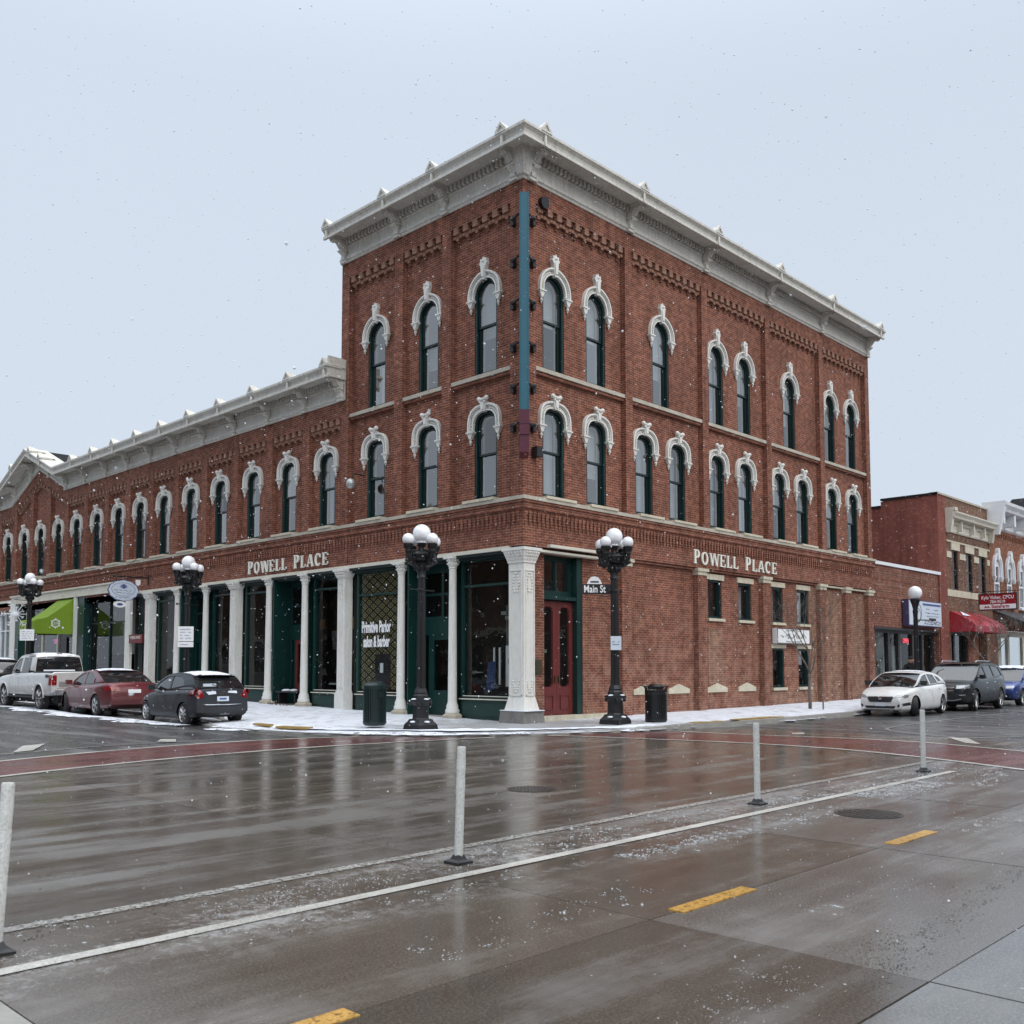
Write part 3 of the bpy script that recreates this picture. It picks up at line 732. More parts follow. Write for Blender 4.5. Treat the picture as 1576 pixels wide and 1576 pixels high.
# inner rooms so that the glass shows depth
mb = MB()
for z in (6.0, 9.6, 14.6): mb.box(.5, 21, .5, 8, z-.12, z)
mb.box(4.2, 4.3, 4.2, 8, 6, 14.6); mb.box(4.2, 21, 4.2, 4.3, 6, 14.6)
mb.box(4.2, 4.3, 8.3, 62, 6, 10.1); mb.box(.5, 4.2, 8.3, 62, 5.88, 6.0)
for y in range(3, 60, 5): mb.box(.45, 4.2, y-.05, y+.05, 6, 10 if y > 8 else 14.5)
for x in (5.2, 8.8, 13, 17, 21): mb.box(x-.05, x+.05, .45, 4.2, 6, 14.5)
mb.build('interior', 'interior_wall', B)
# ================================================================= GROUND FLOOR, BOTH STREETS
def sw(u): return walk_z(-1.0, u)          # pavement height along the left front
# --- left shop fronts
MB().box(-.07, .1, .52, 24.15, 4.74, 4.84).build('lintel', 'cream_paint', B)
MB().box(-.02, .1, .52, 24.15, 4.66, 4.738).build('lintel', 'green_dark', B)
MB().box(.1, .5, .3, 62, 4.60, 4.9).build('lintel_soffit', 'green_dark', B)
def shop_window(u0, u1, zt=4.66, trans=(3.88,), mull=(), bulk=.55, frame='green_paint', gl='glass_shop', d=.26, fw=.11):
    g = sw((u0+u1)/2)
    zb = g+bulk
    hs = []; us = [u0+fw]+sum([[m-.03, m+.03] for m in mull], [])+[u1-fw]; zs = [zb+.06]+sum([[q-.03, q+.03] for q in trans], [])+[zt-.10]
    for i in range(0, len(us), 2):
        for j in range(0, len(zs), 2): hs.append(rect(us[i], us[i+1], zs[j], zs[j+1]))
    o = MB().plate(rect(u0, u1, zb, zt), hs, -d-.10, -d+.02, fL).build('shop_window', frame, B)
    for h in hs:
        m_ = MB(); m_.add([(d+.05, h[0][0], h[0][1]), (d+.05, h[1][0], h[1][1]), (d+.05, h[2][0], h[2][1]), (d+.05, h[3][0], h[3][1])], [(0, 1, 2, 3)])
        m_.build('pane', gl, o)
    m_ = MB().box(d-.03, d+.12, u0, u1, g-.1, zb-.05); m_.box(d-.06, d-.03, u0+.1, u1-.1, g+.1, zb-.15) if frame == 'green_paint' else None
    m_.build('bulkhead', frame, o)
    MB().box(d-.09, d-.03, u0, u1, zb-.05, zb-.02).box(d-.04, d-.02, u0+fw, u1-fw, zb+.04, zb+.062).build('sill', 'cream_paint' if frame == 'green_paint' else frame, o)
    return o
shop_window(.45, 2.70, bulk=.60)
scr = shop_window(5.25, 7.62, bulk=.55)
shop_window(8.42, 10.05, bulk=.52, trans=(4.2,))
shop_window(12.62, 14.45, bulk=.52, trans=(4.3,))
shop_window(15.0, 16.85, bulk=.5, trans=(4.35,)); shop_window(19.42, 21.45, bulk=.5, trans=(4.35,))
# printed lattice screen inside the salon window
MB().box(.345, .355, 5.3, 7.6, .9, 4.6).build('lattice_screen', 'diamond_screen', B)
MB().box(.33, .34, 6.0, 6.75, .95, 2.0).build('dark_panel', 'black_print', B)
MB().box(.324, .328, 6.34, 6.5, 1.42, 1.72).build('notice', 'white_print', B)
tx = thing('shop_lettering', 'white salon and barber lettering on the glass between the pier and the green door', 'lettering', (.25, 6.6, 0))
text_mesh('line_of_text', 'Primitive Parlor', .50, 'white_print', tx, (0, 0.02, 2.84), ROT_L, .46, bold=.016)
text_mesh('line_of_text', 'salon & barber', .48, 'white_print', tx, (0, 0.0, 2.38), ROT_L, .46, bold=.016)
# recessed entrances
def entrance(u0, u1, depth, door='green_paint', dw=.95, doubled=False):
    g = sw(u0)
    o = MB().box(.05, depth, u0, u0+.06, g-.1, 4.66).box(.05, depth, u1-.06, u1, g-.1, 4.66).build('entrance', 'green_paint', B)
    hs = [rect(u0+.14, (u0+u1)/2-.05, 3.10, 3.72), rect((u0+u1)/2+.05, u1-.14, 3.10, 3.72), rect(u0+.14, (u0+u1)/2-.05, 3.8, 4.4), rect((u0+u1)/2+.05, u1-.14, 3.8, 4.4),
          rect(u0+.5, u0+.5+dw, g+.05, 2.55), rect(u0+.62+dw, u1-.14, g+.55, 2.55)]
    hs = [h for h in hs if h[1][0]-h[0][0] > .12]
    MB().plate(rect(u0+.06, u1-.06, g-.05, 4.66), hs, -depth-.06, -depth, fL).build('transom_frame', 'green_paint', o)
    for h in hs:
        if h is hs[4] if len(hs) > 4 else False: continue
        m_ = MB(); m_.add([(depth+.04, a, b) for a, b in h], [(0, 1, 2, 3)]); m_.build('pane', 'glass_shop', o)
    dd = rect(u0+.5, u0+.5+dw, g+.05, 2.55)
    MB().plate(dd, [rect(u0+.5+.13, u0+.5+dw-.13, g+.75, 2.4)], -depth-.05, -depth+.01, fL).build('door', door, o)
    MB().add([(depth+.03, a, b) for a, b in rect(u0+.63, u0+.37+dw, g+.75, 2.4)], [(0, 1, 2, 3)])
    m_ = MB(); m_.add([(depth+.03, a, b) for a, b in rect(u0+.63, u0+.37+dw, g+.75, 2.4)], [(0, 1, 2, 3)]); m_.build('pane', 'glass_shop', o)
    m_ = MB().box(depth-.04, depth-.01, u0+.56, u0+.60, 1.15, 1.4); m_.build('handle', 'chrome', o)
    MB().box(.1, depth, u0, u1, g-.12, g+.02).build('threshold', 'concrete', o)
entrance(2.95, 4.85, .62); entrance(10.4, 12.25, .75, 'red_door'); entrance(17.2, 19.1, .7)
# round columns with flared stone bases, square piers
def column(u, d=.0):
    g = sw(u)-.02; m_ = MB()
    m_.lathe([(.20, .17), (.205, .24), (.17, .30), (.175, .36), (.135, .45), (.13, .5), (.105, 4.38-g), (.125, 4.40-g), (.11, 4.43-g)], 0, 0, 20)
    o = m_.build('column', 'cast_iron', B, smooth=True, loc=(d, u, g))
    c_ = MB().lathe([(.11, 0), (.135, .04), (.15, .12), (.13, .14), (.16, .20), (.19, .24)], 0, 0, 16).box(-.2, .2, -.2, .2, .24, .31)
    for i in range(8):
        a = i*math.pi/4; c_.sphere((.145*math.cos(a), .145*math.sin(a), .10), .035, 6, 4); c_.sphere((.165*math.cos(a+.4), .165*math.sin(a+.4), .19), .032, 6, 4)
    c_.build('capital', 'cast_iron', o, smooth=True, loc=(0, 0, 4.43-g))
    MB().lathe([(.30, -.05), (.30, .10), (.24, .14), (.20, .17)], 0, 0, 8, rot=math.pi/8).build('plinth', 'tan_stone', o)
for u in (2.80, 5.10, 10.22, 12.46, 16.97, 19.29): column(u, .02)
def pier(u, hw=.2, cap=True):
    g = sw(u)-.02
    m_ = MB().box(-.10, .2, u-hw, u+hw, g, 4.45)
    m_.box(-.15, .2, u-hw-.05, u+hw+.05, g, g+.55); m_.box(-.125, .2, u-hw-.025, u+hw+.025, g+.55, g+.6)
    o = m_.build('pier', 'cast_iron', B)
    m_ = MB()
    for a, b, z0, z1 in ((-hw+.05, -hw+.075, g+.75, 4.25), (hw-.075, hw-.05, g+.75, 4.25), (-hw+.05, hw-.05, 4.25, 4.275), (-hw+.05, hw-.05, g+.72, g+.75)): m_.box(-.122, -.10, u+a, u+b, z0, z1)
    for k in range(6): m_.sphere((-.10, u+(-.04 if k % 2 else .04), 4.15-.07*k), .035, 6, 4); m_.sphere((-.10, u+(-.04 if k % 2 else .04), g+.85+.06*k), .03, 6, 4)
    m_.build('panel_moulding', 'cast_iron', o)
    c_ = MB().taper(.03, u, 4.45, 4.66, .15, hw+.02, .22, hw+.10).box(-.22, .2, u-hw-.12, u+hw+.12, 4.66, 4.74)
    for k in range(5):
        c_.sphere((-.15, u-hw+.02+k*(2*hw-.04)/4, 4.52), .045, 6, 4); c_.sphere((-.18, u-hw+.0+k*(2*hw)/4, 4.60), .04, 6, 4)
    c_.build('capital', 'cast_iron', o, smooth=True)
for u in (7.99, 14.75, 21.72): pier(u)
# the big corner pier
g = .13
m_ = MB().box(-.09, .34, -.09, .46, g+.05, 4.40)
m_.taper(.125, .185, g+.32, g+.68, .30, .36, .22, .28)
o = m_.build('corner_pier', 'cast_iron', B)
MB().taper(.125, .185, g-.06, g+.32, .42, .46, .38, .42).build('plinth', 'plinth_stone', o)
MB().box(-.27, .5, -.29, .62, g+.315, g+.335).build('snow_ledge', 'snow', o)
m_ = MB()
for a, b in ((-.03, .0), (.37, .40)): m_.box(-.115, -.09, a, b, .85, 4.15); m_.box(a*.75, b*.75+.01, -.115, -.09, .85, 4.15)
for z0 in (4.14, .84): m_.box(-.115, -.09, -.03, .40, z0, z0+.03); m_.box(-.03, .3, -.115, -.09, z0, z0+.03)
for k in range(7):
    w_ = .03+.09*min(k, 7-k)/4
    for s_ in (-1, 1):
        m_.sphere((-.10, .185+s_*w_, 4.08-.08*k), .032, 6, 4); m_.sphere((.13+s_*w_, -.10, 4.08-.08*k), .032, 6, 4)
        if k < 5: m_.sphere((-.10, .185+s_*w_, .95+.07*k), .03, 6, 4); m_.sphere((.13+s_*w_, -.10, .95+.07*k), .03, 6, 4)
m_.build('panel_moulding', 'cast_iron', o, smooth=True)
c_ = MB().taper(.125, .185, 4.40, 4.68, .24, .30, .33, .39); c_.box(-.23, .48, -.23, .6, 4.68, 4.76); c_.box(-.12, .36, -.12, .48, 4.36, 4.40)
for row, (z_, rr) in enumerate(((4.47, .045), (4.56, .05), (4.63, .045))):
    q = .115+.035*row
    for k in range(6):
        c_.sphere((-q-.0, -.09+k*.11, z_), rr, 6, 4); c_.sphere((-.07+k*.085, -q, z_), rr, 6, 4)
c_.build('capital', 'cast_iron', o, smooth=True)
# stair entrance bay with brick and red board
MB().box(.35, .45, 22.0, 23.4, 0, 4.66).build('brick_infill', 'brick', B)
MB().box(.30, .34, 22.95, 23.35, sw(22), 4.6).box(.28, .34, 22.0, 23.4, 2.98, 3.08).build('jamb', 'green_dark', B)
MB().plate(rect(22.02, 23.3, 3.05, 4.6), [rect(22.12, 23.2, 3.15, 4.5)], -.34, -.28, fL).build('transom_frame', 'green_dark', B)
m_ = MB(); m_.add([(.31, a, b) for a, b in rect(22.12, 23.2, 3.15, 4.5)], [(0, 1, 2, 3)]); m_.build('pane', 'glass_upper_dim', B)
MB().box(-.04, .06, 23.45, 23.95, sw(23)-.02, 4.90).box(-.07, -.04, 23.5, 23.55, .6, 4.8).box(-.07, -.04, 23.85, 23.9, .6, 4.8).build('pier', 'cast_iron', B)
ds = thing('entrance_board', 'small dark red board with pale lettering over the stair entrance', 'sign', (-.05, 22.78, 2.8))
MB().box(-.05, .3, -.62, .62, -.18, .18).build('board', 'maroon_sign', ds)
text_mesh('line_of_text', 'POWELL PLACE', .17, 'white_letter', ds, (-.055, 0, .05), ROT_L, .8)
# far shops in the wing: panelled white entablature and three bays
m_ = MB().box(-.10, .1, 24.15, 37.9, 4.95, 5.30); m_.box(-.17, .1, 24.1, 37.95, 5.30, 5.37); m_.box(-.13, .1, 24.1, 37.95, 4.92, 4.97)
u = 24.5
while u < 37.4: m_.box(-.12, -.10, u, u+.06, 5.02, 5.24); m_.box(-.12, -.10, u+.16, u+.22, 5.02, 5.24); u += 1.55
m_.build('entablature', 'cream_paint', B)
MB().box(.1, .3, 24.15, 62, 4.6, 4.95).build('lintel_soffit', 'green_dark', B)
shop_window(24.1, 28.4, 4.92, (3.62,), (26.2,), .5, 'green_dark', 'glass_upper_dim')
MB().box(-.02, .3, 28.45, 29.2, sw(29)-.02, 4.92).build('pier', 'green_paint', B)
MB().box(-.10, .3, 29.22, 29.5, sw(29)-.02, 4.92).build('pier', 'cast_iron', B)
shop_window(32.2, 36.6, 4.92, (3.3,), (34.3,), .5, 'cream_paint', 'glass_upper_dim')
MB().plate(rect(29.6, 32.1, .5, 4.9), [rect(30.25, 31.25, 1.4, 3.05), rect(29.75, 31.9, 3.3, 4.7)], -.42, -.3, fL).build('door_frame', 'black_iron', B)
for q in (rect(30.25, 31.25, 1.4, 3.05), rect(29.75, 31.9, 3.3, 4.7)):
    m_ = MB(); m_.add([(.37, a, b) for a, b in q], [(0, 1, 2, 3)]); m_.build('pane', 'glass_upper_dim', B)
MB().box(-.1, .3, 36.65, 37.15, sw(37)-.02, 4.9).build('pier', 'green_paint', B)
MB().box(-.14, .3, 37.15, 37.85, sw(37)-.02, 4.95).build('pier', 'cast_iron', B)
MB().box(-.06, .3, 37.9, 62, 5.06, 5.18).build('lintel', 'cream_paint', B)
MB().box(0, .3, 37.9, 62, 4.62, 5.06).build('brick_band', 'brick', B)
for a in (38.0, 40.6, 43.2, 45.8): shop_window(a, a+2.5, 4.6, (3.57,), (a+.85, a+1.7), .6, 'white_paint')
MB().box(.2, .4, 48.4, 62, 0, 4.7).build('wall', 'brick', B)
# pink neon and interior bits
ne = thing('neon_sign', 'small pink neon sign glowing in the window left of the awning door', 'sign', (.34, 32.55, 2.86))
text_mesh('tube_letters', 'OPEN', .34, 'neon_pink', ne, (0, 0, 0), ROT_L, .85, bold=.0)
mb = MB()
mb.box(8, 8.1, .5, 62, 0, 4.9); mb.box(.3, 8, .35, 62, 4.86, 4.98)
for y in (8, 15, 22, 24, 29.3, 37.5): mb.box(.45, 8, y-.05, y+.05, 0, 4.9)
mb.box(2.65, 2.75, .45, 8, 0, 4.9); mb.box(2.7, 8, .5, .6, 0, 4.9)
mb.build('interior', 'interior_wall', B)
MB().box(.3, 8, .4, 62, -.2, .12).build('shop_floor', 'interior_floor', B)
MB().box(1.6, 1.7, 24.1, 29.2, 2.2, 4.9).box(3.2, 3.3, 29.5, 37.3, .5, 4.9).box(2.4, 2.5, 38, 48, .5, 4.9).build('interior', 'interior_pale', B)
# salon furnishings behind the first window: staircase rail, wreath board, towels
o = MB()
for i in range(9): o.box(1.6, 1.63, 1.15+i*.13, 1.17+i*.13, 2.0+.10*i*0+.0, 3.4)
for i in range(9): o.box(1.55, 1.9, .9+i*.16, 1.1+i*.16, 2.0+i*.14, 2.1+i*.14)
o.build('staircase', 'interior_pale', B)
o = MB().box(.9, .93, .85, 1.55, 1.05, 2.2).build('notice_board', 'blind', B)
m_ = MB(); q = [(.88, 1.2+.17*math.cos(a*math.pi/8), 1.75+.2*math.sin(a*math.pi/8)) for a in range(17)]; m_.tube(q, .05, 6).build('wreath', 'green_dark', B)
MB().box(.85, .88, 1.72, 1.78, 1.1, 2.15).box(.85, .88, 1.95, 2.0, 1.1, 2.15).build('display_rail', 'blind', B)
m_ = curtain_mesh(1.9, 2.25, .95, 1.75, 8, 0); m_.v = [(.8+y_, x_-(z_-1)*.1, z_) for x_, y_, z_ in m_.v]; m_.build('towel', 'cloth_blue', B)
MB().box(.7, 1.5, .7, 2.3, .7, .9).lathe([(.05, 0), (.25, .02), (.03, .1), (.03, .5), (.25, .6)], 1.0, 1.1, 10, .5).build('salon_chair', 'black_rubber', B)
MB().box(.8, 1.6, 8.7, 9.9, 1.0, 1.05).lathe([(.3, 0), (.03, .05), (.03, .8), (.35, .85)], 1.1, 13.4, 12, .35).build('cafe_table', 'interior_pale', B)
MB().box(1.2, 1.7, 8.6, 9.6, 2.9, 3.3).box(1.2, 1.6, 11.3, 12.1, 2.95, 3.3).build('stored_box', 'box_cardboard', B)
# --- right street front ----------------------------------------------------------
for a, b in ((4.22, 4.68), (8.24, 8.72), (12.38, 12.88), (16.68, 17.16), (18.9, 19.32), (20.98, 21.45)):
    pil('R', a, b, -.3, 4.60)
    mb = MB(); fbox(mb, 'R', a-.08, b+.08, -GW, .07, 4.72, 4.82); fbox(mb, 'R', a-.03, b+.03, -GW, .03, 4.60, 4.72); mb.build('capital', 'limestone', B)
mb = MB(); fbox(mb, 'R', 4.76, 16.6, -GW, -.07, 4.76, 4.84); mb.build('brick_course', 'brick', B)
for a, b in ((17.16, 18.9), (19.32, 20.98)):
    mb = MB(); fbox(mb, 'R', a, b, -.3, -.165, .0, 4.62); mb.build('brick_infill', 'brick_pale', B)
    mb = MB(); fbox(mb, 'R', a, b, -.2, -.04, 4.74, 4.80); mb.build('lintel', 'limestone', B)
mb = MB(); fbox(mb, 'R', 16.06, 16.68, -.25, -.168, .0, 4.7); mb.build('brick_infill', 'brick_pale', B)
mb = MB(); fbox(mb, 'R', 12.88, 16.06, -.25, -.17, .0, .72); mb.build('brick_infill', 'brick_pale', B)
mb = MB(); fbox(mb, 'R', 9.05, 9.95, -.25, -.17, 1.02, 2.9); mb.build('brick_infill', 'brick_pale', B)
for a, b in gw_up:
    mb = MB(); fbox(mb, 'R', a-.10, b+.12, -.3, -.14, 4.52, 4.70); mb.build('stone_lintel', 'limestone', B)
    mb = MB(); fbox(mb, 'R', a-.06, b+.10, -.3, -.10, 3.13, 3.22); mb.build('stone_sill', 'limestone', B)
for a, b in gw_lo:
    mb = MB(); fbox(mb, 'R', a-.12, b+.10, -.3, -.14, 2.28, 2.42); mb.build('stone_lintel', 'limestone', B)
    mb = MB(); fbox(mb, 'R', a-.08, b+.10, -.3, -.10, .75, .85); mb.build('stone_sill', 'limestone', B)
for (a, b), z0, z1 in [(q, 3.22, 4.52) for q in gw_up]+[(q, .85, 2.28) for q in gw_lo]:
    o = MB().plate(rect(a, b, z0, z1), [rect(a+.075, b-.075, z0+.075, z1-.075)], -.40, -.22, fR).build('window', 'green_window', B)
    m_ = MB(); m_.add([(x, .34, z) for x, z in rect(a+.075, b-.075, z0+.075, z1-.075)], [(0, 1, 2, 3)]); m_.build('pane', 'glass_upper', o)
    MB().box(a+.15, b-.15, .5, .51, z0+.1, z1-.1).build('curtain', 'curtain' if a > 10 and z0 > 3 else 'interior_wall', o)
for c_, w_ in ((5.50, .57), (7.32, .57), (9.55, .6), (11.45, .57)):
    MB().plate([(c_-w_, .76), (c_+w_, .76), (c_+w_, .90), (c_, 1.06), (c_-w_, .90)], [], -.3, -.13, fR).build('stone_pediment', 'limestone', B)
MB().box(.36, 4.2, .02, .3, .10, .27).build('stone_base', 'limestone', B)
mb = MB(); fbox(mb, 'R', .5, 3.15, -.18, .05, 4.70, 4.76); mb.build('lintel', 'cream_paint', B)
mb = MB(); fbox(mb, 'R', .92, 3.2, 0, .14, 4.84, 4.92); mb.build('lintel_board', 'cream_paint', B)
# red double door with transom
a, b = DOOR[0], DOOR[1]; ym = .42
fo = MB().plate(rect(a, b, .22, 4.70), [rect(a+.02, b-.22, .27, 3.42), rect(a+.10, (a+b)/2-.10, 3.72, 4.55), (rect((a+b)/2-.04, b-.32, 3.72, 4.55))], -ym-.1, -ym+.02, fR)
fo.box(b-.22, b, .20, ym, .22, 4.70).box(a, b, .22, ym, 3.46, 3.56)
fo = fo.build('door_frame', 'green_paint', B)
for q in (rect(a+.10, (a+b)/2-.10, 3.72, 4.55), rect((a+b)/2-.04, b-.32, 3.72, 4.55)):
    m_ = MB(); m_.add([(x, ym+.05, z) for x, z in q], [(0, 1, 2, 3)]); m_.build('pane', 'glass_upper', fo)
dw_ = (b-.22-a-.02)/2
for k in range(2):
    x0 = a+.02+k*dw_; x1 = x0+dw_-.008
    hole = [(x0+.14, 1.12), (x0+.2, 1.05), (x1-.2, 1.05), (x1-.14, 1.12), (x1-.14, 3.12), (x1-.17, 3.22), (x1-.24, 3.27), (x0+.24, 3.27), (x0+.17, 3.22), (x0+.14, 3.12)]
    dr = MB().plate(rect(x0, x1, .27, 3.42), [hole], -ym-.03, -ym+.06, fR)
    dr.box(x0+.14, x1-.14, ym-.085, ym-.06, .80, .83).box(x0+.14, x1-.14, ym-.085, ym-.06, .42, .45).box(x0+.14, x0+.17, ym-.085, ym-.06, .45, .80).box(x1-.17, x1-.14, ym-.085, ym-.06, .45, .80)
    dr = dr.build('door', 'red_door', B)
    m_ = MB(); m_.add([(x, ym, z) for x, z in hole], [tuple(range(len(hole)))]); m_.build('pane', 'glass_shop', dr)
    MB().box((x0+.05 if k else x1-.09), (x0+.09 if k else x1-.05), ym-.1, ym-.06, 1.15, 1.35).build('handle', 'plaque', dr)
MB().box(.62, .86, .13, .19, 1.40, 1.80).build('bronze_plaque', 'plaque', B)
# raised serif letters ------------------------------------------------------------
def glyph(ch, h, w):
    s_ = .19*h; t_ = .075*h; sf = .06*h
    P_ = []
    def bar(x0, x1, z0, z1): P_.append(([(x0, z0), (x1, z0), (x1, z1), (x0, z1)], []))
    def stem(x0, serif=(1, 1)):
        bar(x0, x0+s_, 0, h)
        if serif[0]: bar(x0-sf, x0+s_+sf, 0, t_)
        if serif[1]: bar(x0-sf, x0+s_+sf, h-t_, h)
    def ell(cx, cz, rx, rz, a0=0, a1=360, n=18): return [(cx+rx*math.cos(R(a0+(a1-a0)*i/n)), cz+rz*math.sin(R(a0+(a1-a0)*i/n))) for i in range(n+1)]
    if ch == 'P':
        stem(sf); r = h*.29; cx = sf+s_+w*.18
        P_.append(([(sf+s_, h), (sf+s_, h-2*r)]+ell(cx, h-r, w*.42, r, -90, 90), [[(sf+s_*.9, h-t_), (sf+s_*.9, h-2*r+t_)]+ell(cx-.02*h, h-r, w*.42-s_, r-t_, -90, 90)][:0]))
        P_[-1] = ([(sf+s_, h), (cx, h)]+ell(cx, h-r, w*.42, r, 90, -90)+[(sf+s_, h-2*r), (sf+s_, h-2*r+t_)]+ell(cx-.01, h-r, w*.42-s_, r-t_, -90, 90)+[(sf+s_, h-t_)], [])
    elif ch == 'O':
        P_.append((ell(w/2, h/2, w/2, h/2+.01)[:-1], [ell(w/2, h/2, w/2-s_, h/2-t_)[:-1]]))
    elif ch == 'C':
        o1 = ell(w/2, h/2, w/2, h/2+.01, 42, 318, 24); i1 = ell(w/2+.01, h/2, w/2-s_, h/2-t_, 318, 42, 24)
        P_.append((o1+i1, [])); bar(w*.80, w*.90, h*.66, h*.95)
    elif ch == 'W':
        q = w/4
        for x0, x1, tk in ((0, q, s_), (2*q-.02, q+.02, t_), (2*q-.03, 3*q, s_), (w-.02, 3*q+.04, t_)):
            P_.append(([(x0, h), (x0+tk, h), (x1+tk, 0), (x1, 0)], []))
        for x in (0, 2*q-.03, w-.02): bar(x-sf, x+s_*.8+sf, h-t_, h)
    elif ch == 'A':
        P_.append(([(w/2-.03, h), (w/2+.05, h), (w-.01, 0), (w-s_, 0)], [])); P_.append(([(w/2-.03, h), (w/2+.01, h), (.09*h, 0), (.02*h, 0)], []))
        bar(w*.22, w*.72, h*.28, h*.28+t_); bar(-sf*.7, .16*h, 0, t_); bar(w-s_-sf, w+sf, 0, t_)
    elif ch in 'EL':
        stem(sf); bar(sf+s_, w, 0, t_); bar(w-.05*h, w, 0, h*.26)
        if ch == 'E': bar(sf+s_, w, h-t_, h); bar(w-.05*h, w, h-.24*h, h); bar(sf+s_, w*.74, h*.5-t_/2, h*.5+t_/2); bar(w*.68, w*.74, h*.38, h*.62)
    m_ = MB()
    for i, (o_, hh) in enumerate(P_):
        m_.plate(o_, hh, 0, .05+.0007*i)
    return m_
def sign_letters(face, u0, u1, z, label):
    root = thing('raised_lettering', label, 'lettering', T(face, u0, 0, z))
    txt = [('P', 1.12, .34), ('O', 1, .37), ('W', 1, .52), ('E', 1, .32), ('L', 1, .30), ('L', 1, .30), (' ', 1, .30), ('P', 1.12, .34), ('L', 1, .30), ('A', 1, .38), ('C', 1, .36), ('E', 1, .32)]
    gap = .105; tot = sum(w_ for _, _, w_ in txt)+gap*(len(txt)-1); k = abs(u1-u0)/tot; x = 0
    for ch, hs, w_ in txt:
        if ch != ' ':
            mm = glyph(ch, .41*hs, w_*k*1.0)
            sg = 1 if face == 'R' else -1
            mm.v = [(sg*(vx+x), -vy, vz) if face == 'R' else (-vy, sg*(vx+x), vz) for vx, vy, vz in mm.v]
            mm.build('letter_'+ch.lower(), 'white_letter', root, loc=(0, -.02, 0) if face == 'R' else (-.02, 0, 0))
        x += (w_+gap)*k
sign_letters('R', 7.95, 13.25, 4.95, 'raised white letters POWELL PLACE on the brick above the small side windows')
sign_letters('L', 13.80, 8.83, 4.96, 'raised white letters POWELL PLACE above the white shop columns')
# teal and maroon blade sign on the corner -----------------------------------------
bs = thing('corner_blade_sign', 'tall narrow teal blade sign with maroon foot fixed to the building corner', 'sign', (0, 0, 0))
dg = math.pi*1.25
def diag(mb): 
    c_, s_ = math.cos(dg), math.sin(dg)
    mb.v = [(x*c_-y*s_, x*s_+y*c_, z) for x, y, z in mb.v]; return mb
diag(MB().box(.22, 1.05, -.105, .105, 8.2, 13.95)).build('panel', 'teal_sign', bs)
diag(MB().box(.225, 1.055, -.12, -.105, 8.2, 13.97).box(.225, 1.055, .105, .12, 8.2, 13.97).box(1.05, 1.06, -.10, -.085, 8.2, 13.95).box(1.05, 1.06, .085, .10, 8.2, 13.95)).build('edge_trim', 'teal_sign', bs)
diag(MB().box(.22, 1.06, -.125, .125, 7.55, 8.195).box(.22, 1.03, -.12, .12, 7.1, 7.55).box(.22, 1.07, -.13, .13, 7.83, 7.90)).build('foot_panel', 'plum_sign', bs)
for z in (13.74, 12.58, 11.4, 10.23, 9.1, 8.04):
    m_ = MB()
    m_.box(-.12, 0, .27, .38, z-.13, z+.09); m_.box(.27, .38, -.12, 0, z-.13, z+.09)
    m_.tube([(-.14, .30, z), (-.24, -.05, z+.02)], .03, 6); m_.tube([(.30, -.10, z), (-.05, -.24, z+.02)], .03, 6)
    m_.box(-.17, -.12, .1, .34, z+.03, z+.07); m_.box(.1, .34, -.17, -.12, z+.03, z+.07)
    m_.build('wall_bracket', 'black_print', bs)
# downpipe, alarm bell, flood lamps
dp = thing('downpipe', 'slim brown downpipe where the tall block meets the wing', 'pipe', (-.03, 7.84, 0))
MB().tube([(0, 0, 4.9), (0, 0, 14.2)], .035, 8).build('pipe', 'brick', dp, uv=True)
bl = thing('wall_bell_lamp', 'round grey wall lamp left of the tall block windows', 'lamp', (0, 7.25, 7.4))
MB().tube([(.18, -.05, .3), (-.2, -.05, .32), (-.28, 0, .2)], .02, 6).build('arm', 'black_iron', bl)
MB().sphere((-.3, .02, .0), .15, 12, 8, 1.15).build('lamp_shade', 'galvanised', bl, smooth='all')
for lab, loc in (('black flood lamp on the corner brick by the first side window', (.42, 0, 7.38)), ('round black speaker under the cornice by the corner', (.75, 0, 14.42))):
    fl = thing('wall_lamp' if loc[2] < 10 else 'wall_speaker', lab, 'lamp' if loc[2] < 10 else 'speaker', loc)
    if loc[2] < 10: MB().box(-.12, .12, -.22, -.02, -.14, .12).box(-.03, .03, -.05, .17, -.05, .05).build('housing', 'black_iron', fl)
    else: MB().tube([(0, .02, 0), (0, -.14, -.02)], .16, 14).build('housing', 'black_iron', fl)
# banner sign with script by the small windows
sc = thing('script_banner', 'white rectangular sign with dark script lettering between the small side windows', 'sign', (14.45, 0, 2.73))
MB().box(-1.22, 1.22, -.06, .15, -.28, .28).build('board', 'white_print', sc)
MB().plate(rect(-1.22, 1.22, -.28, .28), [rect(-1.195, 1.195, -.255, .255)], .06, .068, lambda x, y, z: (x, -y, z)).build('border', 'black_print', sc)
def scribble(par, m, loc, rot, w, h, rows, seed, th=.008):
    """unreadable running script, drawn as thin strokes"""
    rr = random.Random(seed); mb = MB()
    for z0, amp, x0, x1, step in rows:
        x = x0; pts = []
        while x < x1:
            pts.append((x, 0, z0+amp*rr.uniform(-1, 1))); x += step*rr.uniform(.6, 1.3)
            if rr.random() < .12 and len(pts) > 2: mb.tube(pts, th, 4); pts = []; x += step
        if len(pts) > 1: mb.tube(pts, th, 4)
    return mb.build('script_lines', m, par, loc=loc, rot=rot)
scribble(sc, 'black_print', (0, -.07, 0), 0, 2.3, .5, [(.2, .018, -.6, .6, .035), (0, .11, -1.0, .9, .06), (-.2, .02, -.6, .7, .035)], 3, .009)
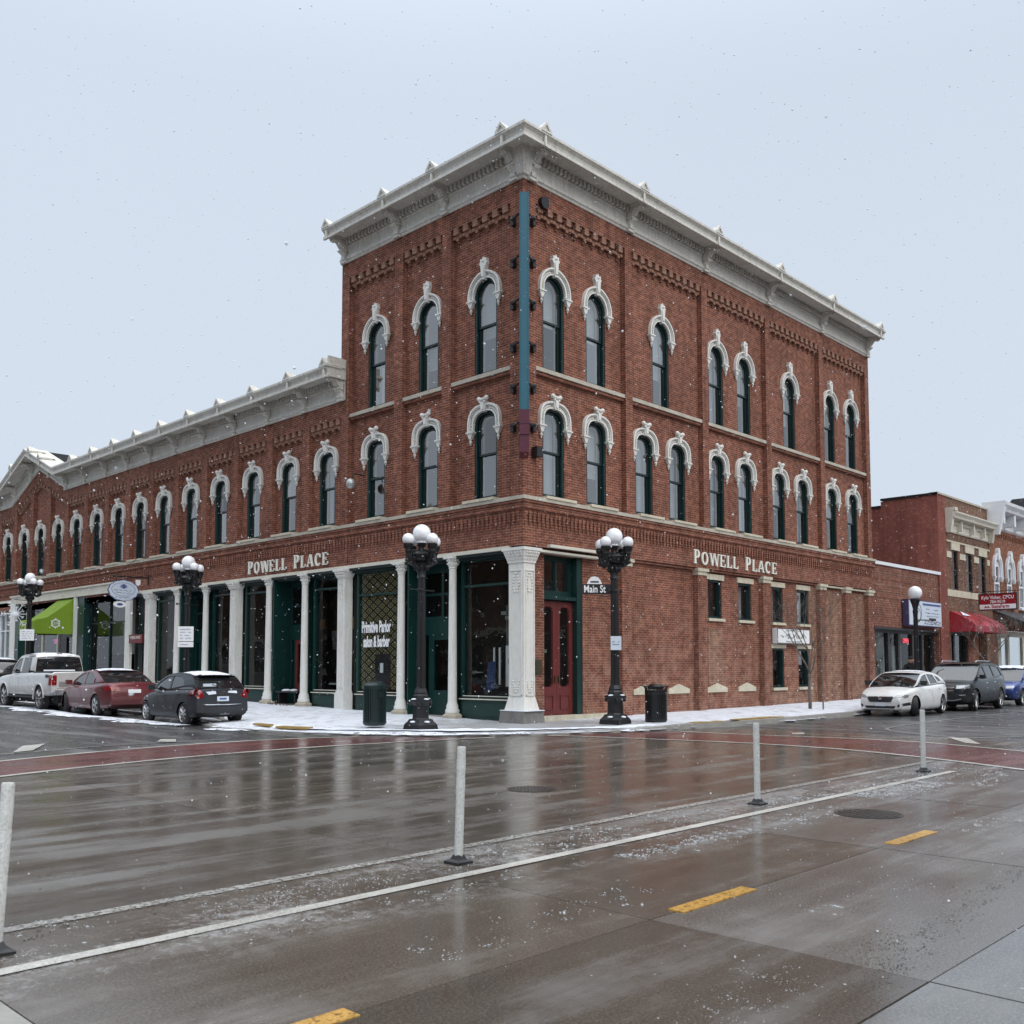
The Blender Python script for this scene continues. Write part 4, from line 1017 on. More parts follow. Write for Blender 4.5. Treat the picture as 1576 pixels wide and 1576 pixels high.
# red OPEN style neon board etc in far shops handled with those buildings
# oval hanging sign on the left street
hs = thing('hanging_oval_sign', 'pale blue scalloped oval shop sign hanging from an iron bracket', 'sign', (-1.09, 21.85, 4.76))
m_ = MB().tube([(1.09, 0, .58), (-.45, 0, .58)], .03, 8); m_.tube([(-.35, 0, .58), (1.09, .9, 1.6)], .012, 4); m_.tube([(1.05, 0, .3), (1.05, 0, .9)], .03, 6); m_.tube([(-.3, 0, .58), (-.3, 0, .38)], .012, 4); m_.tube([(.35, 0, .58), (.35, 0, .38)], .012, 4)
m_.build('bracket', 'black_iron', hs)
n = 48; ov = [((.62+.025*abs(math.cos(6*math.pi*i/n*2)))*math.cos(2*math.pi*i/n), (.42+.025*abs(math.cos(6*math.pi*i/n*2)))*math.sin(2*math.pi*i/n)) for i in range(n)]
MB().plate(ov, [], -.03, .03).build('board', 'sign_blue_white', hs)
ring = lambda a, b: [(a*math.cos(2*math.pi*i/36), b*math.sin(2*math.pi*i/36)+.04) for i in range(36)]
MB().plate([(x*1.0, z) for x, z in ov], [[(x*.965, z*.955) for x, z in ov]], -.036, .036).plate(ring(.50, .28), [ring(.485, .268)], -.036, .036).build('border', 'blue_print', hs)
m_ = MB()
for k in range(7):
    a = R(20+k*23); m_.plate([(0, .06), (.16*math.cos(a)-.03, .10+.16*math.sin(a)), (.17*math.cos(a)+.03, .10+.16*math.sin(a))], [], -.037-.0005*k, .037+.0005*k)
m_.build('emblem', 'blue_print', hs)
scribble(hs, 'blue_print', (0, -.038, 0), 0, 1, .2, [(.0, .035, -.40, .40, .04), (-.10, .025, -.32, .32, .03), (-.29, .03, -.34, .34, .035)], 9, .008)
h2 = thing('small_hanging_sign', 'small white scalloped plaque hanging under the oval sign', 'sign', (-1.22, 21.85, 4.18))
MB().plate([(x*.42, z*.30) for x, z in ov], [], -.015, .015).tube([(-.1, 0, .1), (-.1, 0, .2)], .006, 4).tube([(.1, 0, .1), (.1, 0, .2)], .006, 4).build('board', 'white_print', h2)
MB().plate([(x*.2, z*.12) for x, z in ov], [], -.019, .019).build('emblem', 'blue_print', h2)
h3 = thing('small_square_sign', 'tiny white shield sign beside the oval sign bracket', 'sign', (-.47, 21.85, 5.12))
MB().plate([(-.11, .12), (-.09, -.08), (0, -.14), (.09, -.08), (.11, .12)], [], -.012, .012).build('board', 'white_print', h3)
# green awning ---------------------------------------------------------------------
aw = thing('green_awning', 'lime green shop awning with round white badge on its near side', 'awning', (0, 29.6, 3.15))
prof_a = [(-.0, 0), (-1.8, 0), (-1.8, .60), (-1.7, .66), (-1.5, .70), (-1.25, .77), (-.9, 1.02), (-.5, 1.33), (0, 1.73)]
m_ = MB(); n = len(prof_a); m_.v = [(x, 0, z) for x, z in prof_a]+[(x, 2.0, z) for x, z in prof_a]
m_.f = [(i, i+1, i+1+n, i+n) for i in range(1, n-1)]+[tuple(range(n)), tuple(range(n, 2*n))]
m_.build('canopy', 'green_awning', aw)
MB().tube([(-.02, .03, .02), (-1.78, .03, .02), (-1.78, 1.97, .02), (-.02, 1.97, .02)], .02, 6).build('frame', 'black_iron', aw)
def badge(par, cx, cz, r, rot, loc):
    c24 = lambda q: [(q*math.cos(2*math.pi*i/24), q*math.sin(2*math.pi*i/24)) for i in range(24)]
    m_ = MB().plate(c24(r), [c24(r*.80)], 0, .006).plate(c24(r*.70), [c24(r*.66)], 0, .006)
    for i in range(6):
        a = R(30+60*i); m_.plate([(r*1.0*math.cos(a-.15), r*math.sin(a-.15)), (r*1.22*math.cos(a-.07), r*1.22*math.sin(a-.07)), (r*1.22*math.cos(a+.07), r*1.22*math.sin(a+.07)), (r*math.cos(a+.15), r*math.sin(a+.15))], [], 0, .0066)
    m_.build('badge', 'white_print', par, loc=loc, rot=rot)
badge(aw, 0, 0, .20, 0, (-.86, -.008, .50))
text_mesh('badge_text', 'LUX', .18, 'white_print', aw, (-.86, -.008, .50), ROT_R, .9)
badge(aw, 0, 0, .20, -math.pi/2, (-1.812, 1.0, .33))
# ================================================================= NEIGHBOURS ON THE RIGHT STREET
def sheet(pts, name, m, par):
    mb = MB(); mb.add(pts, [tuple(range(len(pts)))]); return mb.build(name, m, par)
# one storey shop
A1 = thing('one_storey_shop', 'low one storey brick shop with dark glass front right of the tall building', 'building', (0, 0, 0))
MB().plate([(21.5, -.3), (21.65, -.3), (21.65, 3.22), (28.75, 3.28), (28.75, -.3), (28.85, -.3), (28.85, 6.0), (21.5, 6.05)], [], -.35, -.05, fR).build('wall', 'brick_store', A1)
for z in (5.65, 5.38, 5.12, 4.86, 4.60):
    mb = MB(); fbox(mb, 'R', 21.6, 28.8, -.05, -.038, z, z+.03); mb.build('string_course', 'brick_pale', A1)
MB().box(21.45, 29.05, -.02, .45, 6.0, 6.14).build('coping', 'white_paint', A1)
MB().box(21.5, 28.9, .4, 12, 5.7, 5.9).build('roof', 'roofing', A1)
MB().box(21.6, 28.8, .02, .35, 3.22, 3.32).build('soffit', 'plastic_black', A1)
hs_ = [rect(22.15, 23.55, .55, 3.1), rect(23.75, 24.65, .35, 3.1), rect(24.85, 26.2, .55, 3.1), rect(26.35, 27.3, .35, 3.1), rect(27.45, 28.55, .55, 3.1)]
o = MB().plate(rect(21.65, 28.75, .1, 3.25), hs_, -.45, -.30, fR).build('shop_window', 'plastic_black', A1)
for q in hs_:
    m_ = MB(); m_.add([(x, .40, z) for x, z in q], [(0, 1, 2, 3)]); m_.build('pane', 'glass_shop', o)
MB().box(21.7, 28.7, 5, 5.1, 0, 4).box(21.7, 28.7, .5, 5, 3.9, 4.0).box(21.7, 21.75, .5, 5, 0, 4).box(28.7, 28.75, .5, 5, 0, 4).box(21.7, 28.7, .5, 5, 0, .2).build('interior', 'interior_wall', A1)
MB().box(22.2, 23.6, 1.2, 1.25, .7, 2.15).box(24.9, 25.0, 1.1, 2.1, .3, 3.0).box(26.6, 27.6, 1.4, 1.45, .3, 2.6).build('display_panel', 'interior_pale', A1)
for x, y, z in ((22.7, 1.6, 2.95), (23.3, 2.4, 2.85), (24.3, 1.3, 2.6)): MB().sphere((x, y, z), .10, 10, 8).build('globe_pendant', 'lamp_warm', A1, smooth='all')
n_ = thing('neon_sign', 'small red neon sign in the dark shop window behind the single globe lamp', 'sign', (25.55, .33, 2.78))
text_mesh('tube_letters', 'OPEN', .3, 'neon_red', n_, (0, 0, 0), ROT_R, .8, bold=.0)
MB().box(21.72, 21.9, -.02, .06, 1.55, 1.8).build('wall_plate', 'plaque', A1)
pb = thing('lightbox_sign', 'large pale blue box sign with plum sides projecting above the dark shop front', 'sign', (26.35, -.05, 4.04))
MB().box(-1.89, 1.89, -.22, .04, -.60, .58).build('box', 'sign_purple', pb)
MB().box(-1.85, 1.85, -.25, -.22, -.56, .53).build('face', 'sign_blue_white', pb)
m_ = MB().plate(rect(-.35, 1.75, .36, .45), [], .252, .26, lambda x, y, z: (x, -y, z)); m_.build('stripe', 'blue_print', pb)
scribble(pb, 'blue_print', (.6, -.258, 0), 0, 2, .5, [(.2, .03, -.6, -.1, .04), (.18, .03, .3, .9, .04), (.02, .03, -.7, .9, .05), (-.12, .03, -.5, 1.0, .05)], 21, .008)
scribble(pb, 'sign_purple', (0, -.258, 0), 0, 2, .5, [(-.38, .05, -.2, 1.7, .05), (-.47, .05, -.3, 1.75, .05)], 22, .009)
c24 = lambda q, cx=0, cz=0, k=1: [(cx+q*math.cos(2*math.pi*i/24), cz+k*q*math.sin(2*math.pi*i/24)) for i in range(24)]
MB().plate(c24(.5, -1.0, 0, .9), [c24(.47, -1.0, 0, .9)], .252, .258, lambda x, y, z: (x, -y, z)).plate(c24(.3, -.9, -.1), [c24(.275, -.9, -.1)], .252, .2585, lambda x, y, z: (x, -y, z)).build('emblem', 'plastic_black', pb)
MB().box(.35, 1.15, -.258, -.252, -.32, -.2).build('stripe', 'plastic_black', pb)
# two storey building with the painted side wall
A2 = thing('two_storey_building', 'two storey brick building with smooth red painted side wall and cream window bands', 'building', (0, 0, 0))
mb = MB(); mb.add([(28.855, .0, -.3), (28.855, 14, -.3), (28.855, 14, 9.2), (28.855, 9, 9.25), (28.855, 3.3, 9.55), (28.855, 2.75, 9.62), (28.855, 2.75, 9.85), (28.855, .0, 9.93)], [tuple(range(8))]); mb.build('side_wall', 'brick_painted', A2)
MB().box(28.80, 29.1, -.05, 2.75, 9.90, 10.0).box(28.80, 29.1, 2.75, 9, 9.56, 9.66).build('coping', 'black_iron', A2)
wr = [(30.68, 31.38), (32.57, 33.38), (34.5, 35.3)]
MB().plate(rect(28.87, 35.9, -.3, 9.93), [rect(a, b, 5.40, 7.36) for a, b in wr]+[rect(30.2, 35.2, .2, 3.3)], -.35, -.0, fR).build('wall', 'brick_tan', A2)
MB().box(28.855, 29.85, -.015, -.002, -.3, 9.93).build('wall_return', 'brick_painted', A2)
MB().box(28.95, 35.9, .36, 14, 8.9, 9.1).build('roof', 'roofing', A2)
MB().box(28.8, 35.95, -.06, .35, 9.93, 10.02).build('coping', 'stone', A2)
for a, b in wr:
    mb = MB(); fbox(mb, 'R', a-.22, b+.22, -.1, .04, 7.36, 7.72); mb.build('stone_lintel', 'limestone', A2)
    o = MB().plate(rect(a, b, 5.4, 7.36), [rect(a+.07, b-.07, 5.47, 6.35), rect(a+.07, b-.07, 6.42, 7.29)], -.14, -.06, fR).build('window', 'plastic_black', A2)
    m_ = MB(); m_.add([(x, .10, z) for x, z in rect(a+.07, b-.07, 5.47, 7.29)], [(0, 1, 2, 3)]); m_.build('pane', 'glass_shop', o)
mb = MB(); fbox(mb, 'R', 29.85, 35.9, 0, .05, 7.72, 7.80); fbox(mb, 'R', 29.85, 35.9, 0, .03, 5.05, 5.38)
for a, b in ((29.85, 30.46), (31.6, 32.35), (33.6, 34.28), (35.52, 35.9)): fbox(mb, 'R', a, b, 0, .035, 6.95, 7.25)
mb.build('stone_band', 'limestone', A2)
CP2 = [(-.1, 8.2), (.05, 8.2), (.08, 8.28), (.05, 8.34), (.05, 8.75), (.12, 8.80), (.42, 8.85), (.45, 8.95), (.55, 9.08), (.55, 9.14), (-.1, 9.2)]
sweep([lambda d: (29.85, -d, 0), lambda d: (35.9, -d, 0)], CP2).build('cornice', 'cream_paint', A2)
MB().taper(29.95, -.15, 8.15, 9.35, .12, .1, .16, .28).box(29.8, 30.15, -.5, 0, 9.2, 9.35).build('cornice_end', 'cream_paint', A2)
MB().taper(35.8, -.15, 8.15, 9.2, .12, .1, .16, .3).build('cornice_end', 'cream_paint', A2)
mb = MB()
for i in range(36): fbox(mb, 'R', 30.2+i*.155, 30.28+i*.155, .05, .16, 8.62, 8.78)
for x in (31.2, 32.9, 34.5): fbox(mb, 'R', x, x+.12, .05, .3, 8.3, 8.8)
mb.build('cornice_dentils', 'cream_paint', A2, kind='stuff')
MB().plate(rect(30.2, 35.2, .2, 3.3), [rect(30.3, 31.85, .6, 3.2), rect(32.05, 33.55, .6, 3.2)], -.7, -.5, fR).build('shop_window', 'plastic_black', A2)
for q in (rect(30.3, 31.85, .6, 3.2), rect(32.05, 33.55, .6, 3.2)):
    m_ = MB(); m_.add([(x, .66, z) for x, z in q], [(0, 1, 2, 3)]); m_.build('pane', 'glass_upper_dim', A2)
MB().box(33.7, 35.2, .42, .5, .2, 3.3).build('brick_infill', 'brick', A2)
MB().box(30, 35.4, 4, 4.1, 0, 5).build('interior', 'interior_wall', A2)
ra = thing('red_awning', 'glossy red shop awning with faded white lettering over the second shop', 'awning', (30.0, 0, 3.3))
prof_r = [(0, 0), (-1.15, 0), (-1.18, .28), (-1.0, .48), (-.6, .72), (0, 1.02)]
m_ = MB(); n = len(prof_r); X0, X1 = .05, 4.4
m_.v = [(X0, y, z) for y, z in prof_r]+[(X1, y, z) for y, z in prof_r]
m_.f = [(i, i+1, i+1+n, i+n) for i in range(1, n-1)]+[tuple(range(n)), tuple(range(n, 2*n))]
m_.build('canopy', 'red_awning', ra)
m_ = MB()
for x in (X0, 1.45, 2.95, X1): m_.tube([(x, y-.005, z+.005) for y, z in prof_r[1:]], .015, 5)
m_.build('rib', 'red_awning', ra)
for x in (.7, 2.2, 3.7): scribble(ra, 'white_print', (x, -1.19, .16), 0, 1, .2, [(.06, .03, -.25, .25, .04), (-.04, .03, -.2, .2, .04)], int(x*10), .008)
MB().add([(.3, -.55, .78), (1.35, -.55, .78), (1.35, -.05, 1.03)], [(0, 1, 2)]).build('snow_patch', 'snow', ra, loc=(0, 0, .02))
ks = thing('projecting_sign', 'red and white double panel sign hanging out over the pavement beside the red awning', 'sign', (33.0, -1.3, 4.86))
MB().box(-.09, .09, -.88, .88, -.41, .39).build('box', 'state_red', ks)
MB().plate(rect(-.90, .90, -.43, .41), [rect(-.86, .86, -.39, .37)], -.1, .1, lambda x, y, z: (y, x, z)).build('frame', 'black_iron', ks)
MB().box(-.098, -.09, -.85, .85, -.37, -.14).build('panel', 'white_print', ks)
text_mesh('line_of_text', 'Kyle Visker, CPCU', .24, 'white_print', ks, (-.10, 0, .20), ROT_L, .82, bold=.003)
text_mesh('line_of_text', '784-9519', .22, 'white_print', ks, (-.10, 0, -.02), ROT_L, .85, bold=.003)
text_mesh('line_of_text', 'StateFarm', .24, 'state_red', ks, (-.10, -.13, -.25), ROT_L, .85, bold=.006)
MB().plate([(.34, -.31), (.44, -.2), (.5, -.26), (.57, -.2), (.64, -.31), (.5, -.29)], [], .0985, .102, lambda x, y, z: (-y, x, z)).build('emblem', 'state_red', ks)
MB().tube([(0, 1.3, .52), (0, -1.05, .52)], .02, 6).tube([(0, -.8, .52), (0, -.8, .40)], .012, 4).tube([(0, .6, .52), (0, .6, .40)], .012, 4).tube([(0, -.6, .52), (0, 1.25, 1.3)], .01, 4).build('bracket', 'black_iron', ks)
# white cornice building, only partly in frame
A3 = thing('white_cornice_building', 'orange brick building with heavy white gabled cornice at the right frame edge', 'building', (0, 0, 0))
w3 = [36.95, 39.0, 41.05, 43.1, 45.2, 47.2]
MB().plate(rect(35.9, 50, -.3, 9.2), [[(x+u, z+4.9) for x, z in arch(.42, 2.0, .5, 7)] for u in w3]+[rect(36.6, 49, .2, 3.6)], -.35, .02, fR).build('wall', 'brick_orange', A3)
for u in w3:
    m_ = MB(); 
    for o0, o1, y1 in ((0, .07, .10), (.07, .16, .05), (.16, .26, .13)):
        m_.plate(arch(.42+o1, 2.0, .5+o1*1.25, 9, 2.0, 1.55)+list(reversed(arch(.42+o0, 2.0, .5+o0*1.1, 9, 2.0, 1.55))), [], 0, y1)
    m_.plate([(-.10, 2.45), (.10, 2.45), (.16, 2.9), (.10, 3.02), (0, 3.1), (-.10, 3.02), (-.16, 2.9)], [], 0, .18); m_.sphere((.3, .08, 2.72), .07, 8, 6); m_.sphere((-.3, .08, 2.72), .07, 8, 6)
    for s_ in (-1, 1): m_.taper(s_*.56, .06, 1.3, 1.55, .05, .05, .15, .10)
    m_.build('window_hood', 'white_paint', A3, loc=(u, -.02, 4.9), rot=math.pi)
    o = MB().plate([(x, z) for x, z in arch(.42, 2.0, .5, 7)], [[(x*.82, .08 if z < .01 else (1.15 if z == 2.0 else z-.09)) for x, z in arch(.42, 2.0, .5, 7)][:0] or rect(-.34, .34, .08, 1.15), rect(-.34, .34, 1.25, 2.1)], -.10, .0).build('window', 'white_paint', A3, loc=(u, -.02, 4.9), rot=math.pi)
    for z0, z1 in ((.08, 1.15), (1.25, 2.1)):
        m_ = MB(); m_.add([(x, -.05, z) for x, z in rect(-.34, .34, z0, z1)], [(0, 1, 2, 3)]); m_.build('pane', 'glass_upper', o)
    MB().box(-.6, .6, -.05, .16, -.12, .0).build('stone_sill', 'white_paint', o)
CP3 = [(-.1, 9.0), (.05, 9.0), (.15, 9.1), (.12, 9.2), (.12, 9.7), (.2, 9.78), (.75, 9.85), (.8, 9.98), (.95, 10.15), (.98, 10.3), (-.1, 10.4)]
sweep([lambda d: (35.85, -d, 0), lambda d: (50, -d, 0)], CP3).build('cornice', 'white_paint', A3)
sweep([lambda d: (43.4, -d, .3), lambda d: (46.6, -d, 2.2), lambda d: (49.8, -d, .3)], [(d, z-.35) for d, z in CP3]).build('pediment', 'white_paint', A3)
mb = MB(); mb.add([(43.5, -.5, 10.3), (46.6, -.5, 12.1), (49.7, -.5, 10.3), (43.5, 2, 10.3), (46.6, 2, 12.1), (49.7, 2, 10.3)], [(0, 1, 4, 3), (1, 2, 5, 4), (3, 4, 5)]); mb.build('gable_roof', 'roofing', A3)
MB().taper(35.95, -.35, 8.6, 10.35, .12, .2, .2, .6).build('cornice_end', 'white_paint', A3)
mb = MB()
for i in range(60): fbox(mb, 'R', 36.4+i*.2, 36.5+i*.2, .12, .3, 9.55, 9.75)
mb.build('cornice_dentils', 'white_paint', A3, kind='stuff')
for i in range(7):
    mb = MB(); fbox(mb, 'R', 36.2+i*1.75, 36.45+i*1.75, .1, .7, 9.2, 9.82); mb.build('bracket', 'white_paint', A3)
mb = MB()
for i in range(45): fbox(mb, 'R', 36.1+i*.3, 36.25+i*.3, -.02, .06, 8.62, 8.82)
fbox(mb, 'R', 35.95, 50, -.02, .08, 8.82, 9.0); mb.build('brick_corbelling', 'brick_orange', A3, kind='stuff')
MB().plate(rect(36.6, 49, .2, 3.6), [rect(36.8, 38.3, .7, 3.3), rect(38.8, 39.9, .4, 3.2), rect(40.2, 42.5, .7, 3.3)], -.6, -.45, fR).build('shop_window', 'cream_paint', A3)
for q in (rect(36.8, 38.3, .7, 3.3), rect(38.8, 39.9, .4, 3.2), rect(40.2, 42.5, .7, 3.3)):
    m_ = MB(); m_.add([(x, .56, z) for x, z in q], [(0, 1, 2, 3)]); m_.build('pane', 'glass_shop', A3)
MB().box(36, 50, 4, 4.1, 0, 5).box(36, 50, .35, 8, 8.9, 9.0).build('interior', 'interior_wall', A3)
da = thing('black_awning', 'dark grey sloped fabric awning at the right edge of the frame', 'awning', (36.1, 0, 3.5))
m_ = MB(); m_.add([(0, 0, 1.15), (0, -1.9, .30), (0, -1.9, .0), (6, 0, 1.15), (6, -1.9, .30), (6, -1.9, 0), (0, -.0, 0.6), (6, 0, .6)], [(0, 1, 4, 3), (1, 2, 5, 4), (0, 1, 2), (3, 4, 5)]); m_.build('canopy', 'black_awning', da)
scribble(da, 'white_print', (2.4, -1.25, .62), (R(-65.9+90), 0, 0), 1, 1, [(.1, .09, -1.6, 1.8, .12)], 5, .02)
# lower roof glimpsed behind
# ================================================================= ACROSS THE STREETS (seen in the glass and the wet road)
def block(name, label, x0, x1, y0, y1, h, face, m='brick'):
    b_ = thing(name, label, 'building', (0, 0, 0)); L_ = (y1-y0) if face in 'EW' else (x1-x0)
    n = max(2, int(L_/2.6)); p_ = L_/n
    def fm(x, y, z):
        if face == 'E': return (x1+y, y0+x, z)
        if face == 'N': return (x0+x, y1+y, z)
    op = []
    for i in range(n):
        c_ = (i+.5)*p_
        for z in (5.2, 8.9) if h > 11 else (5.0,): op.append([(x+c_, zz+z) for x, zz in arch(.5, 1.7, .3, 4, 2.2)])
        op.append(rect(c_-p_*.4, c_+p_*.4, .7, 3.4))
    MB().plate(rect(0, L_, -.3, h), op, -.35, 0, fm).build('wall', m, b_)
    o = MB()
    for q in op: o.plate(q, [[(x+(c0-x)*.16, z+(cz-z)*.08) for x, z in q] for c0, cz in [(sum(p[0] for p in q)/len(q), sum(p[1] for p in q)/len(q))]], -.3, -.15, fm)
    o.build('window_frame', 'cream_paint', b_)
    o = MB()
    for q in op: o.add([fm(x, -.24, z) for x, z in q], [tuple(range(len(q)))])
    o.build('window_glass', 'glass_upper_dim', b_)
    MB().plate(rect(-.1, L_+.1, h-1.0, h+.1), [], 0, .35, fm).plate(rect(-.2, L_+.2, h-.1, h+.15), [], .35, .6, fm).plate(rect(0, L_, 3.7, 4.0), [], 0, .2, fm).build('cornice', 'cream_paint', b_)
    MB().box(min(x0, x1)+.4, max(x0, x1)-.4, y0+.4, y1-.4, .0, h-.5).build('interior', 'interior_wall', b_)
    return b_
block('opposite_building', 'brick block across the left street, seen only in reflections', -38, -26, 6, 34, 12.6, 'E')
block('opposite_building', 'second brick block farther up the left street, seen only in reflections', -38, -26, 34.3, 70, 9.5, 'E', 'brick_tan')
block('opposite_building', 'brick block across the main street, seen only in reflections', -14, 22, -36, -24, 9.0, 'N', 'brick_tan')
block('opposite_building', 'brick block farther along the main street, seen only in reflections', 22.3, 60, -36, -24, 11.5, 'N')
# ================================================================= GROUND
def struct(o): o['kind'] = 'structure'; return o
def stuff(o, label=None, cat=None):
    o['kind'] = 'stuff'
    if label: o['label'] = label; o['category'] = cat
    return o
mb = MB(); mb.add([(-600, -600, -.35), (600, -600, -.35), (600, 600, -.35), (-600, 600, -.35)], [(0, 1, 2, 3)])
o = struct(mb.build('ground', 'wet_asphalt'))
def grid(xs, ys, zf, name, m, **kw):
    mb = MB(); nx = len(xs)
    for y in ys:
        for x in xs: mb.v.append((x, y, zf(x, y)))
    mb.f = [(j*nx+i, j*nx+i+1, (j+1)*nx+i+1, (j+1)*nx+i) for j in range(len(ys)-1) for i in range(nx-1)]
    return mb.build(name, m, **kw)
fr_ = lambda a, b, n: [a+(b-a)*i/n for i in range(n+1)]
st = struct(grid(fr_(-60, 120, 60), fr_(-60, 0, 20)[:-1]+fr_(0, 90, 30), lambda x, y: road_z(x, y)-.012, 'street', 'wet_asphalt'))
# concrete slabs of the crossing, each cast bay a piece of its own
rs_ = random.Random(3)
xs_ = [-27+3.4*k for k in range(-3, 9)]; xs_ = [x-16.8+3.4*0 for x in [3.4*k for k in range(-6, 7)]]
ys_ = [-24, -17.45, -15.6, -13.86, -11.12, -7.9, -4.7, -1.4, .6]
lights = []
for v_ in range(3):
    m2 = MAT['wet_concrete'].copy(); m2.name = 'wet_concrete_%d' % v_; MAT[m2.name] = m2
    t = m2.node_tree; p = t.nodes['Principled BSDF']; src = p.inputs['Base Color'].links[0].from_socket
    t.links.new(mixc(t, 1, src, [(.86, .86, .86), (1.08, 1.06, 1.04), (1.0, .98, .96)][v_], 'MULTIPLY'), p.inputs['Base Color'])
paint('concrete_light', (.30, .29, .27), .55, .12, dirt=.3)
for i in range(len(xs_)-1):
    for j in range(len(ys_)-1):
        if ys_[j] < -17 and xs_[i] > -20: pass
        x0, x1, y0, y1 = xs_[i]+.005, xs_[i+1]-.005, ys_[j]+.005, ys_[j+1]-.005
        sh = 0 if j != 4 else .0
        dz = rs_.uniform(-.0015, .0015)
        if j >= 4: x0 += .35; x1 += .35
        nm = 'concrete_light' if (x1 < -16.5 and -14 < y0 < -12.2) else ('wet_concrete_pale' if y1 < -15.5 else 'wet_concrete_mid' if (x0 > -10.2 and y1 < -11) or (x0 > -13.5 and y1 < -13.8) else 'wet_concrete_%d' % rs_.randrange(3))
        if x1 < -16.5 and j == 3: y1 = -12.42
        mb = MB().box(x0, x1, y0, y1, -.1, dz)
        mb.build('concrete_slab', nm, st)
# brick coloured crossings bounded by white lines
def ribbon(pts, w, z, name, m, par=None, n=6):
    P = [Vector((x, y, 0)) for x, y in pts]; mb = MB()
    fine = []
    for i in range(len(P)-1):
        p0 = P[max(i-1, 0)]; p1 = P[i]; p2 = P[i+1]; p3 = P[min(i+2, len(P)-1)]
        for k in range(n):
            t_ = k/n; fine.append(.5*((2*p1)+(-p0+p2)*t_+(2*p0-5*p1+4*p2-p3)*t_*t_+(-p0+3*p1-3*p2+p3)*t_**3))
    fine.append(P[-1])
    for i, p_ in enumerate(fine):
        d = (fine[min(i+1, len(fine)-1)]-fine[max(i-1, 0)]).normalized(); nn = Vector((-d.y, d.x, 0))*w/2
        for q in (p_+nn, p_-nn): mb.v.append((q.x, q.y, road_z(q.x, q.y)+z))
    mb.f = [(2*i, 2*i+2, 2*i+3, 2*i+1) for i in range(len(fine)-1)]
    return mb.build(name, m, par), fine
def between(A_, B_, z, name, m):
    mb = MB(); n = 40
    def samp(P_, k):
        L = [0]
        for i in range(len(P_)-1): L.append(L[-1]+(P_[i+1]-P_[i]).length)
        s_ = L[-1]*k/n
        for i in range(len(P_)-1):
            if s_ <= L[i+1]+1e-9: return P_[i].lerp(P_[i+1], (s_-L[i])/max(1e-9, L[i+1]-L[i]))
        return P_[-1]
    for k in range(n+1):
        for q in (samp(A_, k), samp(B_, k)): mb.v.append((q.x, q.y, road_z(q.x, q.y)+z))
    mb.f = [(2*i, 2*i+2, 2*i+3, 2*i+1) for i in range(n)]
    return mb.build(name, m)
LU = [(-24, -3.6), (-20, -2.4), (-16.5, -1.2), (-14.2, -.4), (-12.7, .18), (-11.0, .77), (-9.2, 1.15), (-7.35, 1.22), (-5.9, .95), (-5.0, .5)]
LL_ = [(-24, -6.6), (-20, -5.0), (-16, -3.2), (-13.5, -2.3), (-12.2, -1.85), (-10.5, -1.45), (-8.7, -1.22), (-7.1, -1.2), (-5.4, -1.38), (-3.7, -1.7), (-3.0, -1.85)]
RL = [(-1.6, -2.3), (-1.2, -3.3), (-.87, -4.69), (-.45, -6.4), (-.35, -7.6), (-.5, -9.2), (-1.15, -10.95), (-2.2, -13), (-3.4, -15.5)]
RU = [(1.75, -3.4), (1.8, -4.4), (1.95, -5.87), (2.38, -7.6), (2.45, -8.61), (2.3, -9.7), (1.51, -11.64), (.6, -13.3), (-.4, -15.5)]
_, fa = ribbon(LU, .13, .008, 'crosswalk_line', 'road_line'); struct(_)
_, fb = ribbon(LL_, .14, .008, 'crosswalk_line', 'road_line'); struct(_)
_, fc = ribbon(RL, .15, .008, 'crosswalk_line', 'road_line'); struct(_)
_, fd = ribbon(RU, .14, .008, 'crosswalk_line', 'road_line'); struct(_)
struct(between(fa, fb, .004, 'crosswalk', 'wet_paver')); struct(between(fc, fd, .004, 'crosswalk', 'wet_paver'))
for a, b, w, m in (([(-30, -12.06), (-20, -12.06)], [(-12, -12.05), (-3.0, -11.98)], .115, 'road_line'), ([(-30, -11.2), (-20, -11.22)], [(-12, -11.18), (-1.6, -11.12)], .12, 'road_line_faint')):
    struct(ribbon(a+b, w, .006, 'road_marking', m)[0])
for (x0, x1) in ((-13.12, -12.2), (-9.75, -8.8), (-16.6, -15.72), (-20.0, -19.1)):
    struct(MB().box(x0, x1, -13.92, -13.79, -.01, .007).build('yellow_lane_dash', 'yellow_line'))
for pts in ([(-16, .9), (-12.27, 1.6), (-9.67, 2.2), (-7.44, 2.0)], [(3.15, -5.9), (3.1, -7.98), (4.3, -9.5), (6, -10.5)], [(4.47, -9.34), (5.83, -7.17), (8.89, -6.6), (14, -6.4), (30, -6.4)]):
    struct(ribbon(pts, .09, .006, 'road_marking', 'road_line_faint')[0])
def flat(pts, m='road_line'):
    mb = MB(); mb.add([(x, y, road_z(x, y)+.0065) for x, y in pts], [tuple(range(len(pts)))]); struct(mb.build('road_marking', m))
flat([(-11.94, 1.84), (-11.25, 3.31), (-10.7, 3.6), (-11.5, 2.05)]); flat([(-8.86, 2.4), (-8.44, 3.08), (-8.25, 2.75), (-8.6, 2.05)])
flat([(4.35, -9.2), (4.2, -9.7), (2.75, -10.45), (2.86, -10.1)]); flat([(3.16, -5.94), (3.53, -6.09), (2.97, -6.4), (2.72, -6.21)])
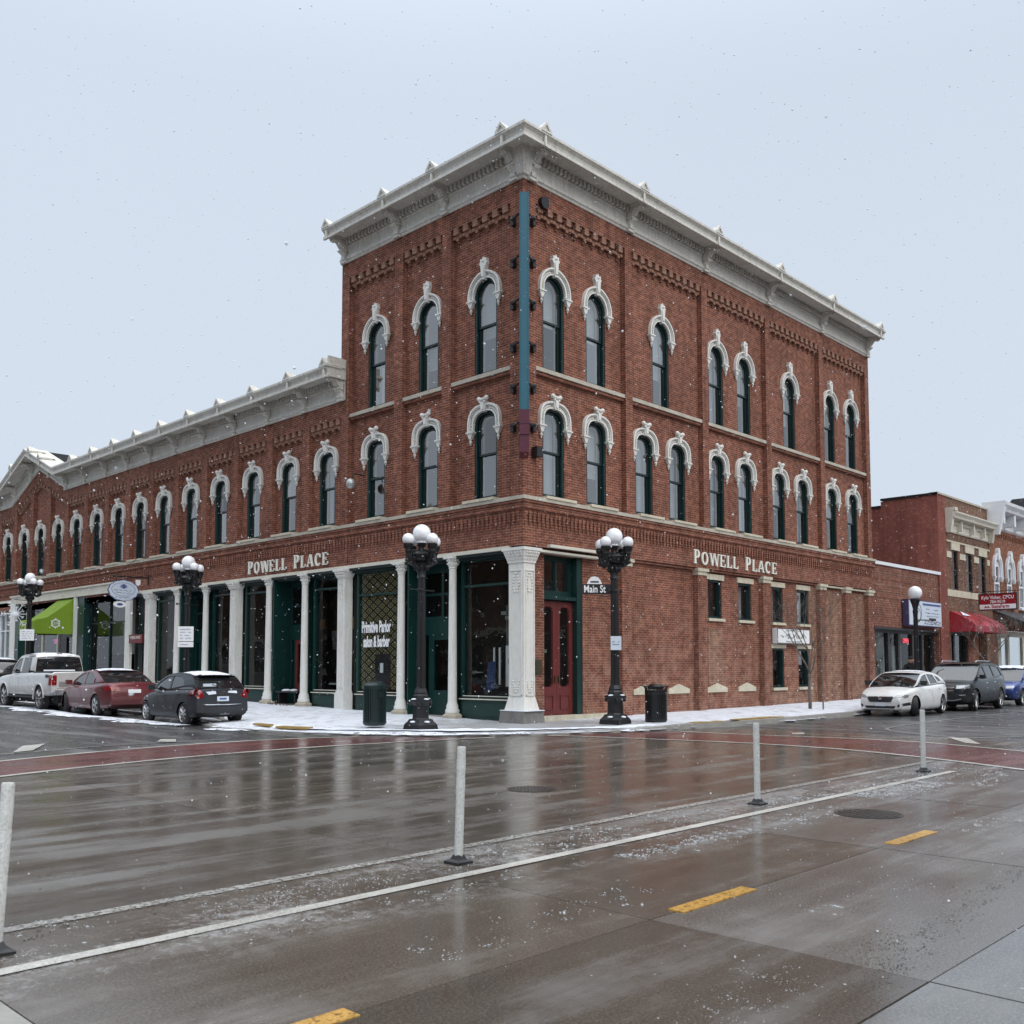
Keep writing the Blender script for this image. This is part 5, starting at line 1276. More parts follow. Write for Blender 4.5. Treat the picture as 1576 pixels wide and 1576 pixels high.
# manholes
paint('manhole_iron', (.05, .046, .042), .3, .3)
def manhole(x, y, r, lab):
    t_ = thing('manhole_cover', lab, 'manhole cover', (x, y, .0035))
    MB().lathe([(r, -.02), (r, .003), (r*.94, .003), (r*.93, -.001), (r*.02, -.001)], 0, 0, 28).build('rim', 'manhole_iron', t_)
    m_ = MB()
    for i in range(-4, 5):
        h_ = math.sqrt(max(0, (r*.88)**2-(i*r*.19)**2)); m_.box(-h_, h_, i*r*.19-.012, i*r*.19+.012, -.001, .003); m_.box(i*r*.19-.012, i*r*.19+.012, -h_, h_, -.0008, .0034)
    m_.build('tread', 'manhole_iron', t_)
manhole(-8.12, -12.92, .36, 'round iron manhole cover in the bike lane by the second yellow dash'); manhole(-9.13, -8.83, .33, 'round iron manhole cover out in the crossing beyond the nearest post')
# pavement in front of the buildings
curb = [(-3.3, 64), (-3.3, 40), (-3.3, 26), (-3.3, 14), (-3.35, 9.6), (-3.9, 8.2), (-5.1, 7.2), (-5.45, 5.8), (-5.35, 4.0), (-5.1, 2.2), (-4.5, .9), (-3.7, -.25), (-2.7, -1.15), (-1.7, -1.85), (-.4, -2.4), (1.0, -2.85), (2.4, -3.1), (4.5, -3.35), (7, -3.4), (9.5, -3.35), (12.0, -3.2), (13.6, -3.0), (14.6, -2.6), (17, -2.55), (24, -2.55), (36, -2.55), (60, -2.55)]
bld = [(.25, 64), (.25, 40), (.25, 26), (.25, 14), (.25, 9.6), (.25, 8.2), (.25, 6.8), (.25, 5.4), (.25, 4.0), (.25, 2.8), (.25, 1.8), (.2, 1.0), (.2, .5), (.2, .2), (.5, .25), (1.2, .25), (2.4, .3), (4.5, .3), (7, .3), (9.5, .3), (12, .3), (13.6, .3), (14.6, .3), (17, .3), (24, .6), (36, .9), (60, .9)]
def densify(P_, k=3):
    o_ = []
    for i in range(len(P_)-1):
        for j in range(k): o_.append((P_[i][0]+(P_[i+1][0]-P_[i][0])*j/k, P_[i][1]+(P_[i+1][1]-P_[i][1])*j/k))
    return o_+[P_[-1]]
cu_, bu_ = densify(curb, 4), densify(bld, 4)
rz_ = random.Random(11); mb = MB(); NR = 10
def curb_h(x, y):
    d_ = math.hypot(x+2.2, y+1.6); return .045 if d_ < 2 or (x < -3.5 and y < 9) else min(.14, .045+(d_-2)*.03)
for (cx, cy), (bx, by) in zip(cu_, bu_):
    for k in range(NR+1):
        t_ = k/NR; x = cx+(bx-cx)*t_; y = cy+(by-cy)*t_
        zc = road_z(cx, cy)+curb_h(cx, cy); zb = walk_z(bx, by)
        mb.v.append((x, y, zc+(zb-zc)*min(1, t_*1.3)+rz_.uniform(-.006, .006)))
mb.f = [(i*(NR+1)+k, i*(NR+1)+k+1, (i+1)*(NR+1)+k+1, (i+1)*(NR+1)+k) for i in range(len(cu_)-1) for k in range(NR)]
struct(mb.build('sidewalk', 'snowy_pavement', smooth='all'))
mb = MB()
for i, (cx, cy) in enumerate(cu_):
    a = Vector(cu_[min(i+1, len(cu_)-1)])-Vector(cu_[max(i-1, 0)]); nn = Vector((a.y, -a.x)).normalized()
    if nn.dot(Vector((-1, -1))) < 0: nn = -nn
    z1 = road_z(cx, cy)+curb_h(cx, cy); 
    mb.v += [(cx, cy, z1-.004), (cx+nn.x*.14, cy+nn.y*.14, z1-.012), (cx+nn.x*.15, cy+nn.y*.15, -.1)]
mb.f = [(i*3+k, i*3+k+1, (i+1)*3+k+1, (i+1)*3+k) for i in range(len(cu_)-1) for k in range(2)]
struct(mb.build('kerb', 'concrete'))
def pad(pts, z, lab, m='yellow_pad'):
    t_ = thing('tactile_pad', lab, 'ramp pad', (0, 0, 0))
    mb = MB()
    n = len(pts); mb.add([(x, y, z) for x, y in pts]+[(x, y, z-.05) for x, y in pts], [tuple(range(n)), tuple(reversed(range(n, 2*n)))]+[(i, (i+1) % n, (i+1) % n+n, i+n) for i in range(n)]); mb.build('panel', m, t_)
    return t_
pad([(3.0, -3.3), (4.4, -3.42), (4.4, -3.05), (3.2, -2.9)], .145, 'yellow ramp strip showing through the snow in front of the black litter bin')
pad([(4.95, -3.42), (7.4, -3.45), (7.2, -3.1), (5.0, -3.1)], .16, 'yellow kerb strip right of the dark drain inlet')
pad([(-5.2, 3.6), (-5.0, 2.6), (-4.7, 2.7), (-4.9, 3.7)], .125, 'yellow ramp strip in the snow right of the grey hatchback'); pad([(-5.0, 5.0), (-5.05, 4.2), (-4.85, 4.25), (-4.8, 5.0)], .135, 'short yellow ramp strip in the snow nearest the grey hatchback')
dr_ = thing('drain_inlet', 'dark kerb drain inlet between yellow strips in the snow', 'drain', (4.7, -3.38, .06))
MB().box(-.2, .2, -.10, .10, -.05, .085).build('opening', 'plastic_black', dr_)
# snow banks and patches
rn = random.Random(5)
def bank(pts, w, h, z=None, seed=1, gaps=()):
    r_ = random.Random(seed); P_ = densify(pts, 8); mb = MB(); nseg = 7
    for i, (x, y) in enumerate(P_):
        a = Vector(P_[min(i+1, len(P_)-1)])-Vector(P_[max(i-1, 0)]); a.normalize(); nn = Vector((-a.y, a.x))
        ww = w*r_.uniform(.6, 1.35); hh = h*r_.uniform(.4, 1.5)
        lw = math.sin(i*.21+seed)+math.sin(i*.083+2*seed); hh *= max(.08, min(1, .5+lw*.7)); ww *= max(.5, min(1.2, .8+lw*.3))
        for g_ in gaps:
            if math.hypot(x-g_[0], y-g_[1]) < g_[2]: hh *= .15; ww *= .5
        zz = (road_z(x, y) if z is None else z)
        for k in range(nseg+1):
            t_ = k/nseg*2-1; mb.v.append((x+nn.x*ww*t_+r_.uniform(-.02, .02), y+nn.y*ww*t_+r_.uniform(-.02, .02), zz-.01+hh*(1-t_*t_)))
    mb.f = [(i*(nseg+1)+k, i*(nseg+1)+k+1, (i+1)*(nseg+1)+k+1, (i+1)*(nseg+1)+k) for i in range(len(P_)-1) for k in range(nseg)]
    return mb
b1_ = bank(curb[7:23], .30, .035, seed=2, gaps=[(4.7, -3.35, .35), (-.6, -2.3, 1.2), (3.5, -3.3, .5), (6.3, -3.4, .6)])
b1_ = stuff(b1_.build('snow_bank', 'snow_thin', smooth='all'), 'low ridge of white snow along the kerb round the corner', 'snow')
b1_.location.z = .05
MB_ = bank([(x*1.0+.5*(1 if x < 0 else 0), y+.45*(1 if y < 1 else 0)) for x, y in curb[8:22]], .30, .03, seed=8)
o_ = stuff(MB_.build('snow_bank', 'snow', smooth='all'), 'second thin ridge of snow lying on the pavement behind the kerb', 'snow'); o_.location.z = .10
def sheet_snow(poly_fn, name, lab):
    mb = MB(); n = 120; k = 10
    for i in range(n+1):
        y, x0, x1 = poly_fn(i/n)
        for j in range(k+1):
            t_ = j/k; x = x0+(x1-x0)*t_; e_ = min(t_, 1-t_)*6
            mb.v.append((x, y, road_z(x, y)+.004+.02*min(1, e_)+rn.uniform(0, .006)*min(1, e_)))
    mb.f = [(i*(k+1)+j, i*(k+1)+j+1, (i+1)*(k+1)+j+1, (i+1)*(k+1)+j) for i in range(n) for j in range(k)]
    return stuff(mb.build(name, 'snow_thin', smooth='all'), lab, 'snow')
sheet_snow(lambda t_: (7.2+55*t_, -6.15+.25*math.sin(t_*83)+.18*math.sin(t_*211)+.12*math.sin(t_*31)+rn.uniform(-.12, .12), -5.45+.15*math.sin(t_*40)), 'snow_strip', 'narrow strip of snow along the road side of the left parked cars')
sheet_snow(lambda t_: (8.2+54*t_, -4.0+.1*math.sin(t_*50), -3.42), 'snow_strip', 'strip of snow against the kerb behind the left parked cars')
def blob(cx, cy, rx, ry, ang, lab):
    mb = MB(); n = 20; c_, s_ = math.cos(ang), math.sin(ang)
    mb.v.append((cx, cy, road_z(cx, cy)+.03))
    for q, h in ((.6, .025), (1, .003)):
        for i in range(n):
            a = 2*math.pi*i/n; f_ = q*rn.uniform(.9, 1.08); x, y = rx*f_*math.cos(a), ry*f_*math.sin(a); mb.v.append((cx+x*c_-y*s_, cy+x*s_+y*c_, road_z(cx, cy)+h))
    for i in range(n):
        j = (i+1) % n; mb.f += [(0, 1+i, 1+j), (1+i, 1+n+i, 1+n+j, 1+j)]
    stuff(mb.build('snow_patch', 'snow_thin', smooth='all'), lab, 'snow')
blob(-5.75, 5.0, .75, .28, 1.9, 'oval snow patch just behind the grey hatchback'); blob(-5.35, 4.55, .5, .22, 1.9, 'smaller oval snow patch beside the first behind the hatchback')
blob(-5.2, 20.2, .5, .8, .2, 'snow lump under the pickup tail'); blob(-4.6, 7.0, .5, 1.4, .1, 'snow lying under the grey hatchback')
# slush crumbs and dark grit
def crumbs(name, m, spots, seed, lab, cat):
    r_ = random.Random(seed); mb = MB()
    for (x0, y0, x1, y1, w, n, s0, s1) in spots:
        cl = [(r_.random(), r_.gauss(0, w)) for _ in range(max(3, n//14))]
        for _ in range(int(n*.6)):
            if r_.random() < .72: t_, q = r_.choice(cl); t_ += r_.gauss(0, .012); q += r_.gauss(0, w*.22)
            else: t_ = r_.random(); q = r_.gauss(0, w)
            dx, dy = x1-x0, y1-y0; L = math.hypot(dx, dy); x = x0+dx*t_-dy/L*q; y = y0+dy*t_+dx/L*q
            s_ = r_.uniform(s0, s1)*r_.choice((.5, .7, 1)); a = r_.random()*6.3; c_, sn_ = math.cos(a)*s_, math.sin(a)*s_; h = s_*r_.uniform(.3, .7); el_ = r_.uniform(1, 1.9)
            mb.add([(x+c_*el_, y+sn_*el_, .001), (x-sn_, y+c_, .001), (x-c_*el_, y-sn_*el_, .001), (x+sn_, y-c_, .001), (x+c_*.2, y, h+.002)], [(0, 1, 4), (1, 2, 4), (2, 3, 4), (3, 0, 4)])
    return stuff(mb.build(name, m, uv=False), lab, cat)
crumbs('slush_crumbs', 'slush_ice', [
    (-15.3, -11.75, -12.6, -11.6, .14, 1100, .003, .008), (-15.5, -12.35, -12.9, -12.35, .10, 260, .004, .011), (-12.6, -11.6, -9.0, -11.6, .22, 900, .004, .014),
    (-11.9, -12.52, -9.9, -12.5, .09, 1100, .004, .012), (-9.9, -12.5, -7.8, -12.5, .14, 350, .005, .015), (-8.4, -11.7, -6.8, -11.9, .13, 700, .004, .012),
    (-6.8, -12.2, -4.6, -12.2, .22, 2600, .004, .013), (-4.8, -11.7, -1.5, -12.3, .35, 1200, .004, .012), (-14.9, -13.45, -12.6, -13.2, .14, 350, .003, .008), (-14.8, -15.15, -13.6, -15.0, .12, 420, .002, .006),
    (-4.6, -12.9, -2.4, -12.5, .12, 300, .006, .016), (-8.6, -13.95, -7.3, -14.2, .12, 200, .005, .012), (-12.5, -14.45, -12.2, -14.5, .1, 60, .004, .012), (-16.9, -9, -10, -6, 1.2, 260, .004, .009),
    (-12, -9, 0, -6, 2.2, 500, .005, .012), (-14.5, -15.2, -6, -13.0, .9, 500, .003, .008), (-16.5, -12.0, -16.0, -11.2, .15, 250, .004, .012)], 4, 'white ice crumbs and slush scattered along the lane lines', 'slush')
crumbs('road_grit', 'grit_dark', [(-13.75, -15.4, -9.4, -14.95, .06, 1500, .002, .005), (-13.75, -15.35, -12.6, -15.15, .12, 900, .002, .0045), (-16.6, -10.2, -15.4, -9.4, .35, 200, .004, .01), (-16.5, -11.4, -14.5, -11.25, .06, 260, .003, .008), (-14.6, -16.3, -13.9, -15.9, .15, 60, .003, .008), (-17, -14, -8, -12.6, 1.3, 250, .002, .005)], 6, 'dark grit lying in a band beside the gutter', 'grit')
# ================================================================= STREET FURNITURE
def five_lamp(x, y, lab, first=None, rot=0.0, H=5.13):
    z0 = None
    zz = {True: .13}
    g_ = walk_z(x, y)
    if first is None:
        r = thing('street_lamp', lab, 'street lamp', (x, y, g_), rot, 'five globe street lamps')
        m_ = MB().taper(0, 0, -.05, .09, .31, .31, .29, .29).taper(0, 0, .09, .15, .29, .29, .25, .25).taper(0, 0, .15, .23, .24, .24, .20, .20)
        m_.lathe([(.225, .22), (.205, .26), (.20, .56), (.27, .64), (.29, .67), (.29, .70), (.20, .73), (.19, .80), (.165, .84), (.17, .88), (.13, .98)], 0, 0, 8, rot=math.pi/8)
        for i in range(4):
            a = i*math.pi/2+math.pi/4; m_.sphere((.24*math.cos(a), .24*math.sin(a), .60), .045, 6, 5, 1.3)
        m_.build('base', 'black_iron', r)
        m_ = MB(); n = 16
        prof_ = [(.125, .95), (.115, 1.1), (.10, 3.2), (.09, 3.72)]
        k = len(m_.v)
        for rr, h in prof_:
            for i in range(32):
                q = rr*(1 if i % 2 else .88); a = 2*math.pi*i/32; m_.v.append((q*math.cos(a), q*math.sin(a), h))
        m_.f = [(j*32+i, j*32+(i+1) % 32, (j+1)*32+(i+1) % 32, (j+1)*32+i) for j in range(3) for i in range(32)]
        m_.build('shaft', 'black_iron', r)
        m_ = MB().lathe([(.08, 3.70), (.12, 3.74), (.10, 3.80), (.13, 3.95), (.18, 4.08), (.15, 4.12), (.22, 4.15), (.28, 4.22), (.30, 4.30), (.24, 4.36), (.10, 4.40), (.08, 4.46), (.10, 4.52), (.13, 4.58), (.12, 4.60)], 0, 0, 16)
        for i in range(8):
            a = i*math.pi/4+.2; m_.sphere((.15*math.cos(a), .15*math.sin(a), 3.98), .05, 6, 5, 1.6); m_.sphere((.27*math.cos(a), .27*math.sin(a), 4.20), .05, 6, 5)
        m_.build('capital', 'black_iron', r, smooth=True)
        for i in range(4):
            a = i*math.pi/2
            m_ = MB().tube([(.1, 0, 4.26), (.22, 0, 4.16), (.36, 0, 4.15), (.41, 0, 4.24), (.42, 0, 4.36)], .055, 8)
            m_.plate([(.08, 4.12), (.30, 4.02), (.42, 4.08), (.48, 4.22), (.46, 4.40), (.38, 4.38), (.34, 4.43), (.24, 4.38), (.08, 4.44)], [[(.26, 4.25), (.36, 4.22), (.36, 4.31), (.27, 4.33)]], -.028, .028)
            m_.tube([(.15, 0, 4.38), (.3, 0, 4.40), (.42, 0, 4.32)], .025, 6); m_.sphere((.33, 0, 4.08), .05, 8, 6); m_.sphere((.46, 0, 4.14), .05, 8, 6); m_.sphere((.25, 0, 4.28), .07, 8, 6)
            m_.lathe([(.07, 4.32), (.085, 4.36), (.08, 4.40), (.12, 4.45), (.13, 4.54), (.11, 4.55)], .42, 0, 12)
            m_.build('arm', 'black_iron', r, smooth=True, rot=a)
            MB().sphere((.42, 0, 4.66), .145, 20, 14).build('globe', 'globe_glass', r, smooth='all', rot=a)
        MB().sphere((0, 0, 4.84), .225, 24, 16).lathe([(.12, 4.58), (.13, 4.62), (.1, 4.63)], 0, 0, 12).build('globe', 'globe_glass', r, smooth='all')
        MB().tube([(-.42, 0, 3.42), (.42, 0, 3.42)], .016, 6).box(-.44, -.40, -.03, .03, 3.39, 3.45).box(.40, .44, -.03, .03, 3.39, 3.45).lathe([(.1, 3.38), (.11, 3.4), (.11, 3.44), (.09, 3.46)], 0, 0, 10).build('banner_bar', 'black_iron', r, rot=.15)
        m_ = MB()
        for a in range(4):
            c_, s_ = math.cos(a*math.pi/2), math.sin(a*math.pi/2)
            m_.sphere((c_*.24, s_*.24, .165), .08, 10, 5, .35); m_.sphere((c_*.21, s_*.21, .715), .075, 10, 5, .35)
        m_.build('snow_cap', 'snow', r, smooth='all')
        r.scale = (1, 1, H/5.08)
        return r
    c = copy_tree(first); c.location = (x, y, g_); c['label'] = lab; c.rotation_euler = (0, 0, rot); return c
l1 = five_lamp(-2.95, .68, 'five globe black lamp on the pavement before the green salon doors', rot=R(-2))
l2 = five_lamp(1.55, -1.82, 'five globe black lamp with the Main St sign near the red double door', l1, R(6))
l3 = five_lamp(-2.6, 13.35, 'five globe black lamp behind the grey hatchback with parking notices', l1, R(0))
l4 = five_lamp(-2.6, 28.0, 'farthest five globe lamp, carrying a lit snowflake above the silver pickup', l1, R(0))
for l_, z_ in ((l1, 5.05), (l3, 5.15), (l4, 5.30)): l_.scale = (1, 1, z_/5.08)
l1.location.z = .10
l3.location.z = .26; l4.location.z = .52
# lamp furniture
sp = thing('street_name_sign', 'black Main St name sign with white crest on the lamp post', 'sign', (1.55, -1.82, 3.63))
ax_ = R(YAW*0)
th_ = math.atan2(1, 1)-math.pi/2   # faces the middle of the crossing
sp.rotation_euler = (0, 0, R(-40))
MB().box(-.93, -.10, -.015, .015, -.125, .135).build('panel', 'black_print', sp)
text_mesh('line_of_text', 'Main St', .27, 'white_print', sp, (-.53, -.018, .0), ROT_R, .72, bold=.004)
MB().plate([(-.73, .14), (-.33, .14), (-.37, .24), (-.44, .32), (-.53, .345), (-.62, .32), (-.69, .24)], [], -.012, .012).build('crest', 'white_print', sp)
MB().box(-.64, -.42, -.016, -.012, .175, .215).build('crest_mark', 'plastic_black', sp)
m_ = MB().tube([(-.10, 0, .16), (.0, 0, .2)], .02, 6); m_.tube([(-.10, 0, -.15), (-.2, 0, -.19), (-.15, 0, -.25), (-.05, 0, -.22), (0, 0, -.3)], .012, 5); m_.tube([(-.2, 0, -.19), (-.3, 0, -.2), (-.38, 0, -.16), (-.3, 0, -.15)], .01, 5); m_.box(-.10, .0, -.012, .012, -.12, .12)
m_.build('scroll_bracket', 'black_iron', sp)
def notice(x, y, z, rot, w, h, lab, rows, m='sign_blue_white', par_z=0):
    t_ = thing('notice_plate', lab, 'sign', (x, y, z), rot)
    MB().box(-w/2, w/2, -.01, .01, -h/2, h/2).box(-.02, .02, .01, .08, -h*.4, h*.4).build('plate', m, t_)
    scribble(t_, 'blue_print', (0, -.014, 0), 0, w, h, [(q*h, .01, -w*.36, w*.36, .04) for q in rows], int(abs(x*7+z*3)), .007)
    return t_
notice(1.46, -1.93, 2.22, R(-42), .28, .36, 'small pale blue square notice halfway up the lamp by the red door', [.1, -.1])
n3 = notice(-2.72, 13.2, 2.72, R(-42), .52, .50, 'white parking notice on the lamp behind the hatchback', [.3, .1, -.1, -.3], 'white_print'); notice(-2.72, 13.2, 2.36, R(-42), .52, .18, 'narrow white plate below the parking notice', [0], 'white_print')
notice(-2.72, 27.86, 3.02, R(-42), .62, .50, 'white parking notice on the farthest five globe lamp', [.3, .1, -.1, -.3], 'white_print')
# snowflake decoration on lamp 4
sf = thing('snowflake_decoration', 'white lit snowflake decoration on the farthest five globe lamp', 'decoration', (-2.75, 29.17, 4.0), (0, 0, R(-20)))
m_ = MB()
for k in range(12):
    a = k*math.pi/6; L_ = .62 if k % 2 == 0 else .34; c_, s_ = math.cos(a), math.sin(a); m_.tube([(0, 0, 0), (c_*L_, 0, s_*L_)], .018, 5)
    for q in ((.42, .14), (.54, .12)) if k % 2 == 0 else ((.26, .09),):
        for sg in (-1, 1):
            b = a+sg*R(48); m_.tube([(c_*q[0], 0, s_*q[0]), (c_*q[0]+q[1]*math.cos(b), 0, s_*q[0]+q[1]*math.sin(b))], .016, 5)
m_.build('frame', 'white_print', sf)
MB().tube([(.5, .02, .62), (-.1, .02, .66)], .015, 5).build('arm', 'black_iron', sf)
# single globe lamp
ls = thing('single_globe_lamp', 'single globe lamp post behind the white hatchback', 'street lamp', (20.1, -2.3, .28))
MB().lathe([(.26, 0), (.26, .12), (.2, .2), (.17, .7), (.2, .75), (.1, .85)], 0, 0, 12).build('base', 'black_iron', ls)
MB().lathe([(.10, .8), (.085, 3.4), (.11, 3.5), (.09, 3.6), (.13, 3.78), (.2, 3.98), (.17, 4.02)], 0, 0, 14).build('shaft', 'black_iron', ls, smooth=True)
MB().sphere((0, 0, 4.25), .27, 24, 16).build('globe', 'globe_glass', ls, smooth='all')
MB().tube([(0, 0, 3.18), (.75, -.35, 3.18)], .025, 6).sphere((.75, -.35, 3.18), .05, 8, 6).build('banner_bar', 'black_iron', ls)
# litter bins
def slat_bin(name, lab, x, y, z, r, h, m, flare):
    t_ = thing(name, lab, 'litter bin', (x, y, z))
    n = 34
    sl = MB().box(-.016, .016, r-.012, r, .06, h-.20 if flare else h-.03).build('slat', m, t_)
    for i in range(1, n):
        o = sl.copy(); COL.objects.link(o); o.parent = t_; o.rotation_euler = (0, 0, 2*math.pi*i/n)
    if flare:
        up = MB(); up.tube([(0, r-.006, h-.20), (0, r-.006, h-.08), (0, r+.03, h-.02), (0, r+.08, h)], .012, 5); up = up.build('top_bar', m, t_)
        for i in range(1, 22):
            o = up.copy(); COL.objects.link(o); o.parent = t_; o.rotation_euler = (0, 0, 2*math.pi*i/22)
        MB().lathe([(r-.015, h-.24), (r+.006, h-.24), (r+.006, h-.17), (r-.015, h-.17)], 0, 0, 28).lathe([(r*.7, h-.1), (r*.75, h-.02), (r*.55, h+.04), (r*.4, h+.05)], 0, 0, 20).build('band', m, t_)
    else:
        MB().lathe([(r-.02, h-.12), (r+.01, h-.12), (r+.015, h-.03), (r-.02, h+.0), (r*.8, h+.04), (r*.3, h+.075)], 0, 0, 28).box(-.14, .02, -r-.012, -r+.05, h-.33, h-.2).build('lid', m, t_)
    MB().lathe([(r-.05, .0), (r-.02, .02), (r+.006, .06), (r+.006, .10), (r-.03, .11)], 0, 0, 28).build('foot_ring', m, t_)
    MB().lathe([(r-.03, .04), (r-.03, h-.12)], 0, 0, 20).build('liner', 'plastic_black', t_)
slat_bin('litter_bin', 'dark green slatted litter bin with a domed lid left of the salon lamp', -3.42, 1.9, .14, .29, 1.03, 'green_dark', False)
slat_bin('litter_bin', 'black slatted litter bin with flared top in front of the stone pediments', 2.75, -2.25, .12, .29, .98, 'black_iron', True)
paint('post_band', (.66, .67, .66), .35, .1, dirt=.7, scale=7)
# delineator posts
fp = None
for x, lab, lean in ((-16.56, 'white marker post cut by the left frame edge', 3.2), (-13.05, 'nearest whole white marker post, standing in dirty slush', 1.9), (-8.32, 'second white marker post, right of centre', -.4), (-3.41, 'farthest white marker post in front of the white hatchback', .6)):
    if fp is None:
        fp = thing('marker_post', lab, 'marker post', (x, -11.68, 0), (R(0), R(lean), 0), 'marker posts between the lanes')
        m_ = MB().lathe([(.12, -.002), (.12, .02), (.07, .035), (.045, .07)], 0, 0, 4, rot=math.pi/4); m_.build('foot', 'plastic_black', fp)
        m_ = MB().lathe([(.036, .05), (.036, .93), (.033, .945)], 0, 0, 14); m_.box(-.004, .004, .034, .039, .06, .93).box(-.004, .004, -.039, -.034, .06, .93)
        m_.build('tube', 'post_white', fp)
        MB().lathe([(.0375, .60), (.0375, .68)], 0, 0, 14).build('reflective_band', 'post_band', fp); MB().lathe([(.0375, .76), (.0375, .84)], 0, 0, 14).build('reflective_band', 'post_band', fp)
        fp.rotation_euler = (0, R(-lean), 0)
    else:
        c = copy_tree(fp); c.location = (x, -11.68, 0); c['label'] = lab; c.rotation_euler = (0, R(lean), R(0))
fp.rotation_euler = (0, R(2.6), 0)
# small trees
def tree(x, y, z, h, r0, seed, lab, lean=(0, 0), cat='tree', spread=.62, depth=6):
    r_ = random.Random(seed); t_ = thing('bare_tree', lab, cat, (x, y, z))
    tr = MB(); cr_ = MB()
    def grow(mb, p, d, L, r, k):
        pts = [p]; q = p; dd = d
        for i in range(3):
            dd = (dd+Vector((r_.uniform(-.14, .14), r_.uniform(-.14, .14), r_.uniform(-.02, .10)))).normalized(); q = q+dd*L/3; pts.append(q)
        mb.tube(pts, r, 5 if k < 3 else 4, r1=r*.68)
        if k >= depth: return
        for j in range(2 if r_.random() < .7 else 3):
            a = r_.uniform(0, 6.28); s_ = r_.uniform(.35, .85)*spread*1.4
            nd = (dd+Vector((math.cos(a)*s_, math.sin(a)*s_, r_.uniform(-.05, .25)))).normalized()
            grow(cr_, q if j < 2 else pts[2], nd, L*r_.uniform(.66, .86), r*.62, k+1)
    d0 = Vector((lean[0], lean[1], 1)).normalized(); p1 = Vector((0, 0, -.05)); p2 = p1+d0*h*.36
    tr.tube([p1, p1+d0*h*.1, p1+d0*h*.22+Vector((.02, .02, 0)), p2], r0, 9, r1=r0*.72); tr.sphere(p1+d0*h*.30, r0*1.15, 8, 6)
    for j in range(4):
        a = j*1.7+r_.uniform(-.3, .3); grow(cr_, p2-d0*.06*j*h*.3, (d0+Vector((math.cos(a)*spread, math.sin(a)*spread, .1))).normalized(), h*.24, r0*.5, 1)
    tr.build('trunk', 'bark', t_, smooth='all'); cr_.build('crown', 'bark', t_, smooth='all', uv=False)
    return t_
tree(12.3, -1.75, .22, 3.7, .062, 12, 'bare young street tree in front of the script banner', spread=.5)
MB_s = thing('tree_stake', 'thin dark stake standing right of the bare young tree', 'stake', (12.35, -2.2, .2)); MB().tube([(0, 0, -.05), (0, 0, 2.3)], .028, 6).build('pole', 'bark', MB_s)
tree(28.9, -2.2, .33, 3.9, .075, 31, 'bare leaning tree before the red awning', (-.18, .0), spread=.8)
# clutter along the right pavement
lb = thing('leaf_debris', 'brown dead leaves lying in the snow under the bench by the red door of the wing', 'leaves', (0, 0, 0)); lb['kind'] = 'stuff'
m_ = MB(); r_ = random.Random(2)
for _ in range(70):
    x, y = r_.uniform(-.3, .3), r_.uniform(10.8, 12.2); s_ = r_.uniform(.02, .06); m_.taper(x, y, walk_z(0, y)-.01, walk_z(0, y)+.03, s_, s_*.7, s_*.3, s_*.2)
m_.build('leaves', 'bark', lb, kind='stuff')
be = thing('bench', 'low dark bench in the recessed entrance between two white columns', 'bench', (.25, 11.35, walk_z(0, 11)))
MB().box(-.2, .2, -.65, .65, .42, .47).build('seat', 'plastic_black', be)
for y in (-.5, .5): MB().box(-.17, .17, y-.03, y+.03, -.03, .42).build('leg', 'black_iron', be)
MB().sphere((0, -.2, .49), .14, 10, 6, .4).sphere((0, .25, .49), .18, 10, 6, .3).build('snow_cap', 'snow', be, smooth='all')
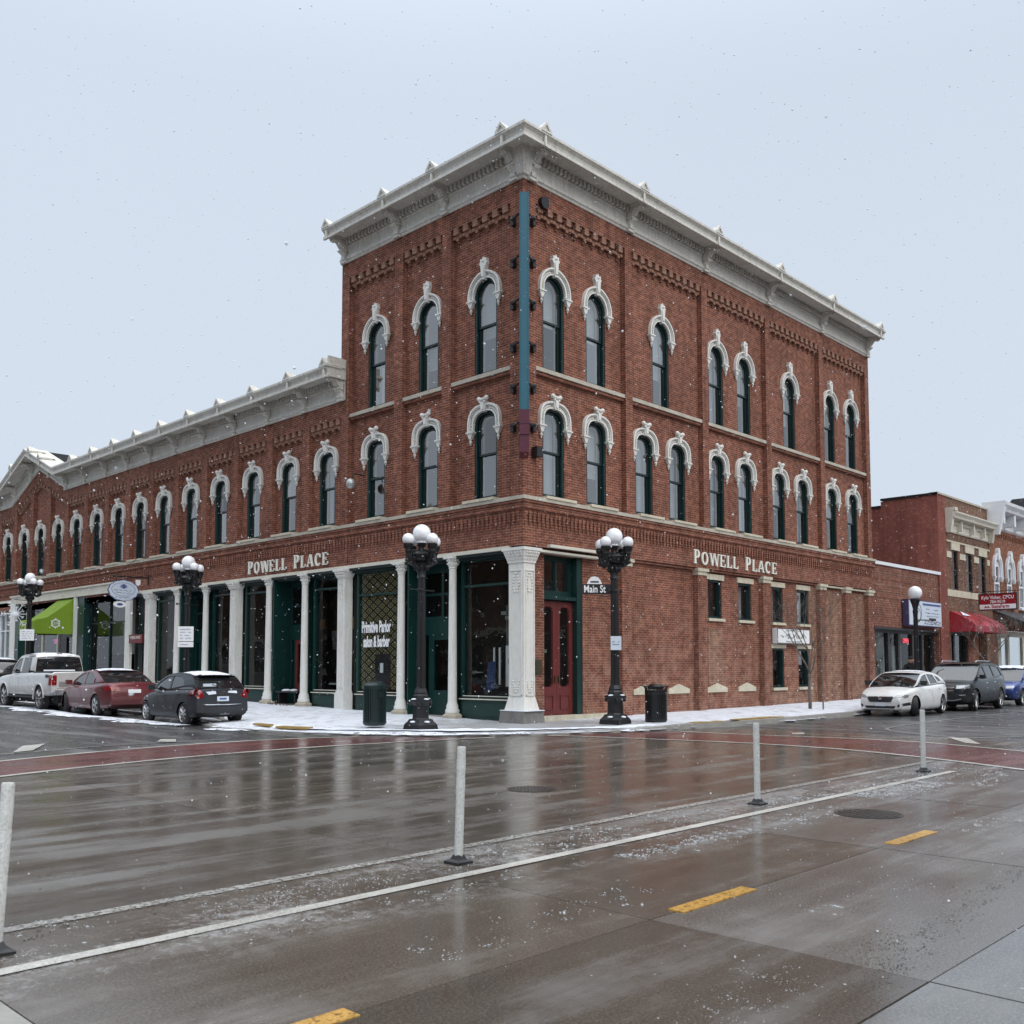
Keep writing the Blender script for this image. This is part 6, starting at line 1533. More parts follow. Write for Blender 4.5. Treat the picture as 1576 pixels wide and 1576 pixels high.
# ================================================================= VEHICLES
def interp(P_, x):
    if x <= P_[0][0]: return P_[0][1]
    for (a, b), (c, d) in zip(P_[:-1], P_[1:]):
        if x <= c: return b+(d-b)*(x-a)/(c-a) if c > a else d
    return P_[-1][1]
def smooth_line(P_, k=5):
    o_ = []
    V_ = [Vector((p[0], p[1], 0)) for p in P_]
    for i in range(len(V_)-1):
        p0 = V_[max(i-1, 0)]; p1 = V_[i]; p2 = V_[i+1]; p3 = V_[min(i+2, len(V_)-1)]
        for j in range(k):
            t_ = j/k; q = .5*((2*p1)+(-p0+p2)*t_+(2*p0-5*p1+4*p2-p3)*t_*t_+(-p0+3*p1-3*p2+p3)*t_**3); o_.append((q.x, q.y))
    return o_+[P_[-1]]
def vehicle(name, lab, loc, heading, c):
    """nose towards local +X. c: dimensions and outlines (x measured from the centre, z from the road)"""
    root = thing(name, lab, c['cat'], loc, heading, c.get('group'))
    L, Wd = c['L'], c['W']; hw = Wd/2; m = c['paint']
    top = sorted(smooth_line(c['top'], 4)); bot = c['bot']
    def pw(x):
        t_ = abs(2*x/L); e_ = c.get('ep', 7); k = c.get('nose_taper', .20) if x > 0 else c.get('tail_taper', .13)
        return hw*(1-k*min(1, t_)**e_)
    xs = sorted(set([L/2*math.sin(math.pi/2*i/36) for i in range(-36, 37)]))
    for w_ in c['wheels']: xs += [w_+c['R']*1.18*math.sin(math.pi/2*i/10) for i in range(-10, 11)]
    xs = sorted(x for x in set(round(x, 4) for x in xs) if abs(x) <= L/2)
    xs = [x for i, x in enumerate(xs) if i == 0 or x-xs[i-1] > .012]
    side = [(.0, .90), (.06, .965), (.14, .99), (.24, 1), (.34, 1.0), (.44, 1), (.54, .995), (.64, .99), (.74, .985), (.80, .98), (.86, .975), (.92, .96), (.97, .93), (1.0, .88)]
    topf = [(.88, 0), (.78, .012), (.6, .024), (.35, .034), (0, .04)]
    ring = []
    mb = MB(); Ra = c['R']*1.13
    inside = []
    for x in xs:
        zb = interp(bot, x); zt = interp(top, x)
        row = [(0, zb), (.5, zb)]+[(f, zb+(zt-zb)*t_) for t_, f in side]+[(f, zt+dz*c.get('crown', 1)) for f, dz in topf[1:]]
        n0 = len(row); full = [(-f, z) for f, z in reversed(row[1:-1])]
        rr = row+full
        for f, z in rr:
            y = f*pw(x); xx = x; ins = False
            if abs(f) > .6:
                for w_ in c['wheels']:
                    d = math.hypot(x-w_, z-c['R'])
                    if d < Ra:
                        ins = True; k = Ra/max(d, .01); xx = w_+(x-w_)*k; z = c['R']+(z-c['R'])*k
                        if z < interp(bot, xx): z = max(z, interp(bot, xx))
            mb.v.append((xx, y, z)); inside.append(ins)
        nr = len(rr)
    n = nr
    for i in range(len(xs)-1):
        for j in range(n):
            a = i*n+j; b = i*n+(j+1) % n; q = (a, b, b+n, a+n)
            if all(inside[v_] for v_ in q): continue
            if inside[a] and inside[b] and inside[a+n] != inside[b+n]: pass
            mb.f.append(q)
    mb.f.append(tuple(range(n))); mb.f.append(tuple((len(xs)-1)*n+j for j in reversed(range(n))))
    body = mb.build('body', m, root, smooth=True)
    bmv = bmesh.new(); bmv.from_mesh(body.data); tree_ = BVHTree.FromBMesh(bmv); bmv.free()
    # wheel wells
    inner = MB().box(-L/2+.2, L/2-.25, -hw*.66, hw*.66, .22, .50).box(c['wheels'][1]-.3, c['wheels'][0]-.1, -hw*.7, hw*.7, .22, interp(top, 0)-.08)
    for w_ in c['wheels']:
        inner.box(w_-Ra*.9, w_+Ra*.9, -hw*.86, hw*.86, c['R']+.02, min(c['R']+Ra*.8, interp(top, w_)-.08))
    inner.build('wheel_well', 'black_rubber', root)
    # cabin
    cab = c['cabin']; zb_ = c['belt']; H = c['H']; wb = hw*c.get('wb', .90); wr = hw*c.get('wr', .70)
    def yc(x, z):
        t_ = max(0, min(1, (z-zb_)/(H-zb_))); base = wb+(wr-wb)*(t_**1.25)
        xm = (cab[0][0]+cab[-1][0])/2; hl = abs(cab[0][0]-cab[-1][0])/2
        return base*(1-.10*min(1.1, abs((x-xm)/hl))**5)
    side_out = smooth_line(cab, 4)
    def mapc(x, y, z, s_): return (x, s_*(yc(x, z)+y), z)
    # glass hull: sections across the car
    xs2 = sorted(set([round(p[0], 3) for p in side_out])); xs2 = [x for i, x in enumerate(xs2) if i == 0 or x-xs2[i-1] > .02]
    upper = sorted([(x, z) for x, z in side_out])
    gm = MB(); NS = 8; prev = None
    fine = [xs2[0]+(xs2[-1]-xs2[0])*i/60 for i in range(61)]
    for x in fine:
        zt = interp(upper, x); zt = max(zt, zb_+.003)
        for k in range(NS+1):
            z = zb_-.03+(zt-zb_+.02)*k/NS; gm.v.append((x, yc(x, z)-.006, z))
        for k in range(NS, -1, -1):
            z = zb_-.03+(zt-zb_+.02)*k/NS; gm.v.append((x, -(yc(x, z)-.006), z))
    nn = 2*(NS+1)
    for i in range(60):
        for j in range(nn-1): a = i*nn+j; gm.f.append((a, a+1, a+1+nn, a+nn))
    gm.build('window_glass', c.get('glass', 'glass_car_solid'), root, smooth=True)
    # pillars and window frames on each side
    for s_ in (1, -1):
        p_ = MB().plate(side_out, c['win'], -.004, .014, lambda x, y, z: mapc(x, y, z, s_)); p_.build('window_frame', m, root)
    # roof skin
    rf = c['roof']; rm = MB(); NX, NY = 18, 10
    for i in range(NX+1):
        x = rf[0]+(rf[1]-rf[0])*i/NX; zt = interp(upper, x)
        for j in range(NY+1):
            f_ = -1+2*j/NY; y = yc(x, zt)*f_*1.008+.014*f_; rm.v.append((x, y, zt+.004+.035*(1-abs(f_)**2.5)))
    rm.f = [(i*(NY+1)+j, i*(NY+1)+j+1, (i+1)*(NY+1)+j+1, (i+1)*(NY+1)+j) for i in range(NX) for j in range(NY)]
    roof = rm.build('roof', m, root, smooth=True)
    if c.get('snow_roof'):
        a_, b_ = c['snow_roof']; sm = MB(); r_ = random.Random(len(name)+int(L*10))
        for i in range(NX+1):
            x = rf[0]+(rf[1]-rf[0])*(a_+(b_-a_)*i/NX); zt = interp(upper, x)
            for j in range(NY+1):
                f_ = -.93+1.86*j/NY; e_ = min(1, 5*min(i, NX-i)/NX, 4*min(j, NY-j)/NY+.1)
                sm.v.append((x+r_.uniform(-.02, .02), yc(x, zt)*f_, zt+.036*(1-abs(f_)**2.5)+.002+.024*e_*r_.uniform(.6, 1.1)))
        sm.f = rm.f; sm.build('snow_patch', 'snow', root, smooth='all')
    # things laid on the body surface
    def on_body(poly, axis, sgn, th, nm, mt, src=tree_, holes=(), sub=True, hold=0):
        bm_ = bmesh.new(); tri = tessellate_polygon([[Vector((a, b, 0)) for a, b in P_] for P_ in [poly]+list(holes)])
        flat_ = [p for P_ in [poly]+list(holes) for p in P_]; vs = [bm_.verts.new((a, b, 0)) for a, b in flat_]
        for t_ in tri:
            try: bm_.faces.new([vs[k] for k in t_])
            except ValueError: pass
        if sub: bmesh.ops.subdivide_edges(bm_, edges=[e for e in bm_.edges if e.calc_length() > .09], cuts=3, use_grid_fill=True)
        mm_ = MB(); bm_.verts.index_update(); ok = True; front = []; back = []
        for v in bm_.verts:
            a, b = v.co.x, v.co.y
            if axis == 'x': o_, d_ = Vector((sgn*(L/2+1), a, b)), Vector((-sgn, 0, 0))
            else: o_, d_ = Vector((a, sgn*(hw+1), b)), Vector((0, -sgn, 0))
            hit = src.ray_cast(o_, d_)[0]
            if hit is None: hit = o_+d_*(1.1 if axis == 'x' else 1.05)
            front.append(hit-d_*th); back.append(hit+d_*.02)
        k_ = len(front); mm_.v = [tuple(v) for v in front+back]
        for f_ in bm_.faces: id_ = [v.index for v in f_.verts]; mm_.f.append(tuple(id_)); mm_.f.append(tuple(k_+q for q in reversed(id_)))
        for e_ in bm_.edges:
            if len(e_.link_faces) == 1: a, b = e_.verts[0].index, e_.verts[1].index; mm_.f.append((a, b, b+k_, a+k_))
        bm_.free(); return mm_.build(nm, mt, root, smooth=(mt not in ('black_print',)))
    for item in c['patches']:
        nm, mt, axis, sgn, poly, th = item[:6]
        if axis == 'x2':
            for s_ in (1, -1): on_body([(a*s_, b) for a, b in poly], 'x', sgn, th, nm, mt)
        elif axis == 'y2':
            for s_ in (1, -1): on_body(poly, 'y', s_, th, nm, mt)
        else: on_body(poly, axis, sgn, th, nm, mt)
    # door shut lines, handles
    for x in c['seams']:
        zt = interp(top, x); zb = interp(bot, x)
        for s_ in (1, -1): on_body([(x-.006, zb+.08), (x+.006, zb+.08), (x+.006, zt-.02), (x-.006, zt-.02)], 'y', s_, .002, 'door_seam', 'black_print', sub=True)
    for x in c['handles']:
        z = interp(top, x)-c.get('hdz', .12)
        for s_ in (1, -1): on_body([(x-.09, z-.012), (x+.09, z-.012), (x+.09, z+.012), (x-.09, z+.012)], 'y', s_, .022, 'door_handle', c.get('handle_mat', m), sub=False)
    # mirrors
    if 'mirror' in c:
        x, z = c['mirror']
        for s_ in (1, -1):
            y0 = yc(x, z)
            m_ = MB().tube([(x, s_*(y0-.05), z-.02), (x+.02, s_*(y0+.10), z)], .02, 6); m_.taper(x+.01, s_*(y0+.17), z-.06, z+.09, .05, .085, .07, .10); m_.build('door_mirror', c.get('mirror_mat', 'plastic_black'), root, smooth=True)
    # wheels
    Rw = c['R']; tw = c.get('tw', .21)
    def wheel_proto():
        w = MB().lathe([(Rw*.70, -tw/2+.01), (Rw*.93, -tw/2), (Rw, -tw/2+.03), (Rw, tw/2-.03), (Rw*.93, tw/2), (Rw*.70, tw/2-.01), (Rw*.66, tw/2-.04)], 0, 0, 32)
        ty = w.build('wheel', 'tyre', root, smooth=True)
        r_ = MB().lathe([(Rw*.66, .0), (Rw*.67, tw/2-.02), (Rw*.71, tw/2-.005), (Rw*.70, tw/2-.03), (Rw*.62, .02)], 0, 0, 32)
        ns = c.get('spokes', 7)
        for i in range(ns):
            a = 2*math.pi*i/ns
            for da in (c.get('sp_split', .10), -c.get('sp_split', .10)):
                ca, sa = math.cos(a), math.sin(a); cb, sb = math.cos(a+da), math.sin(a+da)
                r_.tube([(ca*Rw*.12, sa*Rw*.12, tw/2-.025), (cb*Rw*.66, sb*Rw*.66, tw/2-.018)], Rw*c.get('sp_w', .045), 5)
        r_.lathe([(Rw*.15, tw/2-.05), (Rw*.17, tw/2-.02), (Rw*.10, tw/2-.008)], 0, 0, 12)
        r_.build('rim', 'alloy', ty, smooth=True)
        MB().lathe([(Rw*.55, .0), (Rw*.55, .03)], 0, 0, 20).build('brake_disc', 'black_iron', ty)
        return ty
    w0 = wheel_proto(); k_ = 0
    for wx in c['wheels']:
        for s_ in (1, -1):
            w = w0 if k_ == 0 else copy_tree(w0, root); k_ += 1
            st_ = c.get('steer', 0) if wx > 0 else 0
            w.rotation_euler = (-math.pi/2*s_, 0, st_) if True else 0
            w.location = (wx, s_*(hw-.02-tw/2-c.get('win_in', 0)), Rw)
    for fn_ in c.get('extra', []): fn_(root, c, on_body, yc)
    return root
paint('glass_car_solid', (.012, .014, .016), .04, .05, dirt=0, spec=.9, bmp=0)
p = MAT['glass_car_solid'].node_tree.nodes['Principled BSDF']; p.inputs['IOR'].default_value = 1.65
def rq(x0, x1, z0, z1): return [(x0, z0), (x1, z0), (x1, z1), (x0, z1)]
# --- grey hatchback seen from behind, left street -------------------------------
def hatch_extra(root, c, ob, yc):
    # sloping rear door: dark glass is the hull; add the tailgate lower panel, wiper, sticker, badge, snow
    MB().box(-1.56, -1.38, -.46, .46, 1.355, 1.375).build('spoiler', c['paint'], root)
    MB().box(-1.80, -1.78, .12, .50, 1.06, 1.14).build('window_sticker', 'sign_blue_white', root)
    MB().tube([(-1.93, -.1, .98), (-1.80, .25, 1.12)], .008, 4).build('wiper', 'plastic_black', root)
hatch = dict(cat='car', L=3.95, W=1.70, H=1.42, R=.30, paint='paint_grey', belt=.93, wheels=(1.28, -1.24), ep=6, nose_taper=.28, tail_taper=.12,
    top=[(-1.975, .62), (-1.965, .80), (-1.93, .95), (-1.6, .97), (-.6, .95), (.4, .91), (.95, .88), (1.5, .76), (1.85, .62), (1.975, .48)],
    bot=[(-1.975, .34), (-1.85, .26), (-1.5, .20), (1.5, .18), (1.85, .22), (1.975, .32)],
    cabin=[(1.12, .90), (.70, 1.15), (.25, 1.35), (-.25, 1.42), (-.9, 1.415), (-1.40, 1.34), (-1.66, 1.16), (-1.90, .95)],
    win=[[(.86, .97), (.54, 1.17), (.22, 1.30), (-.14, 1.345), (-.18, .985)], [(-.27, .99), (-.23, 1.35), (-.72, 1.335), (-1.02, 1.20), (-1.08, 1.08)]],
    roof=(.25, -1.42), snow_roof=(.45, .98), seams=[.98, -.22, -1.12], handles=[.0, -.95], mirror=(.72, 1.0), mirror_mat='paint_grey', spokes=8, sp_w=.05,
    patches=[('taillight', 'taillight', 'x2', -1, [(.55, .78), (.80, .72), (.83, .86), (.78, 1.0), (.62, .96)], .02), ('taillight', 'taillight', 'y2', 1, [(-1.86, .80), (-1.60, .88), (-1.66, .96), (-1.88, .98)], .012),
             ('bumper', 'plastic_black', 'x', -1, [(-.72, .27), (.72, .27), (.68, .36), (-.68, .36)], .02), ('number_plate', 'sign_blue_white', 'x', -1, rq(-.17, .17, .66, .79), .02), ('plate_marks', 'blue_print', 'x', -1, rq(-.10, .10, .70, .75), .024),
             ('emblem', 'chrome', 'x', -1, [(.07*math.cos(i*.63), .87+.05*math.sin(i*.63)) for i in range(10)], .02), ('snow_patch', 'snow', 'x', -1, [(.20, .86), (.42, .84), (.50, .92), (.22, .94)], .03), ('snow_patch', 'snow', 'x', -1, [(-.15, .89), (-.42, .87), (-.40, .94), (-.18, .94)], .03),
             ('bumper_step', 'snow', 'x', -1, [(-.55, .575), (-.2, .555), (.5, .56), (.55, .585), (0, .57)], .03), ('tow_trim', 'alloy', 'x', -1, rq(-.22, .06, .29, .315), .03), ('headlight', 'headlight', 'y2', 1, [(1.45, .64), (1.72, .60), (1.66, .68), (1.46, .73)], .01)], extra=[hatch_extra])
vehicle('hatchback_car', 'dark grey hatchback parked nearest the crossing on the left street, seen from behind', (-4.72, 8.85, 0), R(90-3), hatch)
# --- maroon saloon ---------------------------------------------------------------
sedan = dict(cat='car', L=4.75, W=1.83, H=1.44, R=.33, paint='paint_maroon', belt=.93, wheels=(1.40, -1.42), ep=5, nose_taper=.26, tail_taper=.2,
    top=[(-2.375, .60), (-2.34, .85), (-2.25, 1.00), (-1.9, 1.03), (-1.3, .99), (-.3, .95), (.7, .93), (1.2, .90), (1.7, .80), (2.15, .66), (2.375, .50)],
    bot=[(-2.375, .36), (-2.2, .26), (-1.7, .19), (1.7, .18), (2.2, .2), (2.375, .30)],
    cabin=[(1.25, .91), (.80, 1.13), (.25, 1.36), (-.3, 1.435), (-.8, 1.42), (-1.35, 1.27), (-1.75, 1.10), (-2.0, .99)],
    win=[[(.98, .98), (.70, 1.13), (.30, 1.30), (-.10, 1.36), (-.16, .99)], [(-.24, .99), (-.18, 1.365), (-.62, 1.35), (-.98, 1.22), (-.96, 1.02)], [(-1.03, 1.03), (-1.04, 1.19), (-1.24, 1.10), (-1.26, 1.05)]],
    roof=(.22, -.95), seams=[1.05, -.2, -1.1], handles=[.05, -.98], mirror=(.85, 1.02), mirror_mat='paint_maroon', spokes=5, sp_split=.18, sp_w=.05, steer=-.35, snow_roof=(.55, .95),
    patches=[('taillight', 'taillight', 'y2', 1, [(-2.28, .80), (-1.95, .84), (-2.0, .93), (-2.30, .96)], .012), ('taillight', 'taillight', 'x2', -1, [(.45, .78), (.80, .78), (.82, .92), (.5, .90)], .02), ('headlight', 'headlight', 'y2', 1, [(1.75, .60), (2.1, .58), (2.0, .66), (1.78, .70)], .012),
             ('window_trim', 'chrome', 'y2', 1, [(1.05, .945), (-1.5, 1.0), (-1.5, 1.012), (1.05, .957)][:4], .006), ('number_plate', 'white_print', 'x', -1, rq(-.2, .2, .72, .83), .02)])
vehicle('saloon_car', 'maroon saloon car parked between the pickup and the grey hatchback', (-4.62, 14.9, road_z(0, 14.9)), R(90-3), sedan)
# --- silver pickup ----------------------------------------------------------------
def pickup_extra(root, c, ob, yc):
    # open bed: dark floor sunk between the sides, tailgate top, rear window
    MB().box(-2.80, -.98, -.78, .78, 1.27, 1.30).build('bed_cover', 'plastic_black', root)
    MB().box(-2.86, -2.80, -.80, .80, 1.26, 1.33).box(-2.86, -.95, -.93, -.80, 1.30, 1.335).box(-2.86, -.95, .80, .93, 1.30, 1.335).build('bed_rail', 'plastic_black', root)
    MB().box(-.93, -.90, -.10, .10, 1.96, 1.99).build('high_brake_light', 'taillight', root)
    MB().box(-3.08, -2.90, -.85, .85, .52, .70).box(-3.10, -2.92, -.25, .25, .56, .60).build('bumper', 'alloy', root)
    m_ = MB().box(-.97, -.93, -.55, .55, 1.34, 1.39); m_.build('snow_patch', 'snow', root)
    for sy in (1, -1):
        for wx in c['wheels']:
            q = [(wx+.50*math.cos(R(a)), sy*.985, .41+.50*math.sin(R(a))) for a in range(-8, 190, 11)]; MB().tube(q, .035, 6).build('arch_trim', c['paint'], root, smooth='all')
    text_mesh('side_badge', 'FX4', .15, 'plastic_black', root, (-2.55, .985, 1.17), (math.pi/2, 0, math.pi), 1.2, bold=.006)
    MB().box(-2.3, 1.9, .80, .98, .40, .46).box(-2.3, 1.9, -.98, -.80, .40, .46).build('side_step', 'plastic_black', root)
pick = dict(cat='pickup truck', L=5.9, W=2.0, H=1.95, R=.41, tw=.27, paint='paint_silver', belt=1.27, wheels=(1.90, -1.78), ep=9, nose_taper=.12, tail_taper=.03, wb=.93, wr=.76, crown=.4,
    top=[(-2.95, 1.28), (-2.9, 1.31), (-2.2, 1.31), (-.9, 1.30), (.2, 1.28), (1.1, 1.26), (1.5, 1.22), (2.2, 1.17), (2.75, 1.10), (2.95, .95)],
    bot=[(-2.95, .62), (-2.6, .52), (-2.2, .47), (2.2, .45), (2.6, .45), (2.95, .5)],
    cabin=[(1.42, 1.24), (1.05, 1.55), (.72, 1.83), (.45, 1.92), (.0, 1.955), (-.55, 1.94), (-.82, 1.88), (-.90, 1.7), (-.98, 1.27)],
    win=[[(1.22, 1.33), (.98, 1.55), (.70, 1.79), (.36, 1.83), (.30, 1.33)], [(.20, 1.33), (.24, 1.84), (-.55, 1.83), (-.66, 1.36)]],
    roof=(.50, -.86), snow_roof=(.0, 1), seams=[1.25, .25, -.78, -2.86], handles=[.42, -.62], hdz=.14, handle_mat='chrome', mirror=(1.15, 1.36), spokes=6, sp_w=.06,
    patches=[('taillight', 'taillight', 'y2', 1, [(-2.93, .86), (-2.74, .86), (-2.74, 1.20), (-2.93, 1.20)], .015), ('taillight', 'taillight', 'x2', -1, [(.80, .86), (.96, .86), (.96, 1.20), (.80, 1.20)], .02), ('tailgate_panel', 'alloy', 'x', -1, rq(-.72, .72, .80, .98), .012), ('tailgate_seam', 'black_print', 'x', -1, rq(-.78, .78, .745, .755), .006),
             ('number_plate', 'white_print', 'x', -1, rq(-.16, .16, .56, .66), .15), ('headlight', 'headlight', 'y2', 1, [(2.6, .86), (2.9, .86), (2.86, 1.06), (2.62, 1.08)], .012)], extra=[pickup_extra])
vehicle('pickup_truck', 'silver pickup truck with snow on its roof, farthest left of the fully seen vehicles', (-4.62, 19.95, road_z(0, 20)), R(90-1), pick)
# --- white hatchback, right street, facing the camera -------------------------------
white = dict(cat='car', L=4.46, W=1.78, H=1.43, R=.32, paint='paint_white', belt=.94, wheels=(1.34, -1.33), ep=4, nose_taper=.30, tail_taper=.2,
    top=[(-2.23, .70), (-2.2, .88), (-2.1, .99), (-1.5, 1.02), (-.5, .98), (.5, .95), (1.0, .93), (1.45, .86), (1.85, .77), (2.1, .68), (2.23, .52)],
    bot=[(-2.23, .36), (-2.0, .25), (-1.6, .19), (1.6, .18), (2.05, .18), (2.23, .24)],
    cabin=[(1.22, .93), (.78, 1.16), (.32, 1.35), (-.2, 1.425), (-.8, 1.415), (-1.4, 1.31), (-1.8, 1.15), (-2.10, 1.0)],
    win=[[(.94, 1.0), (.68, 1.14), (.30, 1.295), (-.12, 1.355), (-.16, 1.01)], [(-.25, 1.02), (-.20, 1.36), (-.82, 1.335), (-1.02, 1.06)], [(-1.10, 1.08), (-.94, 1.31), (-1.25, 1.25), (-1.5, 1.13)]],
    roof=(.26, -1.62), snow_roof=(.3, .7), seams=[1.02, -.2, -1.15], handles=[.02, -.98], mirror=(.78, 1.05), spokes=5, sp_split=.16, sp_w=.05, steer=.45,
    patches=[('headlight', 'headlight', 'x2', 1, [(.42, .60), (.70, .62), (.80, .70), (.72, .73), (.5, .68)], .015), ('headlight', 'headlight', 'y2', 1, [(1.80, .62), (2.05, .58), (1.95, .68), (1.80, .71)], .008), ('grille', 'plastic_black', 'x', 1, [(-.34, .46), (.34, .46), (.42, .60), (.36, .63), (-.36, .63), (-.42, .60)], .012), ('grille_trim', 'chrome', 'x', 1, [(-.43, .625), (.43, .625), (.40, .645), (-.40, .645)], .025),
             ('emblem', 'chrome', 'x', 1, [(.06*math.cos(i*.63), .575+.032*math.sin(i*.63)) for i in range(10)], .03), ('bumper_intake', 'plastic_black', 'x', 1, [(-.45, .26), (.45, .26), (.5, .34), (-.5, .34)], .01), ('fog_light_pocket', 'plastic_black', 'x2', 1, [(.55, .30), (.80, .36), (.80, .46), (.56, .38)], .012), ('number_plate', 'sign_blue_white', 'x', 1, rq(-.16, .16, .33, .43), .03)])
vehicle('hatchback_car', 'white hatchback parked first on the right street, facing the camera', (14.78, -3.95, 0), R(180+3), white)
# --- dark SUV -----------------------------------------------------------------------
def suv_extra(root, c, ob, yc):
    for s_ in (1, -1): MB().tube([(.35, s_*.62, 1.76), (.25, s_*.62, 1.83), (-1.35, s_*.62, 1.82), (-1.45, s_*.62, 1.76)], .025, 6).build('roof_rail', 'alloy', root, smooth='all')
    m_ = MB()
    for s_ in (1, -1): m_.box(-1.1, 1.05, s_*.955-.02, s_*.955+.02, .40, .44)
    m_.build('side_trim', 'alloy', root)
suv = dict(cat='car', L=5.05, W=2.0, H=1.76, R=.39, tw=.25, paint='paint_dark', belt=1.10, wheels=(1.52, -1.50), ep=6, nose_taper=.20, tail_taper=.14, wb=.93, wr=.74,
    top=[(-2.52, .85), (-2.48, 1.05), (-2.35, 1.16), (-1.5, 1.17), (-.3, 1.14), (.8, 1.12), (1.2, 1.09), (1.7, 1.05), (2.2, .97), (2.45, .82), (2.52, .62)],
    bot=[(-2.52, .42), (-2.3, .34), (-1.8, .28), (1.8, .26), (2.3, .28), (2.52, .36)],
    cabin=[(1.38, 1.10), (1.0, 1.34), (.60, 1.58), (.25, 1.69), (-.4, 1.755), (-1.4, 1.74), (-2.05, 1.64), (-2.25, 1.42), (-2.42, 1.13)],
    win=[[(1.12, 1.18), (.90, 1.32), (.55, 1.54), (.20, 1.62), (.12, 1.18)], [(.02, 1.18), (.10, 1.64), (-.75, 1.66), (-.85, 1.2)], [(-.95, 1.2), (-.87, 1.66), (-1.7, 1.60), (-1.95, 1.3)]],
    roof=(.30, -2.0), seams=[1.2, .06, -.9], handles=[.28, -.7], handle_mat='chrome', mirror=(.98, 1.22), spokes=5, sp_split=.16, sp_w=.05, steer=.12,
    patches=[('headlight', 'headlight', 'x2', 1, [(.55, .80), (.92, .84), (.90, .95), (.55, .93)], .015), ('headlight', 'headlight', 'y2', 1, [(2.05, .82), (2.38, .82), (2.3, .93), (2.05, .97)], .01), ('grille', 'plastic_black', 'x', 1, [(-.5, .62), (.5, .62), (.52, .92), (-.52, .92)], .012), ('grille_bar', 'chrome', 'x', 1, rq(-.5, .5, .83, .88), .03), ('grille_bar', 'chrome', 'x', 1, rq(-.5, .5, .72, .755), .03),
             ('bumper_lip', 'alloy', 'x', 1, [(-.75, .42), (-.5, .36), (.5, .36), (.75, .42), (.75, .46), (.5, .40), (-.5, .40), (-.75, .46)], .03), ('bumper_intake', 'plastic_black', 'x', 1, [(-.6, .42), (.6, .42), (.6, .56), (-.6, .56)], .01), ('fog_light', 'headlight', 'x2', 1, rq(.68, .86, .56, .60), .015)], extra=[suv_extra])
vehicle('suv_car', 'dark grey large suv parked behind the white hatchback', (20.5, -3.85, 0), R(180+2), suv)
blue = dict(suv); blue.update(L=4.35, W=1.83, H=1.62, R=.35, paint='paint_blue', belt=1.02, wheels=(1.3, -1.3), snow_roof=(.0, .9), extra=[], steer=0,
    top=[(-2.17, .8), (-2.1, 1.05), (-1.5, 1.08), (0, 1.04), (.8, 1.02), (1.2, .99), (1.7, .93), (2.05, .80), (2.17, .6)], bot=[(-2.17, .4), (-1.9, .28), (1.9, .25), (2.17, .34)],
    cabin=[(1.15, 1.01), (.75, 1.28), (.35, 1.50), (-.2, 1.60), (-.9, 1.60), (-1.6, 1.52), (-1.85, 1.3), (-2.05, 1.06)],
    win=[[(.92, 1.08), (.65, 1.26), (.30, 1.45), (-.05, 1.51), (-.1, 1.08)], [(-.2, 1.09), (-.14, 1.52), (-.85, 1.50), (-1.0, 1.12)], [(-1.1, 1.13), (-.98, 1.48), (-1.35, 1.42), (-1.6, 1.2)]],
    roof=(.30, -1.6), seams=[1.0, -.16, -1.05], handles=[.02, -.9], mirror=(.8, 1.12),
    patches=[('headlight', 'headlight', 'x2', 1, [(.45, .70), (.85, .74), (.82, .86), (.48, .82)], .015), ('grille', 'plastic_black', 'x', 1, [(-.4, .60), (.4, .60), (.44, .74), (-.44, .74)], .012), ('bumper_intake', 'plastic_black', 'x', 1, [(-.6, .36), (.6, .36), (.6, .50), (-.6, .50)], .01), ('grille_bar', 'chrome', 'x', 1, rq(-.4, .4, .66, .685), .03)])
vehicle('suv_car', 'blue compact suv parked behind the dark one, cut by the right frame edge', (26.4, -3.7, 0), R(180+2), blue)
black = dict(suv); black.update(paint='paint_black', snow_roof=(.1, .9))
vehicle('suv_car', 'black suv beyond the silver pickup at the left frame edge', (-4.5, 27.4, road_z(0, 27)), R(90), black)
# ================================================================= PERSON BEHIND THE WHITE CAR
def skin_body(name, joints, edges, radii, m, par, sub=2):
    me = bpy.data.meshes.new(name); me.from_pydata(joints, edges, []); o = bpy.data.objects.new(name, me); COL.objects.link(o)
    md = o.modifiers.new('s', 'SKIN'); sk = me.skin_vertices[0].data if me.skin_vertices else None
    if sk is None:
        bm_ = bmesh.new(); bm_.from_mesh(me); bm_.verts.layers.skin.verify(); bm_.to_mesh(me); bm_.free(); sk = me.skin_vertices[0].data
    for i, r in enumerate(radii): sk[i].radius = (r, r) if not isinstance(r, tuple) else r; sk[i].use_root = (i == 0)
    md2 = o.modifiers.new('u', 'SUBSURF'); md2.levels = sub; md2.render_levels = sub
    bpy.context.view_layer.update()
    ev = bpy.data.meshes.new_from_object(o.evaluated_get(bpy.context.evaluated_depsgraph_get()))
    bpy.data.objects.remove(o)
    ev.materials.clear(); ev.materials.append(MAT[m])
    for p_ in ev.polygons: p_.use_smooth = True
    return link(name, ev, par)
pe = thing('person', 'person in dark coat and cap bending forward behind the white hatchback with a pale sheet', 'person', (20.75, -1.75, .26), R(215))
J = [(0, 0, .92), (.06, 0, 1.12), (.17, 0, 1.32), (.22, 0, 1.42), (.25, 0, 1.50),       # pelvis, belly, chest, neck, neck top
     (.16, .19, 1.38), (.28, .27, 1.16), (.46, .20, 1.02), (.16, -.19, 1.38), (.26, -.28, 1.15), (.44, -.18, 1.00),
     (0, .10, .86), (.05, .12, .48), (-.02, .13, .08), (.12, .14, .04), (0, -.10, .86), (.08, -.12, .48), (.0, -.13, .08), (.14, -.14, .04), (.27, 0, 1.60)]
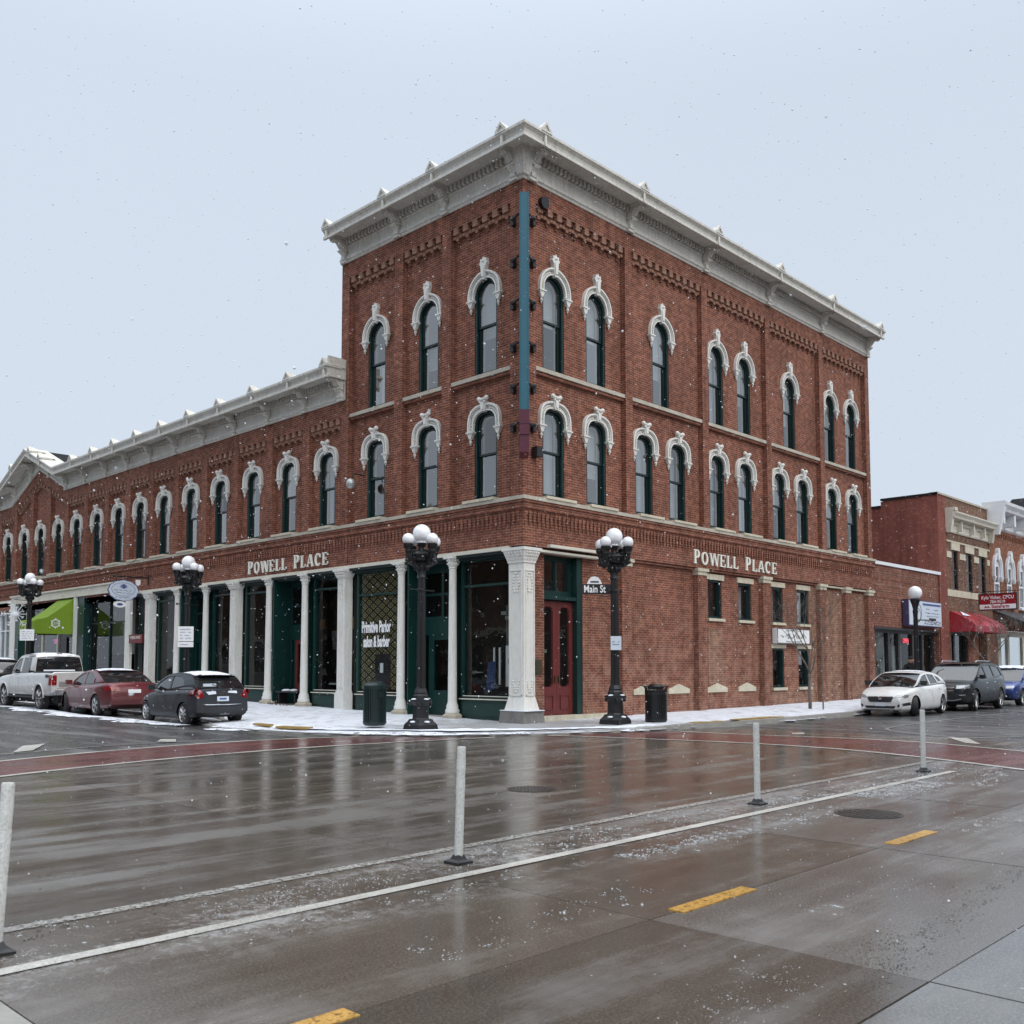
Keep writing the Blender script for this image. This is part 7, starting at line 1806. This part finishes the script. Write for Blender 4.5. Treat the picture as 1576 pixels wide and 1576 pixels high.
E_ = [(0, 1), (1, 2), (2, 3), (3, 4), (3, 5), (5, 6), (6, 7), (3, 8), (8, 9), (9, 10), (0, 11), (11, 12), (12, 13), (13, 14), (0, 15), (15, 16), (16, 17), (17, 18), (4, 19)]
RD = [.155, .165, .18, .10, .06, .09, .065, .045, .09, .065, .045, .11, .075, .055, .045, .11, .075, .055, .045, .095]
skin_body('body', J, E_, RD, 'cloth_dark', pe)
hd = MB().sphere((.30, 0, 1.61), .095, 16, 12, 1.25); hd.sphere((.395, 0, 1.595), .018, 8, 6, 1.5); hd.sphere((.30, .095, 1.60), .025, 8, 6, 1.4); hd.sphere((.30, -.095, 1.60), .025, 8, 6, 1.4); hd.build('head', 'skin', pe, smooth='all')
MB().sphere((.27, 0, 1.66), .112, 16, 10, 1.0).sphere((.37, 0, 1.66), .07, 12, 6, .25).build('cap', 'cloth_dark', pe, smooth='all')
MB().sphere((.22, 0, 1.46), .10, 12, 8, .8).build('scarf', 'cloth_maroon', pe, smooth='all')
for s_ in (1, -1):
    hx, hy, hz = .50, .19*s_, 1.0
    hh = MB().sphere((hx-.02, hy, hz), .04, 10, 8, .6)
    for i, L_ in enumerate((.065, .075, .07, .055)):
        y = hy+(-.027+.018*i)*s_; hh.tube([(hx+.005, y, hz), (hx+.035, y, hz-.005), (hx+.035+L_*.35, y, hz-.025), (hx+.025+L_*.3, y, hz-.045)], .009, 6, r1=.007)
    hh.tube([(hx-.01, hy-.035*s_, hz+.005), (hx+.02, hy-.055*s_, hz-.01), (hx+.045, hy-.05*s_, hz-.02)], .010, 6, r1=.008)
    hh.build('hand', 'skin', pe, smooth='all')
sh_ = thing('paper_sheet', 'pale printed sheet held by the bending person', 'sheet', (20.75, -1.75, .26), R(215))
MB().add([(.50, -.26, .93), (.50, .26, .93), (.62, .24, 1.14), (.62, -.24, 1.14)], [(0, 1, 2, 3)])
m_ = MB(); m_.add([(.46, -.28, .90), (.46, .28, .90), (.60, .25, 1.12), (.60, -.25, 1.12), (.47, -.28, .895), (.47, .28, .895), (.61, .25, 1.115), (.61, -.25, 1.115)], [(0, 1, 2, 3), (7, 6, 5, 4), (0, 4, 5, 1), (1, 5, 6, 2), (2, 6, 7, 3), (3, 7, 4, 0)]); m_.build('sheet', 'sign_blue_white', sh_)
# ================================================================= FALLING SNOW
r_ = random.Random(17); fl = MB(); cp = Vector(camo.location)
q_ = [(1, 0, 0), (-1, 0, 0), (0, 1, 0), (0, -1, 0), (0, 0, 1), (0, 0, -1)]; qf = [(0, 2, 4), (2, 1, 4), (1, 3, 4), (3, 0, 4), (2, 0, 5), (1, 2, 5), (3, 1, 5), (0, 3, 5)]
x = 0
while x < 24000:
    p_ = Vector((r_.uniform(-18, 34), r_.uniform(-17, 34), r_.uniform(0, 16)))
    d_ = (p_-cp).length
    if d_ < 2.5: continue
    if p_.x > -.5 and p_.y > -.5: continue
    x += 1
    s_ = r_.choice((.0035, .0045, .006, .0085, .012))*r_.uniform(.7, 1.2); s_ = s_*min(1, .25+d_/20); st_ = Vector((r_.uniform(.8, 1.6), r_.uniform(.7, 1.2), r_.uniform(.7, 1.4)))
    fl.add([(p_.x+a*s_*st_.x, p_.y+b*s_*st_.y, p_.z+c*s_*st_.z) for a, b, c in q_], qf)
k = 0
while k < 900:      # nearer flakes, in the air round the photographer
    p_ = cp+Vector((r_.uniform(-5, 5), r_.uniform(-5, 5), r_.uniform(-1.5, 3.5))); d_ = (p_-cp).length
    if d_ < .9 or p_.z < .02: continue
    k += 1; s_ = r_.choice((.0010, .0014, .002, .003)); st_ = Vector((r_.uniform(.8, 1.6), r_.uniform(.7, 1.2), r_.uniform(.7, 1.6)))
    fl.add([(p_.x+a*s_*st_.x, p_.y+b*s_*st_.y, p_.z+c*s_*st_.z) for a, b, c in q_], qf)
for _ in range(70):     # a few large clumped flakes drifting close by
    p_ = cp+Vector((r_.uniform(-2.6, 2.6), r_.uniform(-2.6, 2.6), r_.uniform(-1.2, 1.9)))
    if (p_-cp).length < 1.1 or p_.z < .05: continue
    for j in range(3):
        s_ = r_.uniform(.0015, .0034); o_ = Vector((r_.gauss(0, .0025), r_.gauss(0, .0025), r_.gauss(0, .0025)))+p_
        fl.add([(o_.x+a*s_, o_.y+b*s_, o_.z+c*s_) for a, b, c in q_], qf)
stuff(fl.build('falling_snow', 'snow', uv=False), 'falling snowflakes drifting across the whole street', 'snowflakes')
bpy.context.view_layer.update()
